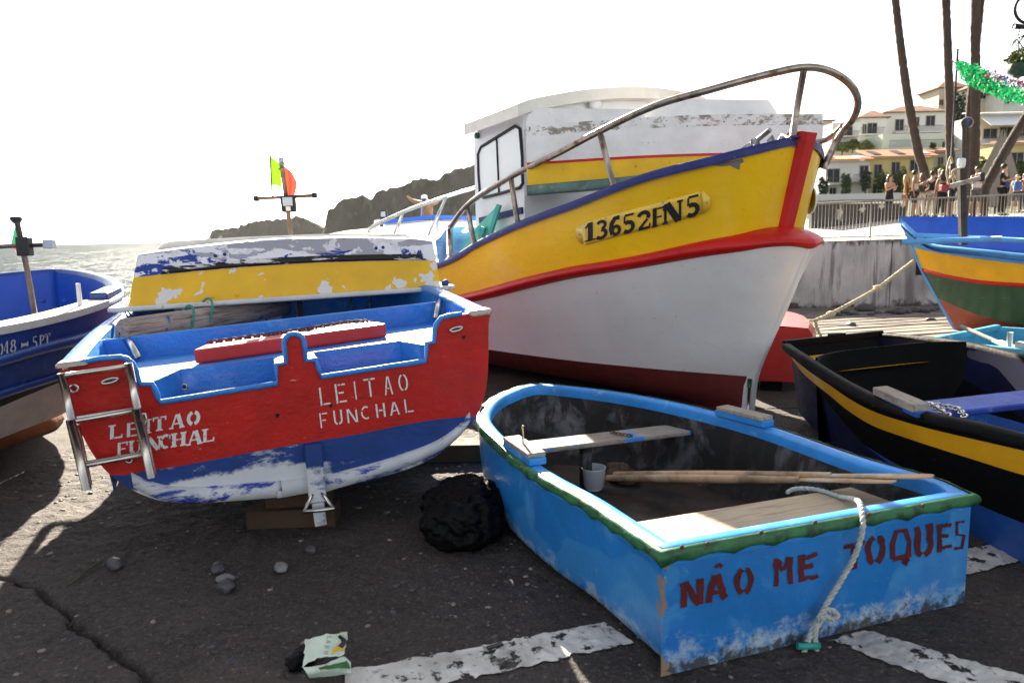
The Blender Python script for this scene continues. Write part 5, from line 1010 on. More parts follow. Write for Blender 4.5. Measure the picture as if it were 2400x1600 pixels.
r3 = levf(fL, 1, bL2, 10, [(305, 908), (200, 950), (100, 992), (0, 1035)], (.12, .68), [(3.6, .42)])
bL3 = sm([.25, .45, .8, 1.2, 1.7, 2.3, 3, 3.6], [.03, .35, .68, .92, 1.04, 1.06, 1.0, .9])
r4 = levf(fL, 1, bL3, 10, [(345, 1052), (240, 1100), (120, 1145), (0, 1192)], (.25, .46), [(3.6, .28)])
LU0 = 3.6
G0, R1, R2, R3, R4 = rowl(bg_, zg, 0, LU0), rowl(bg_, r1, .02, LU0, dv=-.02), rowl(bL2, r2, .10, LU0), rowl(bL2, r3, .12, LU0, dv=-.01), rowl(bL3, r4, .25, LU0)
KL = np.stack([np.linspace(0, 1, 44) ** 1.6 * (LU0 - .5) + .5, .34 * np.clip(np.linspace(0, 1, 44) * 3, 0, 1) + .02, .06 + 0 * np.linspace(0, 1, 44)], 1)
m_lb = mat('navy_boat_paint', (.008, .05, .24), .4, coat=.25, var=(4, .25), bump=[(25, .004)], layers=[dict(col=(.35, .42, .50), scale=9, lo=.62, hi=.75, stretch=(1, 1, .35), detail=9, amt=.6), dict(col=(.20, .05, .03), scale=6, lo=.70, hi=.76, detail=8, amt=.8)])
m_lbi = mat('blue_boat_inside', (.005, .07, .40), .45, coat=.1, var=(3, .15), bump=[(20, .003)])
m_lblk = mat('black_band_paint', (.008, .008, .009), .4, coat=.2, bump=[(25, .003)]); m_lw = mat('grey_white_band', (.66, .60, .54), .6, var=(4, .2), bump=[(25, .004)], layers=[dict(col=(.26, .18, .10), scale=5, lo=.6, hi=.75, stretch=(1, 1, .4), amt=.7)])
m_lbr = mat('brown_antifouling', (.36, .125, .04), .65, var=(3, .3), bump=[(18, .006)], layers=[dict(col=(.30, .20, .14), scale=8, lo=.62, hi=.72, detail=8), dict(col=(.06, .03, .02), scale=5, lo=.6, hi=.72, amt=.7)])
lb = thing('open_boat', 'navy blue open boat with black, white and brown bands at the left edge', 'boat', fL)
bands(lb, [KL, R4, R3, R2, R1, G0], ['bottom', 'white_band', 'black_band', 'lower_strake', 'upper_strake'], [m_lbr, m_lw, m_lblk, m_lb, m_lb], [4, 2, 1, 2, 3])
for s in (1, -1):
    mk('rubbing_strake', tube((R1 * [1, s, 1])[1:], .042, 8), m_lb, lb); mk('rubbing_strake', tube((R2 * [1, s, 1])[1:], .03, 8), m_lb, lb)
    mk('bilge_keel', grid([(KL * [1, s, 1])[8:] + [0, s * o_, z_] for o_, z_ in ((.16, .07), (.22, -.045), (.17, -.05), (.10, .03))]), m_lbr, lb)
mk('bottom_plate', grid([KL, KL * [1, -1, 1]]), m_lbr, lb)
rimlining(lb, G0, .12, .5, .58, m_lb, m_lbi, .04)
for s in (1, -1):                                        # raised block and pale plank on the rail
    q = [np.array([u, s * (bg_(u) - .05), zg(u)]) for u in (1.0, 1.25, 1.5)]
    mk('rail_block', beam(np.array([.95, s * (bg_(.95) - .06), zg(.95) + .02]), np.array([1.32, s * (bg_(1.32) - .065), zg(1.32) + .035]), .13, .07, bev=.01), m_lb, lb, smooth=False)
    mk('rail_plank', grid([[np.array([u, s * (bg_(u) - o_), zg(u) + z_]) for u in np.linspace(1.35, 3.5, 14)] for o_, z_ in ((-.03, -.03), (-.035, .02), (.15, .025), (.155, -.02))]), m_white_worn, lb, smooth=False)
qp = fL.surf(Z(10, 408, 500), lambda u: bg_(u) - .06); mk('thole_pin', rod(qp - [0, 0, .06], qp + [0, 0, .14], .016), m_white_worn, lb)
m_lt = mat('pale_stencil', (.48, .50, .52), .6, alpha=(40, .6, .66))
lettering(lb, 10, [('0', -14, 706, 14, 768), ('4', 16, 696, 44, 760), ('8', 48, 686, 82, 752), ('-', 106, 700, 142, 726), ('5', 163, 670, 190, 732), ('P', 199, 663, 225, 722), ('T', 226, 656, 254, 714)], 'serif', .26, lambda p, d: fL.surf(p, lambda u: bg_(u) - .012 + .016) + [0, d, 0], m_lt)
# its mast with crossbar and small flag
qb = fL.l(ony(Z(10, 185, 592), 6.2)); bt = fL.w(qb); lm = lambda x, y, d=0: ony(Z(10, x, y), 6.2 + d) - bt
ml = thing('signal_mast', 'thin brown pole with crossbar and small flag in the blue boat at the left edge', 'mast', loc=bt)
mk('pole', tube([lm(192, 640), lm(140, 340), lm(88, 92)], .022, 10), m_pole, ml); mk('crossbar', tube([lm(-160, 222), lm(40, 211), lm(255, 203)], .018, 8), m_pole, ml)
mk('end_block', box(lm(252, 200), (.09, .05, .075), 0, .006), mat('grey_plastic', (.45, .45, .45), .5), ml, smooth=False); mk('top_lamp', lathe([(.025, 0), (.045, .03), (.045, .05), (.03, .055)], 10, lm(85, 95)), m_black, ml)
mk('junction_box', box(lm(125, 212, -.03), (.11, .07, .155), 0, .008), m_black, ml, smooth=False)
fl_ = lambda pts: grid(densify([crv(np.array([lm(*p) for p in r]), 8) for r in pts], 3))
mk('flag_hoist', fl_([[(75, 112, .03), (55, 205, .04)], [(90, 150, .03), (70, 212, .05)], [(100, 175, .03), (100, 215, .03)]]), translucent('flag_green_dark', (.02, .16, .07), .4), ml)
mk('flag_fly', fl_([[(68, 218, .04), (110, 268, .05)], [(110, 170, .06), (130, 255, .05)], [(120, 175, .05), (160, 238, .05)]]), translucent('flag_red_bright', (.62, .06, .03), .4), ml)
# ---- black and yellow dinghy on the right
fk = frame((2.56, 5.76, .0), R_(177), R_(-4.5))
fK = Fr(fk.o, fk.A[1], -fk.A[0], fk.A[2])                 # x along the boat, y to its far side
bk = sm([0, .4, 1.0, 1.7, 2.3, 2.9, 3.4], [.40, .50, .60, .63, .58, .42, .10])
zk = levf(fK, -1, bk, 5, [(200, 690), (300, 757), (400, 815), (510, 868), (700, 930), (950, 985), (1186, 1045)], (0, .655), [(3.4, .66)])
y1k = levf(fK, -1, lambda u: bk(u) - .015, 5, [(300, 800), (400, 868), (510, 925), (700, 985), (950, 1045), (1186, 1098)], (.05, .60), [(3.4, .60)])
y2k = levf(fK, -1, lambda u: bk(u) - .04, 5, [(300, 850), (400, 928), (510, 990), (700, 1055), (950, 1130), (1186, 1200)], (.14, .51), [(3.4, .5)])
def rw(u0, zf, dv, sc=1.0, u1=3.38): g = np.linspace(0, 1, 40); u = u0 + (u1 - u0) * g; return np.stack([u, np.maximum(bk(np.clip(u - u0 * .8, 0, 3.4)) * sc + dv, .02), zf(u)], 1)
K5, K4, K3 = rw(0, zk, 0), rw(.05, y1k, -.015), rw(.14, y2k, -.04)
K2_ = rw(.36, lambda u: .26 + 0 * u, -.06, .95); K1_ = rw(.55, lambda u: .03 + 0 * u, -.02, .72)
m_kb = mat('black_gloss_paint', (.0035, .0035, .004), .6, coat=.0, spec=.10, var=None, bump=[(30, .003)], layers=[dict(col=(.30, .28, .26), scale=16, lo=.70, hi=.74, detail=8)])
m_ky = mat('ochre_band_paint', (.74, .36, .008), .4, coat=.15, var=(3, .12), bump=[(30, .002)]); m_kn = mat('royal_blue_paint', (.015, .10, .42), .45, coat=.1, var=(4, .25), bump=[(30, .002)], layers=[dict(col=(.10, .28, .55), scale=8, lo=.62, hi=.72)])
m_knv = mat('dark_navy_inside', (.004, .006, .035), .7, spec=.2, var=(4, .3))
kd = thing('rowing_dinghy', 'black dinghy with ochre band and blue seat at the right edge', 'dinghy', fK)
bands(kd, [K1_, K2_, K3, K4, K5], ['bottom', 'lower_strake', 'ochre_band', 'top_strake'], [m_kn, m_kb, m_ky, m_kb], [3, 2, 2, 1])
es = [r[0] for r in (K1_, K2_, K3, K4, K5)]; mk('bow_board', grid([[p, p * [1, 0, 1], p * [1, -1, 1]] for p in es]), m_kb, kd, smooth=False)
mk('bottom_plate', grid([K1_, K1_ * [1, -1, 1]]), m_kn, kd)
rimlining(kd, K5, .05, .3, .10, m_kb, m_knv, .04)
mk('bow_rim', bevel(beam((.0, -.40, .655), (.0, .40, .655), .05, .055), .008), m_kb, kd, smooth=False)
mk('bow_well_floor', grid([[(u, -bk(u) + .07, .56), (u, bk(u) - .07, .56)] for u in (.04, .3, .55, .72)]), m_ky, kd, smooth=False)
bk_r = []
for s_ in np.linspace(-1, 1, 21): v = s_ * (bk(.75) - .05); bk_r.append([(.70 - .10 * (1 - abs(s_) ** 4) + .10, v, .10), (.70 - .14 * (1 - abs(s_) ** 4) + .10, v, zk(.7) + .015), (.73 - .14 * (1 - abs(s_) ** 4) + .10, v, zk(.7) + .02), (.75 - .14 * (1 - abs(s_) ** 4) + .10, v, .10)])
mk('bulkhead', grid(bk_r), m_kb, kd)
mk('cleat', MB().add(rod((.0, -.04, .69), (.0, .10, .69), .008)).add(rod((.0, 0, .66), (.0, 0, .69), .008)).add(rod((.0, .06, .66), (.0, .06, .69), .008)).vf(), m_iron, kd)
tz = .55; ta_ = fK.on(Z(5, 850, 895), 2, tz)[0]
mk('thwart', bevel(hexa([(ta_ + a, v, z) for z in (tz - .035, tz) for a, v in ((-.13, -.56), (.13, -.56), (.13, .58), (-.13, .58))]), .008), mat('blue_thwart_paint', (.03, .07, .42), .5, var=(6, .25), bump=[(20, .004, (1, 8, 1))], layers=[dict(col=(.2, .26, .5), scale=14, lo=.6, hi=.7, stretch=(6, 1, 1))]), kd, smooth=False)
bo_ = fK.on(Z(5, 635, 870), 2, .66); mk('oarlock_block', box((bo_[0], -bk(bo_[0]) + .035, zk(bo_[0]) + .035), (.42, .085, .045), -.06, .005), m_wood_grey, kd, smooth=False)
mk('oarlock_base', box((bo_[0] + .05, -bk(bo_[0]) + .035, zk(bo_[0]) + .005), (.36, .075, .03), -.06, .004), m_kn, kd, smooth=False)
cq = [fK.on(Z(5, *p), 2, .6) for p in [(760, 890), (800, 915), (850, 945)]] + [fK.on(Z(5, *p), 2, .565) for p in [(840, 905), (880, 910), (922, 950)]]
cc_ = MB().add(chain_links([fK.w(p) for p in crv(np.array(cq[:3]), 12)], .05, .005)).add(chain_links([fK.w(p) for p in crv(np.array([cq[0]] + cq[3:]), 12)], .05, .005))
based('galvanised_chain', cc_.vf(), m_steel, 'thin pale chain lying on the blue seat of the black dinghy', 'chain')
# ---- small teal dinghy beyond it
ft = Fr((3.88, 6.28, 0), (.59, -.807, 0), (.807, .59, 0), (0, 0, 1)); bt_f = sm([0, .6, 1.4, 2.1, 2.7], [.62, .68, .66, .45, .05])
td = thing('rowing_dinghy', 'turquoise dinghy mostly hidden behind the black dinghy', 'dinghy', ft)
m_tq = mat('turquoise_paint', (.05, .28, .42), .5, var=(4, .25), bump=[(25, .003)], layers=[dict(col=(.30, .46, .50), scale=7, lo=.6, hi=.72, detail=8)])
tt = [np.stack([np.linspace(0, 2.68, 30), np.maximum(bt_f(np.linspace(0, 2.68, 30)) * k, .01), z + .1 * np.linspace(0, 1, 30) ** 2], 1) for k, z in ((.7, .03), (.93, .3), (1, .6))]
bands(td, tt, ['bottom', 'side'], [m_tq, m_tq], [3, 2]); es = [r[0] for r in tt]; mk('transom', grid([[p, p * [1, -1, 1]] for p in es]), m_tq, td, smooth=False); rimlining(td, tt[2], .05, .3, .1, m_tq, m_tq, .03)
mk('transom_rim', bevel(beam((.0, -.62, .6), (.0, .62, .6), .05, .05), .006), m_tq, td, smooth=False); mk('thwart', box((1.0, 0, .46), (.24, 1.24, .03), 0, .005), m_tq, td, smooth=False)
mk('thole_pin', rod((.55, -.62, .58), (.55, -.62, .72), .02), m_white_worn, td); mk('rail_pad', beam((.6, -.62, .63), (.95, -.64, .63), .07, .05), m_white_worn, td, smooth=False)
a, b = ony(Z(5, 905, 545), 6.05), ony(Z(5, 1240, 690), 5.3); o = thing('oar', 'oar with pale blue blade sticking up over the turquoise dinghy', 'oar', loc=b)
mk('shaft', tube([(a - b) * t for t in np.linspace(0, 1, 8)], .018, 8), m_wood_grey, o); s_ = np.cross(a - b, [0, 0, 1.]); s_ /= np.linalg.norm(s_)
mk('blade', slab([(a - b) * .15 - s_ * .06, (a - b) * .15 + s_ * .06, (a - b) * .5 + s_ * .045, (a - b) * .5 - s_ * .045], .014, .003), m_white_worn, o, smooth=False)
# ---- red dinghy behind the big bow
fx = Fr((2.42, 6.85, 0), (.30, .954, 0), (-.954, .30, 0), (0, 0, 1)); bx = sm([0, .5, 1.2, 1.9], [.36, .42, .36, .04]); xd = thing('rowing_dinghy', 'small plain red dinghy stern showing behind the big white bow', 'dinghy', fx)
m_xr = mat('plain_red_paint', (.50, .02, .016), .4, coat=.2, var=(3, .12), bump=[(20, .003)])
xx = [np.stack([np.linspace(0, 1.88, 24), np.maximum(bx(np.linspace(0, 1.88, 24)) * k, .01), np.full(24, z)], 1) for k, z in ((.9, .10), (1.0, .3), (.96, .55), (.84, .61))]
bands(xd, xx, ['bottom', 'side', 'side_top'], [m_xr, m_xr, m_xr], [2, 2, 2]); mk('transom', grid([[r[0], r[0] * [1, 0, 1], r[0] * [1, -1, 1]] for r in xx]), m_xr, xd, smooth=False); mk('deck', grid([xx[3], xx[3] * [1, 0, 1] + [0, 0, .02], xx[3] * [1, -1, 1]]), m_xr, xd)
mk('keel_runner', beam((.02, 0, .05), (1.8, 0, .05), .2, .1), m_kb, xd, smooth=False)
# ---- yellow and green boat at the right
gq = onz(Z(5, 870, 575), -.1); zgq = float(gz(gq[0], gq[1])) + .05; gq = onz(Z(5, 870, 575), zgq)
fg = Fr(gq, (.85, -.527, 0), (.527, .85, 0), (0, 0, 1)); stemt = fg.on(Z(5, 632, 52), 1, 0)
bG = sm([stemt[0], stemt[0] + .15, stemt[0] + .5, stemt[0] + 1.0, stemt[0] + 1.6, stemt[0] + 2.4, 4.5], [.02, .22, .55, .85, 1.02, 1.08, .95])
st = lambda y, x: fg.on(Z(5, x, y), 1, 0)
s1_, s2_, s3_ = st(190, 690), st(290, 728), st(415, 795)
def bGo(u0, sc): return lambda u: np.interp(u - u0 + stemt[0], np.linspace(stemt[0], 4.5, 60), bG(np.linspace(stemt[0], 4.5, 60))) * sc
b1, b2, b3 = bGo(s1_[0], .98), bGo(s2_[0], .95), bGo(s3_[0], .84)
zG0 = levf(fg, -1, bG, 5, [(760, 178), (900, 200), (1050, 215), (1186, 230)], (stemt[0], 1.62), [(4.5, .95)])
zG1 = levf(fg, -1, b1, 5, [(760, 208), (900, 232), (1020, 248), (1186, 266)], (s1_[0], s1_[2]), [(4.5, .85)])
zG2 = levf(fg, -1, b2, 5, [(800, 310), (900, 332), (1000, 347), (1186, 360)], (s2_[0], s2_[2]), [(4.5, .55)])
zG3 = levf(fg, -1, b3, 5, [(850, 442), (950, 482), (1050, 512), (1186, 538)], (s3_[0], s3_[2]), [(4.5, .25)])
def rg_(b, zf, u0): u = u0 + (4.4 - u0) * np.linspace(0, 1, 40) ** 1.5; r = np.stack([u, b(u), zf(u)], 1); r[0, 1] = .0; return r
GA, GB, GC_, GD = rg_(bG, zG0, stemt[0]), rg_(b1, zG1, s1_[0]), rg_(b2, zG2, s2_[0]), rg_(b3, zG3, s3_[0]); GE = np.stack([.05 + 4.3 * np.linspace(0, 1, 40) ** 1.5, .04 + .25 * np.linspace(0, 1, 40), .0 * np.linspace(0, 1, 40) + .01], 1); GE[0, 1] = 0
m_gy = mat('mustard_paint', (.78, .40, .008), .4, coat=.2, var=(3, .14), layers=[dict(col=(.35, .15, .03), scale=7, lo=.68, hi=.76)]); m_gg = mat('dark_green_paint', (.022, .075, .035), .4, coat=.2, var=(2, .2), bump=[(9, .004)], layers=[dict(col=(.25, .28, .20), scale=5, lo=.66, hi=.72, stretch=(.4, .4, 4), amt=.5)])
m_gr = mat('salmon_antifouling', (.36, .10, .065), .65, var=(3, .2)); m_gb = mat('bright_blue_paint', (.015, .10, .52), .45, coat=.1, var=(4, .15)); m_gcap = mat('sky_blue_cap', (.10, .34, .70), .5, var=(6, .15))
gb = thing('open_boat', 'mustard and green open boat with salmon bottom and blue deck by the wall', 'boat', fg)
bands(gb, [GE, GD, GC_, GB, GA], ['bottom', 'green_side', 'mustard_band', 'top_strake'], [m_gr, m_gg, m_gy, m_gcap], [4, 4, 3, 2])
for s in (1, -1): mk('red_line', tube((GC_ * [1, s, 1])[1:], .028, 6), m_bred, gb)
mk('stem_edge', tube(crv(np.array([GE[0], GD[0], GC_[0], GB[0], GA[0] + [0, 0, .04]]), 16), .03, 6), m_gcap, gb)
farz = sm([stemt[0], .8, 4.4], [stemt[2], fg.surf(Z(5, 1000, 57), lambda u: bG(u))[2], 1.5]); fu_ = GA.copy(); fu_[:, 2] = farz(fu_[:, 0]); mk('far_bulwark', grid([GA + [0, -.03, 0], fu_ + [0, -.03, 0], fu_, GA]), m_gb, gb)
dkk = GA.copy(); dkk[:, 2] -= .06; mk('deck', grid([dkk, dkk * [1, 0, 1] + [0, 0, .01], dkk * [1, -1, 1]]), m_gb, gb)
mk('gunwale', tube((GA * [1, -1, 1])[1:] + [0, 0, .012], .034, 8, flat=(1.2, .6)), m_gcap, gb)
a, b = fg.l(ony(Z(4, 820, 1482), 9.1)), fg.l(ony(Z(4, 1430, 1462), 8.6)); mk('roller_pole', tube([a, (a + b) / 2, b], .034, 10), m_gcap, gb); a, b = fg.l(ony(Z(4, 890, 1440), 9.3)), fg.l(ony(Z(4, 1650, 1478), 8.6)); mk('roller_pole', tube([a, (a + b) / 2, b], .03, 8), m_gcap, gb)
pm_ = ony(Z(4, 1192, 1445), 9.0); lm = lambda x, y, d=0: ony(Z(4, x, y), 9.0 + d) - pm_
mp_ = thing('boat_mast', 'dark wooden mast post with grey crossbar and small lamps on the mustard boat', 'mast', loc=pm_)
mk('post', beam(lm(1195, 1500), lm(1185, 1030), .075, .075, (0, 1, 0), .006), mat('dark_mast_wood', (.045, .035, .03), .8, var=(6, .3)), mp_, smooth=False); mk('crossbar', beam(lm(1100, 1145, -.06), lm(1305, 1088, -.06), .05, .07, (0, 1, 0), .004), m_wood_grey, mp_, smooth=False)
mk('lamp', lathe([(.03, 0), (.045, .03), (.045, .1), (.03, .115)], 10, lm(1183, 1030)), m_paper, mp_); mk('red_lamp', box(lm(1078, 1152, -.06), (.09, .08, .08), 0, .012), mat('red_lens', (.25, .015, .012), .25), mp_, smooth=False); mk('side_lamp', box(lm(1305, 1085, -.06), (.06, .08, .10), 0, .012), m_black, mp_, smooth=False)
for pts in ([(1110, 1130), (1095, 1060), (1120, 960), (1130, 1000)], [(1140, 1120), (1130, 1050), (1180, 1030)], [(1100, 1110), (1140, 1070), (1160, 1100)]): mk('cord', tube(crv(np.array([lm(x, y, -.08) for x, y in pts]), 20), .012, 6), m_ropeb, mp_)
rp_ = [ony(Z(5, 690, 252), 9.3), ony(Z(5, 530, 372), 8.9), ony(Z(5, 320, 488), 8.4), ony(Z(5, 250, 518), 8.25)]; mrp = MB(); mrp.add(rope_geo(rp_, .022, 90, 30)); mrp.add(rope_geo([rp_[3], ony(Z(5, 262, 560), 8.15), ony(Z(5, 285, 605), 8.05)], .016, 24, 30)); mrp.add(rope_geo([rp_[3], ony(Z(5, 250, 560), 8.15), ony(Z(5, 245, 612), 8.0)], .016, 24, 30))
for t_ in (1, 2): mrp.add(ball(rp_[t_], .045, 2, (1.2, 1, .8), .5, t_))
mrp.add(rope_geo([rp_[3], ony(Z(5, 180, 525), 8.1), ony(Z(5, 60, 560), 7.9)], .014, 30, 30))
based('mooring_rope', mrp.vf(), m_ropeb, 'taut tan rope running from the mustard boat down to the ramp', 'rope')
# ---- white boat with blue roof further back
CBY = 9.6; B11 = lambda x, y, d=0: ony(Z(11, x, y), CBY + d); bo0 = B11(700, 1400); bo0[2] = float(gz(bo0[0], bo0[1]))
cb = thing('cabin_boat', 'white cabin boat with blue roof edge and steel rail behind the upturned dinghy', 'boat', loc=bo0); l11 = lambda x, y, d=0: B11(x, y, d) - bo0
hr = []
for z, k in ((.02, .25), (.5, .8), (1.0, 1.0), (1.28, 1.02)): hr.append(np.array([(1.0 - t * 3.4 - (0 if z > .1 else 0), k * 1.0 * math.sin(math.pi * min(1, (1 - t) * 1.6 + .0) / 2) if t < 1 else 0, z + .25 * t * t) for t in np.linspace(0, 1, 24)]))
for s in (1, -1): mk('hull_side', grid([r * [1, s, 1] for r in hr]), m_cab, cb)
mk('deck', grid([hr[3], hr[3] * [1, -1, 1]]), m_inw, cb)
m_rb = mat('roof_blue', (.03, .12, .50), .45)
def wq11(nm, pts, d, th, m_): return mk(nm, slab([l11(x, y, d) for x, y in pts], th, .004), m_, cb, smooth=False)
wq11('cabin_front', [(250, 790), (250, 630), (860, 575), (800, 790)], 0, .05, m_cab); wq11('cabin_front', [(805, 790), (862, 575), (1390, 585), (1400, 790)], .01, .05, m_cab)
wq11('window', [(285, 765), (285, 668), (775, 620), (810, 765)], -.03, .02, m_wglass); wq11('window', [(930, 740), (925, 615), (1290, 625), (1330, 690)], -.03, .02, m_wglass)
mk('roof', MB().add(beam(l11(225, 632, -.06), l11(870, 566, -.06), .10, .05)).add(beam(l11(865, 566, -.06), l11(1400, 584, -.06), .10, .05)).add(hexa([l11(240, 625), l11(1390, 590), l11(1390, 585, 1.3), l11(300, 620, 1.3), l11(240, 605), l11(1390, 570), l11(1390, 566, 1.3), l11(300, 600, 1.3)])).vf(), m_rb, cb, smooth=False)
wq11('side_fin', [(125, 760), (140, 605), (205, 595), (205, 760)], -.1, .06, m_cab)
mk('rail', tube(crv(np.array([l11(78, 760, -.5), l11(80, 722, -.5), l11(490, 512, -.45), l11(1020, 322, -.4), l11(1400, 205, -.35)]), 30), .022, 8), m_steel, cb)
for a_, b_ in (((490, 512), (400, 770)), ((1020, 322), (815, 800))): mk('rail_brace', rod(l11(*a_, -.45), l11(*b_, -.35), .02), m_steel, cb)
mk('roof_post', rod(l11(752, 560, .2), l11(756, 345, .2), .04), m_rb, cb); mk('post_cap', lathe([(.04, 0), (.042, .04), (.02, .055)], 10, l11(756, 345, .2)), m_paper, cb)
hn = MB()
for P_ in ([(790, 430), (700, 400), (600, 360), (545, 308)], [(800, 420), (860, 400), (915, 385), (938, 365)]): Q = crv(np.array([l11(x, y, .1) for x, y in P_]), 14); hn.add(tube(Q, np.linspace(.05, .012, 14), 8))
hn.add(ball(l11(795, 480, .1), .09, 2, (.8, .8, 1.5), .2, 3)); mk('horned_skull', hn.vf(), mat('horn', (.30, .17, .07), .5, var=(6, .4)), cb)
wq11('floodlight', [(205, 590), (210, 490), (290, 478), (300, 590)], -.05, .06, m_black); mk('floodlight_glass', slab([l11(222, 565, -.065), l11(222, 505, -.065), l11(275, 498, -.065), l11(280, 565, -.065)], .008, .001), m_glass, cb, smooth=False)

# ================================================================== houses on the hill
m_tile = mat('roof_tile', (.20, .095, .055), .85, var=(.5, .25), bump=[(2.2, .12, (1, 1, .2))], layers=[dict(col=(.32, .16, .09), scale=1.5, lo=.5, hi=.65, detail=6), dict(col=(.09, .06, .05), scale=.9, lo=.6, hi=.75)])
m_tile_o = mat('orange_tile', (.42, .15, .07), .8, var=(1, .2)); m_pw = mat('plaster_white', (.62, .60, .56), .85, var=(.3, .08), layers=[dict(col=(.40, .37, .32), scale=.5, lo=.6, hi=.75, stretch=(1, 1, .4), amt=.5)])
m_pc = mat('plaster_cream', (.55, .47, .35), .85, var=(.3, .08)); m_py = mat('plaster_yellow', (.56, .45, .18), .85, var=(.3, .08)); m_pg = mat('plaster_grey', (.34, .34, .34), .85, var=(.3, .1)); m_mint = mat('mint_glass', (.50, .56, .50), .3, var=(.3, .08))
m_pane = mat('dark_pane', (.012, .014, .017), .35, var=None, spec=.25); m_frame = mat('window_frame', (.30, .28, .26), .6, var=None); m_tealsh = mat('teal_shutter', (.05, .22, .24), .6, var=None); m_brail = mat('balcony_rail', (.06, .06, .065), .5, var=None)
def house(name, label, Y, bx4, wall, wins=(), roof=None, balc=(), depth=7, shut=None, awn=None):
    x0, y0, x1, y1 = bx4; o = ony(Z(4, (x0 + x1) / 2, y1), Y); zb = min(o[2], hz(o[0], Y) + .2) - .6; org = np.array([o[0], Y, zb])
    h = thing(name, label, 'building', loc=org)
    def L(x, y, d=0): q = ony(Z(4, x, y), Y) - org; return np.array([q[0], d, q[2]])
    X0, X1 = L(x0, (y0 + y1) / 2)[0], L(x1, (y0 + y1) / 2)[0]; Zt = L((x0 + x1) / 2, y0)[2]
    mk('wall', box(((X0 + X1) / 2, depth / 2, Zt / 2), (X1 - X0, depth, Zt)), wall, h, smooth=False)
    for w in wins:
        a, b = L(w[0], w[1]), L(w[2], w[3]); ww, hh = b[0] - a[0], a[2] - b[2]; c = (a + b) / 2; f = MB()
        for dx, dz_, sx, sz in ((-ww / 2, 0, .09, hh + .09), (ww / 2, 0, .09, hh + .09), (0, hh / 2, ww - .09, .09), (0, -hh / 2, ww - .09, .09), (0, 0, .06, hh - .09)): f.add(box((c[0] + dx, -.035, c[2] + dz_), (sx, .08, sz)))
        wo = mk('window', f.vf(), m_frame, h, smooth=False); mk('pane', box((c[0], -.006, c[2]), (ww - .05, .03, hh - .05)), m_pane, wo, smooth=False); mk('sill', box((c[0], -.10, c[2] - hh / 2 - .09), (ww + .25, .22, .07)), wall, wo, smooth=False)
        if shut:
            for s in (-1, 1): mk('shutter', box((c[0] + s * (ww * .5 + ww * .24), -.04, c[2]), (ww * .44, .07, hh)), shut, wo, smooth=False)
    for b_ in balc:
        a, b = L(b_[0], b_[1]), L(b_[2], b_[3]); ww = b[0] - a[0]; f = mk('balcony', box(((a[0] + b[0]) / 2, -.62, b[2]), (ww, 1.2, .16)), wall, h, smooth=False); r = MB()
        r.add(box(((a[0] + b[0]) / 2, -1.2, a[2]), (ww, .06, .06)))
        for x in np.arange(a[0], b[0], .16): r.add(box((x, -1.2, (a[2] + b[2]) / 2), (.025, .025, a[2] - b[2])))
        mk('railing', r.vf(), m_brail, f, smooth=False)
    if roof:
        k, ay = roof[0], roof[1]; Za = L((x0 + x1) / 2, ay)[2]; e = .5
        if k == 'hip':
            rx0, rx1 = roof[2] if len(roof) > 2 else ((x0 + x1) / 2 - 2, (x0 + x1) / 2 + 2); ra, rb2 = L(rx0, ay)[0], L(rx1, ay)[0]
            V = [(X0 - e, -e, Zt), (X1 + e, -e, Zt), (X1 + e, depth + e, Zt), (X0 - e, depth + e, Zt), (ra, depth / 2, Za), (rb2, depth / 2, Za)]
            V += [(x, y, Zt + .14) for x, y, z in V[:4]]
            mk('roof', (V, [(0, 1, 7, 6), (1, 2, 8, 7), (2, 3, 9, 8), (3, 0, 6, 9), (6, 7, 5, 4), (7, 8, 5), (8, 9, 4, 5), (9, 6, 4), (0, 3, 2, 1)]), m_tile, h, smooth=False)
        else:
            V = [(X0 - .3, -.7, Zt), (X1 + .3, -.7, Zt), (X1 + .3, depth * .5, Za), (X0 - .3, depth * .5, Za)]; mk('roof', (V + [(x, y, z + .15) for x, y, z in V], _BOX), m_tile_o if k == 'orange' else m_pw, h, smooth=False)
            if k == 'orange':
                for t in np.linspace(.12, .88, max(2, int((X1 - X0) / 2.2))): mk('skylight', slab([np.array([X0 + (X1 - X0) * t + dx, -.7 + (depth * .5 + .7) * q, Zt + (Za - Zt) * q + .20]) for dx, q in ((-.5, .2), (.5, .2), (.5, .75), (-.5, .75))], .05, 0), m_pane if int(t * 10) % 2 else m_pw, h, smooth=False)
    if awn:
        a, b = L(awn[0], awn[1]), L(awn[2], awn[3]); mk('awning', slab([np.array([a[0], 0, a[2]]), np.array([b[0], 0, a[2]]), np.array([b[0], -2.4, b[2]]), np.array([a[0], -2.4, b[2]])], .06, 0), m_paper, h, smooth=False)
    return h
house('teal_shuttered_house', 'cream house with teal shutters just right of the bow rail', 118, (300, 742, 392, 905), m_pc, [(352, 770, 374, 815), (352, 850, 374, 890)], ('hip', 718), shut=m_tealsh)
house('terraced_house', 'white flat roofed terraced house with dark wide windows above the hedge', 112, (392, 752, 560, 925), m_pw, [(445, 775, 515, 835), (425, 872, 455, 918), (462, 870, 510, 915), (522, 868, 540, 895)], balc=[(430, 812, 540, 840)])
house('hip_roofed_house', 'white house under a brown pyramid roof with a deep balcony', 116, (562, 724, 722, 905), m_pw, [(580, 762, 600, 820), (610, 755, 665, 818), (600, 855, 645, 890)], ('hip', 655, (700, 716)), balc=[(545, 790, 690, 828)])
house('long_tiled_house', 'long white house with brown tiled roof behind the leaning palm', 120, (716, 690, 1080, 905), m_pw, [(780, 732, 828, 800), (900, 718, 924, 775), (968, 710, 1020, 772), (720, 828, 800, 885), (808, 850, 848, 878)], ('hip', 628, (890, 1010)), balc=[(760, 780, 1045, 812)])
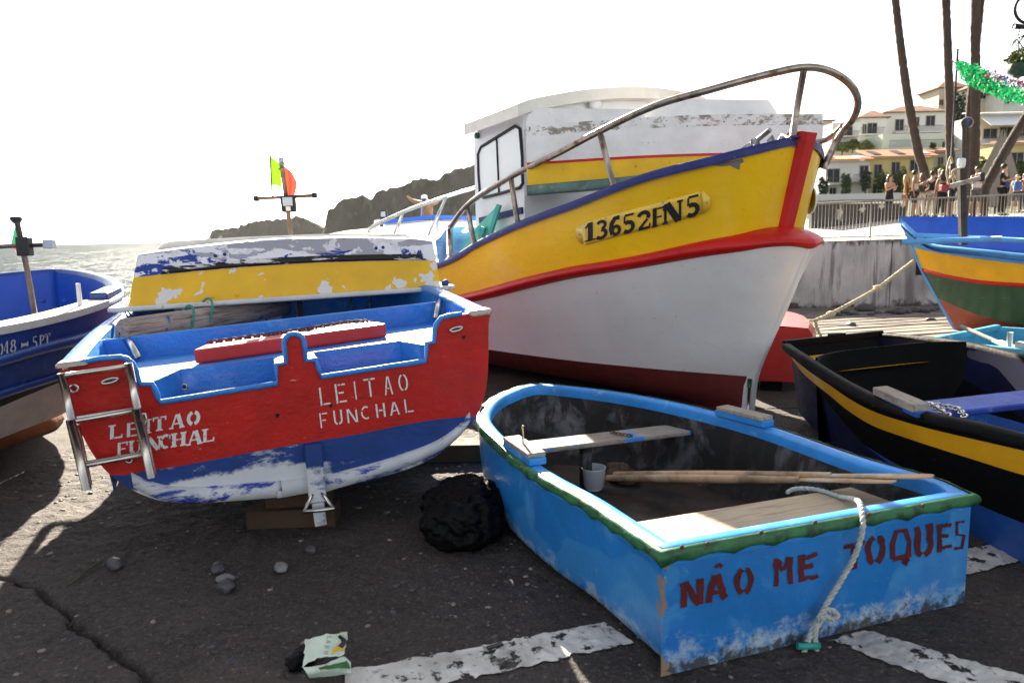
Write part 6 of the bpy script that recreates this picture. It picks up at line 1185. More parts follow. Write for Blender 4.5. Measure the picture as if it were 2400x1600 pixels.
house('white_apartment_house', 'white apartment house with shaded balconies at the left of the lower row', 95, (352, 985, 618, 1215), m_pw, [(362, 1035, 436, 1118), (375, 1150, 415, 1200), (562, 1015, 612, 1085)], ('orange', 945), balc=[(355, 1095, 440, 1130), (500, 1075, 612, 1112)])
house('yellow_apartment_house', 'pale yellow apartment house with orange roof edge behind the crowd', 96, (620, 965, 1008, 1215), m_py, [(650, 1008, 694, 1092), (757, 993, 804, 1072), (870, 980, 920, 1050), (640, 1130, 690, 1190), (740, 1120, 800, 1180)], ('orange', 905), balc=[(640, 1062, 710, 1098), (745, 1050, 815, 1082)])
house('grey_apartment_house', 'grey plastered house with white window between the palms', 97, (1008, 930, 1140, 1215), m_pg, [(1040, 962, 1072, 1020)], ('orange', 900))
house('terrace_building', 'long pale mint terrace building behind the palm trunks', 106, (700, 815, 1480, 960), m_mint, [(1320, 920, 1400, 960)], balc=[(720, 868, 1300, 905)])
house('hilltop_villa', 'cream villa with tiled hip roof high between two palms', 145, (1045, 540, 1215, 720), m_pc, [(1050, 612, 1072, 645), (1180, 588, 1210, 630)], ('hip', 474, (1150, 1200)))
house('tall_cream_house', 'cream house with teal ground floor high on the hill', 140, (1215, 545, 1420, 720), m_pc, [(1300, 566, 1332, 605), (1340, 640, 1410, 680)], ('hip', 505, (1290, 1350)))
house('hilltop_house', 'white house with pairs of shuttered windows at the right edge above the awning', 135, (1438, 552, 1700, 720), m_pw, [(1452, 590, 1476, 635), (1486, 590, 1510, 630), (1560, 588, 1600, 635)], ('hip', 500))
house('restaurant_building', 'restaurant with long white awning and dark glass at the right', 100, (1292, 700, 1720, 900), m_pw, [(1320, 790, 1400, 850), (1420, 780, 1500, 840), (1520, 775, 1600, 835)], ('flat', 668), awn=(1300, 715, 1700, 775), balc=[(1300, 850, 1700, 880)])
house('yellow_corner_house', 'yellow house with dark windows at the right edge below the restaurant', 90, (1478, 880, 1720, 1180), m_py, [(1485, 935, 1560, 1010), (1500, 1060, 1560, 1120)], ('orange', 850), balc=[(1478, 985, 1600, 1022)])
house('harbour_shed', 'white shed with a sloping side wall below the cliff beside the cabin', 60, (-1210, 1130, -1128, 1250), m_pw)
based('garden_wall', box(ony(Z(4, 560, 1230), 86) + [0, 0, -1.0], (22, .4, 3.6)), m_pw, 'low white garden wall in front of the apartment houses', 'wall', smooth=False)
# ------------------------------------------------------------------ foliage
def leaves(c, rad, n, s, seed, flat=.6):
    r = np.random.default_rng(seed); V = []; F = []
    for k in range(n):
        d = r.normal(0, 1, 3); d /= np.linalg.norm(d); q = np.asarray(c) + d * np.asarray(rad) * r.uniform(.35, 1) ** .6 * (1 + .25 * math.sin(d[0] * 5 + seed) * math.cos(d[2] * 4))
        a = r.normal(0, 1, 3); a /= np.linalg.norm(a); b = np.cross(a, r.normal(0, 1, 3)); b /= max(np.linalg.norm(b), 1e-6); a = a * s * r.uniform(.6, 1.3); b = b * s * flat * r.uniform(.6, 1.2)
        i = len(V); V += [q - a, q + b, q + a, q - b]; F.append((i, i + 1, i + 2, i + 3))
    return (V, F)
m_leaf = mat('shrub_leaf', (.055, .085, .025), .6, var=(.8, .45)); m_leaf2 = mat('bright_leaf', (.13, .16, .03), .6, var=(.8, .4)); m_leafd = mat('conifer_leaf', (.025, .05, .03), .7, var=(.8, .4)); m_bark = mat('bark', (.09, .065, .05), .9, var=(4, .3))
def bush(x, y, Y, w, h, n, m_, label, name='shrub', cat='shrub', s=.22, group='garden shrubs'):
    c = ony(Z(4, x, y), Y); k = Y / 1733 / 2.6133; W, Hh = w * k / 2, h * k / 2; o = thing(name, label, cat, loc=(c[0], Y, c[2] - Hh), group=group)
    mk('foliage', leaves((0, 0, Hh), (W, W * .8, Hh), n, s, int(x + y)), m_, o, smooth=False); mk('stem', rod((0, 0, -.6), (0, 0, Hh), .08, 6, .03), m_bark, o)
for a in [(455, 905, 110, 95, 46, 420, m_leaf2, 'yellow green hedge on the terrace left of the pyramid roofed house'), (520, 885, 108, 80, 55, 380, m_leaf, 'darker hedge clump in the middle of the terrace'), (600, 900, 108, 90, 70, 420, m_leaf2, 'bright hedge at the right end of the terrace'),
          (480, 1130, 92, 60, 130, 380, m_leaf, 'dark climbing shrub on the white apartment house'), (600, 1110, 92, 60, 120, 360, m_leafd, 'dark shrub at the corner of white and yellow houses'), (695, 1120, 92, 70, 140, 420, m_leaf, 'green shrub left of the woman in the black dress'), (810, 1110, 92, 90, 150, 460, m_leaf, 'large green shrub behind the crowd'), (340, 1150, 90, 60, 120, 300, m_leafd, 'dark shrub beside the bow at the end of the garden wall'),
          (1050, 1040, 80, 70, 50, 260, m_leaf2, 'sunlit shrub behind the crowd between palms'), (1320, 1030, 70, 80, 120, 380, m_leaf2, 'bright shrub right of the thick palm'), (1540, 1040, 75, 80, 110, 360, m_leaf, 'green shrub at the right edge behind the man in black'), (1010, 895, 100, 34, 36, 160, m_leaf, 'round potted plant on the mint terrace'), (1085, 885, 100, 30, 36, 160, m_leaf, 'small potted plant on the mint terrace beside the straight palm')]: bush(*a)
bush(1165, 690, 125, 90, 260, 900, m_leafd, 'dark conifer standing between the two straight palms', 'conifer_tree', 'tree', .3, None)
# ------------------------------------------------------------------ palms
m_trunk = mat('palm_trunk', (.055, .04, .032), .9, var=(2, .3), bump=[(6, .06, (1, 1, 4))], layers=[dict(col=(.05, .037, .03), scale=5, lo=.5, hi=.62, stretch=(.6, .6, 5), detail=5), dict(col=(.12, .085, .06), scale=7, lo=.62, hi=.72, stretch=(1, 1, 3))]); m_frond = mat('palm_frond', (.05, .075, .02), .55, var=(1, .4))
def palm(pts, Y, w0, w1, label, top=14.5):
    P = [ony(Z(4, x, y), Y) for x, y in pts]; b = P[0].copy(); b[2] = float(pz(b[0], Y)) - .1; d = (P[-1] - P[-2]) / np.linalg.norm(P[-1] - P[-2]); P = [b] + P + [P[-1] + d * (top - P[-1][2]) / max(d[2], .3)]
    C_ = crv(np.array(P), 90); k = Y / 1733 / 2.6133; r = np.linspace(w0, w1, 90) * k / 2 * (1 + .05 * np.sin(np.arange(90) * 2.3) + rng.normal(0, .035, 90))
    o = thing('palm_tree', label, 'palm', loc=C_[0]); mk('trunk', tube(C_ - C_[0], r, 12), m_trunk, o); t = C_[-1] - C_[0]; m = MB()
    for j in range(26):
        a = j * 2.4; el = R_(60 - 95 * (j / 26)); L_ = 2.6; q = [t + np.array([math.cos(a) * math.cos(el) * L_ * s, math.sin(a) * math.cos(el) * L_ * s, math.sin(el) * L_ * s - 1.5 * s * s]) for s in np.linspace(0, 1, 9)]; sd = np.array([-math.sin(a), math.cos(a), 0])
        m.add(grid([[q[i] - sd * w_ + [0, 0, -.12 * w_], q[i], q[i] + sd * w_ + [0, 0, -.12 * w_]] for i, w_ in enumerate([.03, .2, .34, .4, .4, .36, .28, .16, .02])]))
        for i in range(1, 8):
            for s in (-1, 1): m.add(([q[i], q[i] + (q[i] - q[i - 1]) * .4, q[i] + sd * s * .55 + (q[i] - q[i - 1]) * .5 + [0, 0, -.3]], [(0, 1, 2)]))
    mk('crown', m.vf(), m_frond, o, smooth=False); return o
palm([(960, 1080), (925, 950), (885, 760), (850, 560), (825, 380), (800, 180), (780, 0)], 31, 56, 34, 'slender palm leaning left above the yellow house')
palm([(1120, 1060), (1112, 850), (1110, 600), (1102, 330), (1090, 0)], 30, 48, 42, 'straight palm left of the thin flag pole')
palm([(1262, 1060), (1268, 800), (1272, 500), (1270, 250), (1272, 0)], 29, 54, 46, 'thickest straight palm trunk in front of the garland')
palm([(1212, 1060), (1225, 800), (1245, 550), (1282, 250), (1306, 0)], 33, 38, 34, 'thin palm crossing behind the thickest trunk')
palm([(1325, 1170), (1380, 1060), (1440, 950), (1510, 830), (1590, 700), (1700, 520)], 30, 58, 46, 'palm leaning strongly right at the right edge', 9)
# thin pole with the green garland
Yg = 24; pb = ony(Z(4, 1140, 690), Yg); pt = ony(Z(4, 1163, 300), Yg); gp = pb + (pb - pt) / (pt - pb)[2] * (pb[2] - float(pz(pb[0], Yg))); o = thing('garland_pole', 'thin dark pole holding the end of the garland', 'pole', loc=gp); mk('pole', tube([(0, 0, 0), pb - gp, pt - gp], .03, 8), m_iron, o); mk('stay', tube([ony(Z(4, 1125, 370), Yg) - gp, ony(Z(4, 1165, 400), Yg) - gp, ony(Z(4, 1215, 475), Yg) - gp], .015, 5), m_iron, o)
gm = MB(); tp_ = crv(np.array([ony(Z(4, x, y), Yg - dd) for x, y, dd in [(1166, 386, 0), (1240, 408, 1), (1330, 440, 2), (1440, 478, 3), (1568, 520, 4.5), (1700, 560, 6)]]), 60); bt2 = crv(np.array([ony(Z(4, x, y), Yg - dd) for x, y, dd in [(1180, 410, 0), (1225, 500, 1), (1330, 545, 2), (1440, 590, 3), (1568, 618, 4.5), (1700, 650, 6)]]), 60)
for k in range(5200):
    i = rng.integers(0, 60); t = rng.random(); q = tp_[i] + (bt2[i] - tp_[i]) * t + rng.normal(0, .05, 3); a = rng.normal(0, 1, 3); a /= np.linalg.norm(a); b = np.cross(a, rng.normal(0, 1, 3)); b /= np.linalg.norm(b); s = .055
    gm.add(([q - a * s, q + b * s * .5, q + a * s, q - b * s * .5], [(0, 1, 2, 3)]), 0 if t > .22 or i < 22 else (3 if t > .13 else int(rng.integers(1, 4))))
o = based('tinsel_garland', gm.vf(), [translucent('tinsel_green', (.01, .30, .10), .35), mat('tinsel_blue', (.01, .03, .35), .4), mat('tinsel_red', (.45, .01, .02), .4), m_paper], 'green tinsel garland with red, white and blue edge hanging from the pole', 'garland', smooth=False)
# street spotlight, hanging basket on its bracket, closed parasol
sp = ony(Z(4, 1198, 1010), 20); l4 = lambda x, y, d=0: ony(Z(4, x, y), 20 + d) - sp; o = thing('street_spotlight', 'round spotlight on a slim post in front of the palms', 'lamp', loc=sp); mk('post', tube([l4(1195, 1250), l4(1198, 1010), l4(1202, 785)], .05, 8), m_iron, o)
hd = mk('lamp_head', lathe([(.03, -.11), (.11, -.06), (.15, .0), (.15, .03), (.13, .036)], 18), m_pg, o); hd.matrix_local = Matrix.Translation(Vector(l4(1218, 752))) @ Vector((-.25, -.85, -.15)).to_track_quat('Z', 'Y').to_matrix().to_4x4(); gl_ = mk('lamp_lens', lathe([(.128, .038), (.0, .05)], 18), mat('spot_lens', (.03, .04, .06), .15, var=(9, .3)), hd)
mk('yoke', tube([l4(1190, 745), l4(1196, 790), l4(1215, 795), l4(1240, 775)], .03, 6), m_iron, o)
Yb = 12.; px0 = ony(Z(4, 1720, 160), Yb); px0[2] = float(gz(px0[0], Yb)); lb_ = lambda x, y, d=0: ony(Z(4, x, y), Yb + d) - px0
o = thing('lamp_post', 'iron post bracket with curled arm at the top right corner', 'post', loc=px0); mk('post', tube([(0, 0, 0), lb_(1720, 700), lb_(1722, -200)], .07, 10), m_iron, o); mk('arm', tube([lb_(1505, 162), lb_(1568, 166), lb_(1720, 170)], [.045, .035, .035], 8), m_iron, o)
mk('scroll', tube([lb_(1590 + 78 * math.cos(q), 60 + 84 * math.sin(q)) for q in np.linspace(1.2, 4.9, 24)], .022, 6), m_iron, o)
bk0 = ony(Z(4, 1535, 470), Yb); lk = lambda x, y, d=0: ony(Z(4, x, y), Yb + d) - bk0; o = thing('hanging_basket', 'dark green hanging flower basket on chains at the right edge', 'basket', loc=bk0)
R0 = abs(lk(1615, 400)[0] - lk(1465, 400)[0]) / 2; cz = lk(1540, 395)[2]
mk('bowl', lathe([(R0 * .45, 0), (R0 * .8, cz * .3), (R0, cz), (R0 * .93, cz), (R0 * .7, cz * .4)], 16), mat('basket_green', (.02, .06, .035), .6, var=(20, .4), bump=(30, .02)), o)
mk('chain', chain_links([lk(1538, 178), lk(1537, 215), lk(1535, 252)], .05, .006), m_iron, o)
for a in np.linspace(0, 6.28, 7)[:-1]: mk('hanger', rod(lk(1535, 252), (R0 * .97 * math.cos(a), R0 * .97 * math.sin(a), cz), .006, 5), m_iron, o)
mk('plants', leaves((0, 0, cz + .10), (R0 * .9, R0 * .9, .14), 420, .04, 4), m_leaf2, o, smooth=False)
ps = ony(Z(4, 1400, 1130), 48); ps[2] = 2.1; kz = ony(Z(4, 1418, 790), 48)[2] - ps[2]
o = thing('closed_parasol', 'tall grey closed parasol standing behind the leaning palm', 'parasol', loc=ps); mk('pole', rod((0, 0, 0), (.2, 0, kz), .05), m_iron, o)
rw_ = [[(.2 * f + (1.7 * (1 - f) + .05) * (1 + .18 * (k % 2)) * math.cos(k * math.pi / 9), .5 * (1 - f) * math.sin(k * math.pi / 9), kz * .12 + kz * .88 * f) for k in range(18)] for f in np.linspace(0, 1, 8)]; mk('folded_canopy', grid(rw_, cv=True), mat('parasol_grey', (.16, .145, .13), .85), o)
# dark low wall with white star and gulls
a, b = ony(Z(4, 270, 1392), 22), ony(Z(4, 850, 1338), 28.3); at_, bt3 = ony(Z(4, 270, 1248), 22), ony(Z(4, 850, 1246), 28.3)
th = np.array([.0, .25, 0]); wv2 = hexa([a - [0, 0, .3], b - [0, 0, .3], b - [0, 0, .3] + th, a - [0, 0, .3] + th, at_, bt3, bt3 + th, at_ + th]); cW = (a + b) / 2; cW[2] = a[2] - .3
dw = thing('dark_low_wall', 'dark low wall with pale star and gull shapes behind the railing', 'wall', loc=cW); mk('wall_body', (wv2[0] - cW, wv2[1]), mat('dark_plaster', (.05, .045, .042), .85, var=(3, .2)), dw, smooth=False)
un = (b - a) / np.linalg.norm(b - a); nv_ = np.cross(un, [0, 0, 1.]); nv_ /= np.linalg.norm(nv_); nv_ *= -1 if nv_[1] > 0 else 1; m_pale = mat('pale_motif', (.55, .50, .42), .8, var=None)
def motif(nm, x, y, pts, sc):
    d0 = ray(Z(4, x, y)); c = CC + d0 * (((a - CC) @ nv_) / (d0 @ nv_)) + nv_ * .004 - cW; mk(nm, tri_poly(prism([(p[0] * sc, p[1] * sc) for p in pts], .03, lambda u, d, w: c + un * u + nv_ * d + np.array([0, 0, w]))), m_pale, dw, smooth=False, recalc=True)
star = [((.5 if k % 2 == 0 else .16) * math.sin(k * math.pi / 5 + .2), (.5 if k % 2 == 0 else .16) * math.cos(k * math.pi / 5 + .2)) for k in range(10)]; gull = [(-.5, -.05), (-.2, .12), (-.05, .05), (.05, .08), (.2, .35), (.25, .1), (.5, .0), (.2, -.08), (.0, -.18), (-.2, -.05)]
motif('star_motif', 436, 1306, star, .55); motif('gull_motif', 572, 1284, gull, .62); motif('gull_motif', 690, 1266, gull, .66); motif('gull_motif', 822, 1258, gull, .62)

# ================================================================== people on the promenade
def skin_geo(J, E, sub=1):
    names = list(J); ix = {n_: i for i, n_ in enumerate(names)}; me = bpy.data.meshes.new('t'); me.from_pydata([J[n_][0] for n_ in names], [(ix[a], ix[b]) for a, b in E], [])
    o = bpy.data.objects.new('t', me); COL.objects.link(o); o.modifiers.new('s', 'SKIN')
    for i, n_ in enumerate(names): r = J[n_][1]; me.skin_vertices[0].data[i].radius = r if isinstance(r, tuple) else (r, r)
    me.skin_vertices[0].data[0].use_root = True; o.modifiers.new('u', 'SUBSURF').levels = sub
    dg = bpy.context.evaluated_depsgraph_get(); ev = bpy.data.meshes.new_from_object(o.evaluated_get(dg)); V = [tuple(v.co) for v in ev.vertices]; F = [tuple(p.vertices) for p in ev.polygons]
    bpy.data.objects.remove(o); bpy.data.meshes.remove(me); bpy.data.meshes.remove(ev); return (V, F)
SK = [mat('skin_light', (.42, .24, .16), .55, var=None, sss=.05), mat('skin_tan', (.28, .15, .09), .55, var=None, sss=.05)]
def cloth(c): return mat('cloth_%02x%02x%02x' % tuple(int(min(1, x) * 255) for x in c), c, .85, var=(9, .12))
HAIR = dict(dark=mat('hair_dark', (.018, .012, .009), .5, var=(20, .3)), brown=mat('hair_brown', (.07, .032, .016), .5, var=(20, .3)), blond=mat('hair_blond', (.34, .22, .10), .5, var=(20, .3)))
def person(x, yh, yf, label, yaw=0, arms='down', top=(.02, .02, .02), sleeve='short', low='trousers', lowc=(.02, .02, .02), hair='dark', long_=False, skin=0, hgt=1.7, Y=None, extra=None, stance=.1):
    hp = (yf - yh) / 2.6133; Y = Y or FPX * hgt / hp; ft = ony(Z(4, x, yf), Y); s = hgt / 1.72
    o = thing('person', label, 'person', loc=ft, group='people on the promenade'); o.rotation_euler = (0, 0, R_(yaw)); o.scale = (s, s, s)
    J = dict(pelvis=((0, 0, .95), (.135, .10)), waist=((0, 0, 1.10), (.115, .085)), chest=((0, .0, 1.30), (.145, .10)), neck=((0, .0, 1.47), .052), jaw=((0, -.012, 1.545), (.062, .07)), head=((0, -.005, 1.62), (.075, .088)), crown=((0, .0, 1.695), (.05, .06)), nose=((0, -.10, 1.605), .014))
    E = [('pelvis', 'waist'), ('waist', 'chest'), ('chest', 'neck'), ('neck', 'jaw'), ('jaw', 'head'), ('head', 'crown'), ('head', 'nose')]
    for sd, g in (('l', -1), ('r', 1)):
        J['hip' + sd] = ((g * .085, 0, .88), .092); J['knee' + sd] = ((g * (.09 + stance * .3), -.015, .49), .058); J['ank' + sd] = ((g * (.09 + stance * .6), .015, .09), .04); J['toe' + sd] = ((g * (.10 + stance * .7), -.13, .03), (.04, .028))
        J['sho' + sd] = ((g * .175, 0, 1.40), .055)
        if arms == 'phone': el, wr = (g * .20, -.06, 1.13), (g * .06, -.26, 1.22)
        elif arms == 'hip': el, wr = (g * .32, .06, 1.16), (g * .17, -.04, 1.0)
        elif arms == 'mixed': el, wr = ((.24, -.03, 1.13), (.16, -.22, 1.25)) if g > 0 else ((-.22, .01, 1.13), (-.25, -.04, .88))
        else: el, wr = (g * .23, .02, 1.13), (g * .25, -.05, .88)
        J['elb' + sd] = (el, .040); J['wri' + sd] = (wr, .027); d = np.array(wr) - np.array(el); d /= np.linalg.norm(d); J['pal' + sd] = (tuple(np.array(wr) + d * .07), (.035, .018)); J['fin' + sd] = (tuple(np.array(wr) + d * .16 + [0, -.02, 0]), (.02, .012)); J['thu' + sd] = (tuple(np.array(wr) + d * .09 + [-g * .045, -.02, 0]), .011)
        E += [('pelvis', 'hip' + sd), ('hip' + sd, 'knee' + sd), ('knee' + sd, 'ank' + sd), ('ank' + sd, 'toe' + sd), ('chest', 'sho' + sd), ('sho' + sd, 'elb' + sd), ('elb' + sd, 'wri' + sd), ('wri' + sd, 'pal' + sd), ('pal' + sd, 'fin' + sd), ('wri' + sd, 'thu' + sd)]
    mk('body', skin_geo(J, E, 1), SK[skin], o)
    def grow(ks, k): return {n_: (J[n_][0], tuple(q * k for q in J[n_][1]) if isinstance(J[n_][1], tuple) else J[n_][1] * k) for n_ in ks}
    if top:
        ks = ['pelvis', 'waist', 'chest']; T_ = grow(ks, 1.28); Ee = [('pelvis', 'waist'), ('waist', 'chest')]
        if sleeve != 'none':
            for sd in 'lr':
                T_['sho' + sd] = (J['sho' + sd][0], .068); e_ = np.array(J['elb' + sd][0]); s0 = np.array(J['sho' + sd][0]); T_['e' + sd] = (tuple(s0 + (e_ - s0) * (.75 if sleeve == 'short' else 1)), .056); Ee += [('chest', 'sho' + sd), ('sho' + sd, 'e' + sd)]
                if sleeve == 'long': T_['w' + sd] = (J['wri' + sd][0], .04); Ee += [('e' + sd, 'w' + sd)]
        mk('shirt', skin_geo(T_, Ee, 1), cloth(top), o)
    if low in ('trousers', 'shorts'):
        T_ = grow(['pelvis'], 1.1); Ee = []; zc = {'trousers': .10, 'shorts': .52}[low]
        for sd in 'lr':
            T_['hip' + sd] = (J['hip' + sd][0], .105); T_['knee' + sd] = (J['knee' + sd][0], .078); Ee += [('pelvis', 'hip' + sd), ('hip' + sd, 'knee' + sd)]
            if low == 'trousers': T_['ank' + sd] = (J['ank' + sd][0], .062); Ee += [('knee' + sd, 'ank' + sd)]
        mk('trousers' if low == 'trousers' else 'shorts', skin_geo(T_, Ee, 1), cloth(lowc), o)
    elif low == 'skirt':
        P_ = [(.0, .0)] ; rr = [(.17, .60), (.175, .72), (.165, .85), (.15, .95), (.125, 1.08)]; mk('skirt', ([(r * 1.05 * math.cos(q), r * .75 * math.sin(q), z) for r, z in rr for q in np.linspace(0, 6.283, 16, endpoint=False)], gridF(5, 16, False, True)), cloth(lowc), o)
    hm = MB(); hm.add(ball((0, .022, 1.645), .1, 2, (.92, 1.05, 1.05), .08, int(x)))
    if long_: hm.add(ball((0, .075, 1.50), .1, 2, (1.15, .6, 2.0), .15, int(x))); hm.add(ball((-.075, .03, 1.53), .05, 2, (.8, 1, 2.2), .1, 3)); hm.add(ball((.075, .03, 1.53), .05, 2, (.8, 1, 2.2), .1, 5))
    mk('hair', hm.vf(), HAIR[hair], o)
    for sd in 'lr': a_ = np.array(J['ank' + sd][0]); mk('shoe', ball((a_[0] * 1.03, -.06, .035), .05, 2, (.9, 2.4, .75)), cloth((.5, .5, .5) if int(x) % 2 else (.03, .03, .03)), o)
    if extra: extra(o, J)
def bag_x(c, p=(.18, -.06, .95), sz=(.10, .16, .24)): return lambda o, J: mk('bag', box(p, sz, .2, .03), cloth(c), o, smooth=True)
def phone_x(o, J): mk('phone', box((0, -.36, 1.32), (.075, .01, .15), 0, .003), m_black, o, smooth=False)
person(735, 1080, 1348, 'woman in short black dress looking at her phone, alone at the left', 15, 'phone', (.008, .008, .009), 'none', 'skirt', (.008, .008, .009), 'brown', True, 0, 1.66, extra=phone_x)
person(838, 1082, 1338, 'woman in long rust brown coat with long fair hair', 60, 'mixed', (.22, .10, .03), 'long', 'trousers', (.30, .10, .03), 'blond', True, 0, 1.64)
person(888, 1055, 1330, 'man in sleeveless cream top with short dark hair', 50, 'mixed', (.55, .48, .38), 'none', 'shorts', (.03, .03, .03), 'dark', False, 1, 1.74, extra=bag_x((.05, .14, .13)))
person(930, 1072, 1330, 'woman seen from behind with long brown hair and pale trousers', 190, 'hip', (.05, .03, .02), 'none', 'trousers', (.48, .44, .40), 'brown', True, 1, 1.66)
person(996, 1065, 1328, 'dark haired person in black top and beige trousers in the middle of the crowd', 120, 'mixed', (.012, .012, .012), 'short', 'trousers', (.40, .34, .26), 'dark', False, 0, 1.68, Y=28.2)
person(1040, 1042, 1325, 'tall fair haired person standing at the back of the crowd', 170, 'down', (.03, .03, .035), 'short', 'trousers', (.03, .03, .03), 'blond', False, 0, 1.8, Y=29.2)
person(1062, 1066, 1328, 'woman in black top with long dark hair turned away', 150, 'down', (.01, .01, .012), 'none', 'trousers', (.012, .012, .013), 'dark', True, 1, 1.66, Y=27.2)
person(1110, 1032, 1328, 'man in dark shorts partly hidden by the boat mast', 30, 'mixed', (.03, .03, .03), 'short', 'shorts', (.02, .02, .025), 'dark', False, 0, 1.78, Y=27)
person(1266, 1042, 1326, 'man in white vest and grey shorts right of the mast', -20, 'phone', (.55, .52, .52), 'none', 'shorts', (.10, .095, .09), 'dark', False, 1, 1.75, Y=27, extra=bag_x((.05, .05, .06), (.0, .14, 1.18), (.28, .14, .4)))
person(1430, 1018, 1322, 'tall man all in black holding papers near the right edge', 35, 'phone', (.006, .006, .007), 'short', 'trousers', (.006, .006, .007), 'dark', False, 0, 1.82, Y=27, extra=lambda o, J: (mk('papers', box((0, -.40, 1.26), (.22, .16, .012), .2, .002), m_paper, o, smooth=False), mk('bag', box((-.15, -.18, 1.02), (.22, .12, .18), .2, .03), cloth((.02, .05, .16)), o)))
person(1512, 1085, 1300, 'small person in white shirt with blue backpack at the right edge', 160, 'down', (.55, .54, .52), 'short', 'shorts', (.06, .06, .07), 'blond', False, 0, 1.6, Y=33, extra=bag_x((.03, .10, .30), (0, .16, 1.2), (.3, .16, .4)))
person(1556, 1078, 1300, 'person in red top at the right edge of the crowd', 200, 'mixed', (.35, .03, .03), 'short', 'trousers', (.03, .035, .06), 'dark', False, 0, 1.66, Y=33)

# ================================================================== litter and small things
lt0 = onz(Z(6, 1440, 1100), .0); LY = lt0[1]; lp = lambda x, y, d=0: ony(Z(6, x, y), LY + d)
m_pk = mat('carton_print', (.60, .68, .58), .4, var=(20, .12), bump=[(30, .004)]); m_pkg = mat('carton_green', (.03, .14, .03), .4, var=(9, .4)); m_pky = mat('carton_yellow', (.60, .38, .02), .4, var=(9, .2))
def crumple(rows, n=10, amp=.003):
    R2_ = densify([crv(np.array(r), n) for r in rows], 5); V, F = grid(R2_); V = V + rng.normal(0, amp, V.shape) * .5; return (V, F)
lo_ = lt0.copy(); lo_[2] = 0; pk = thing('crumpled_carton', 'crumpled white and green printed carton on the ground at the bottom', 'litter', loc=lo_)
rel = lambda VF: (np.asarray(VF[0]) - lo_, VF[1])
mk('front_panel', rel(crumple([[lp(1345, 935, .03), lp(1342, 1000, .01), lp(1335, 1062, -.01)], [lp(1400, 922, .05), lp(1395, 985, .03), lp(1370, 1030, .0)], [lp(1532, 903, .05), lp(1528, 950, .045), lp(1515, 1005, .02)]])), m_pk, pk)
mk('side_panel', rel(crumple([[lp(1532, 903, .05), lp(1528, 950, .045), lp(1515, 1005, .02)], [lp(1500, 905, .10), lp(1510, 960, .09), lp(1500, 1000, .06)]])), m_pky, pk)
mk('lower_fold', rel(crumple([[lp(1335, 1060, -.015), lp(1420, 1048, .0), lp(1520, 1008, .02)], [lp(1352, 1085, -.03), lp(1440, 1065, -.03), lp(1548, 1045, -.01)], [lp(1372, 1120, .0), lp(1460, 1108, .0), lp(1548, 1082, .0)]])), m_pk, pk)
mk('green_fold', rel(crumple([[lp(1400, 1060, -.035), lp(1450, 1050, -.035), lp(1530, 1030, -.02)], [lp(1425, 1068, -.045), lp(1470, 1066, -.045), lp(1545, 1062, -.02)]])), m_pkg, pk)
mk('print_swoosh', rel(crumple([[lp(1460, 1000, .018), lp(1480, 965, .028), lp(1510, 960, .03)], [lp(1468, 1002, .013), lp(1490, 985, .02), lp(1516, 990, .017)]], 8, 0)), m_pky, pk)
mk('print_band', rel(crumple([[lp(1488, 925, .03), lp(1505, 945, .028), lp(1490, 965, .024)], [lp(1500, 915, .03), lp(1530, 945, .03), lp(1512, 975, .02)]], 8, 0)), m_black, pk)
G_ = gl('sans')
for ch, cy in (('L', 928), ('A', 946), ('B', 970), ('O', 994)):
    cx = 1452 - (cy - 928) * .22; put = lambda u, v, d: lp(cx + (v - .5) * 20, cy + (u - .5) * 15, .018 - d) - lo_; mk('letter', ribbons(G_[ch], put, .8, 0, .004), m_black, pk, smooth=False)
bg_m = MB(); c0_ = onz(Z(6, 1300, 1080), 0)
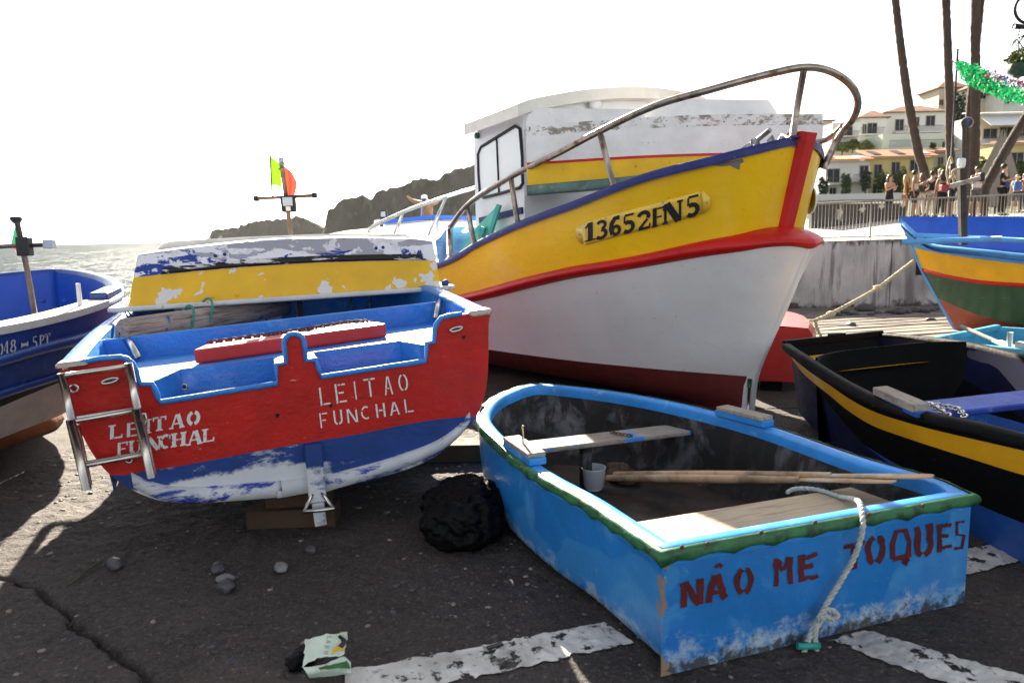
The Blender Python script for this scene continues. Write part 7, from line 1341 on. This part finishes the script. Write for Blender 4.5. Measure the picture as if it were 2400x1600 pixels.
for k, (dx, dy, r_) in enumerate([(0, .02, .035), (.02, .05, .04), (.035, .09, .035)]): bg_m.add(ball(c0_ + [dx, dy, r_ * .7], r_, 3, (1, 1, .9), .5, k))
based('black_wrapper', bg_m.vf(), MATS['black_sack'], 'small black plastic wrapper beside the crumpled carton', 'wrapper')
tw = [onz(Z(6, *p), .012) for p in [(300, 697), (340, 672), (370, 640), (410, 615), (452, 588)]]; based('rope_scrap', rope_geo(tw, .0055, 50, 150), mat('drab_rope', (.06, .065, .04), .9, var=(30, .3)), 'short green rope scrap lying on the slip at the shadow edge', 'rope')
q = onz(Z(6, 2182, 965), .012); based('tape_scrap', box(q, (.065, .022, .008), .5, .002), m_black, 'small black scrap lying on the white painted line', 'scrap', smooth=False)
nt = MB(); q0 = onz(Z(5, 215, 945), 0)
for k in range(9): nt.add(rope_geo([q0 + [rng.normal(0, .03), rng.normal(0, .03), .42 - .1 * k * .1], q0 + [rng.normal(0, .06), rng.normal(0, .06), .22], q0 + [rng.normal(0, .07), rng.normal(0, .07), .03]], .008, 20, 60))
based('green_rope_tangle', nt.vf(), m_ropet, 'teal rope tangle hanging under the red dinghy beside the big bow', 'rope')
pp_ = onz(Z(2, 1293, 1515), 0); o = thing('steel_prop', 'short steel prop with green tip standing at the foot of the bow', 'prop', loc=pp_ + [0, -.12, -pp_[2]]); mk('rod', rod((0, 0, 0), (.005, 0, .26), .012), m_steel, o); mk('tip', rod((.005, 0, .25), (.006, 0, .32), .018), m_green, o); mk('foot', lathe([(.05, 0), (.05, .012), (.02, .02)], 10), m_iron, o)

# ================================================================== the air over the bay
hzm = bpy.data.materials.new('sea_haze'); hzm.use_nodes = True; hn_ = hzm.node_tree.nodes; hn_.remove(hn_['Principled BSDF'])
pvn = hn_.new('ShaderNodeVolumePrincipled'); pvn.inputs['Color'].default_value = (.95, .94, .92, 1); pvn.inputs['Density'].default_value = .000025; pvn.inputs['Anisotropy'].default_value = .35
hzm.node_tree.links.new(pvn.outputs[0], hn_['Material Output'].inputs['Volume'])
tag(mk('haze', box((0, 650, 70), (2600, 1500, 150)), hzm, smooth=False), kind='stuff')
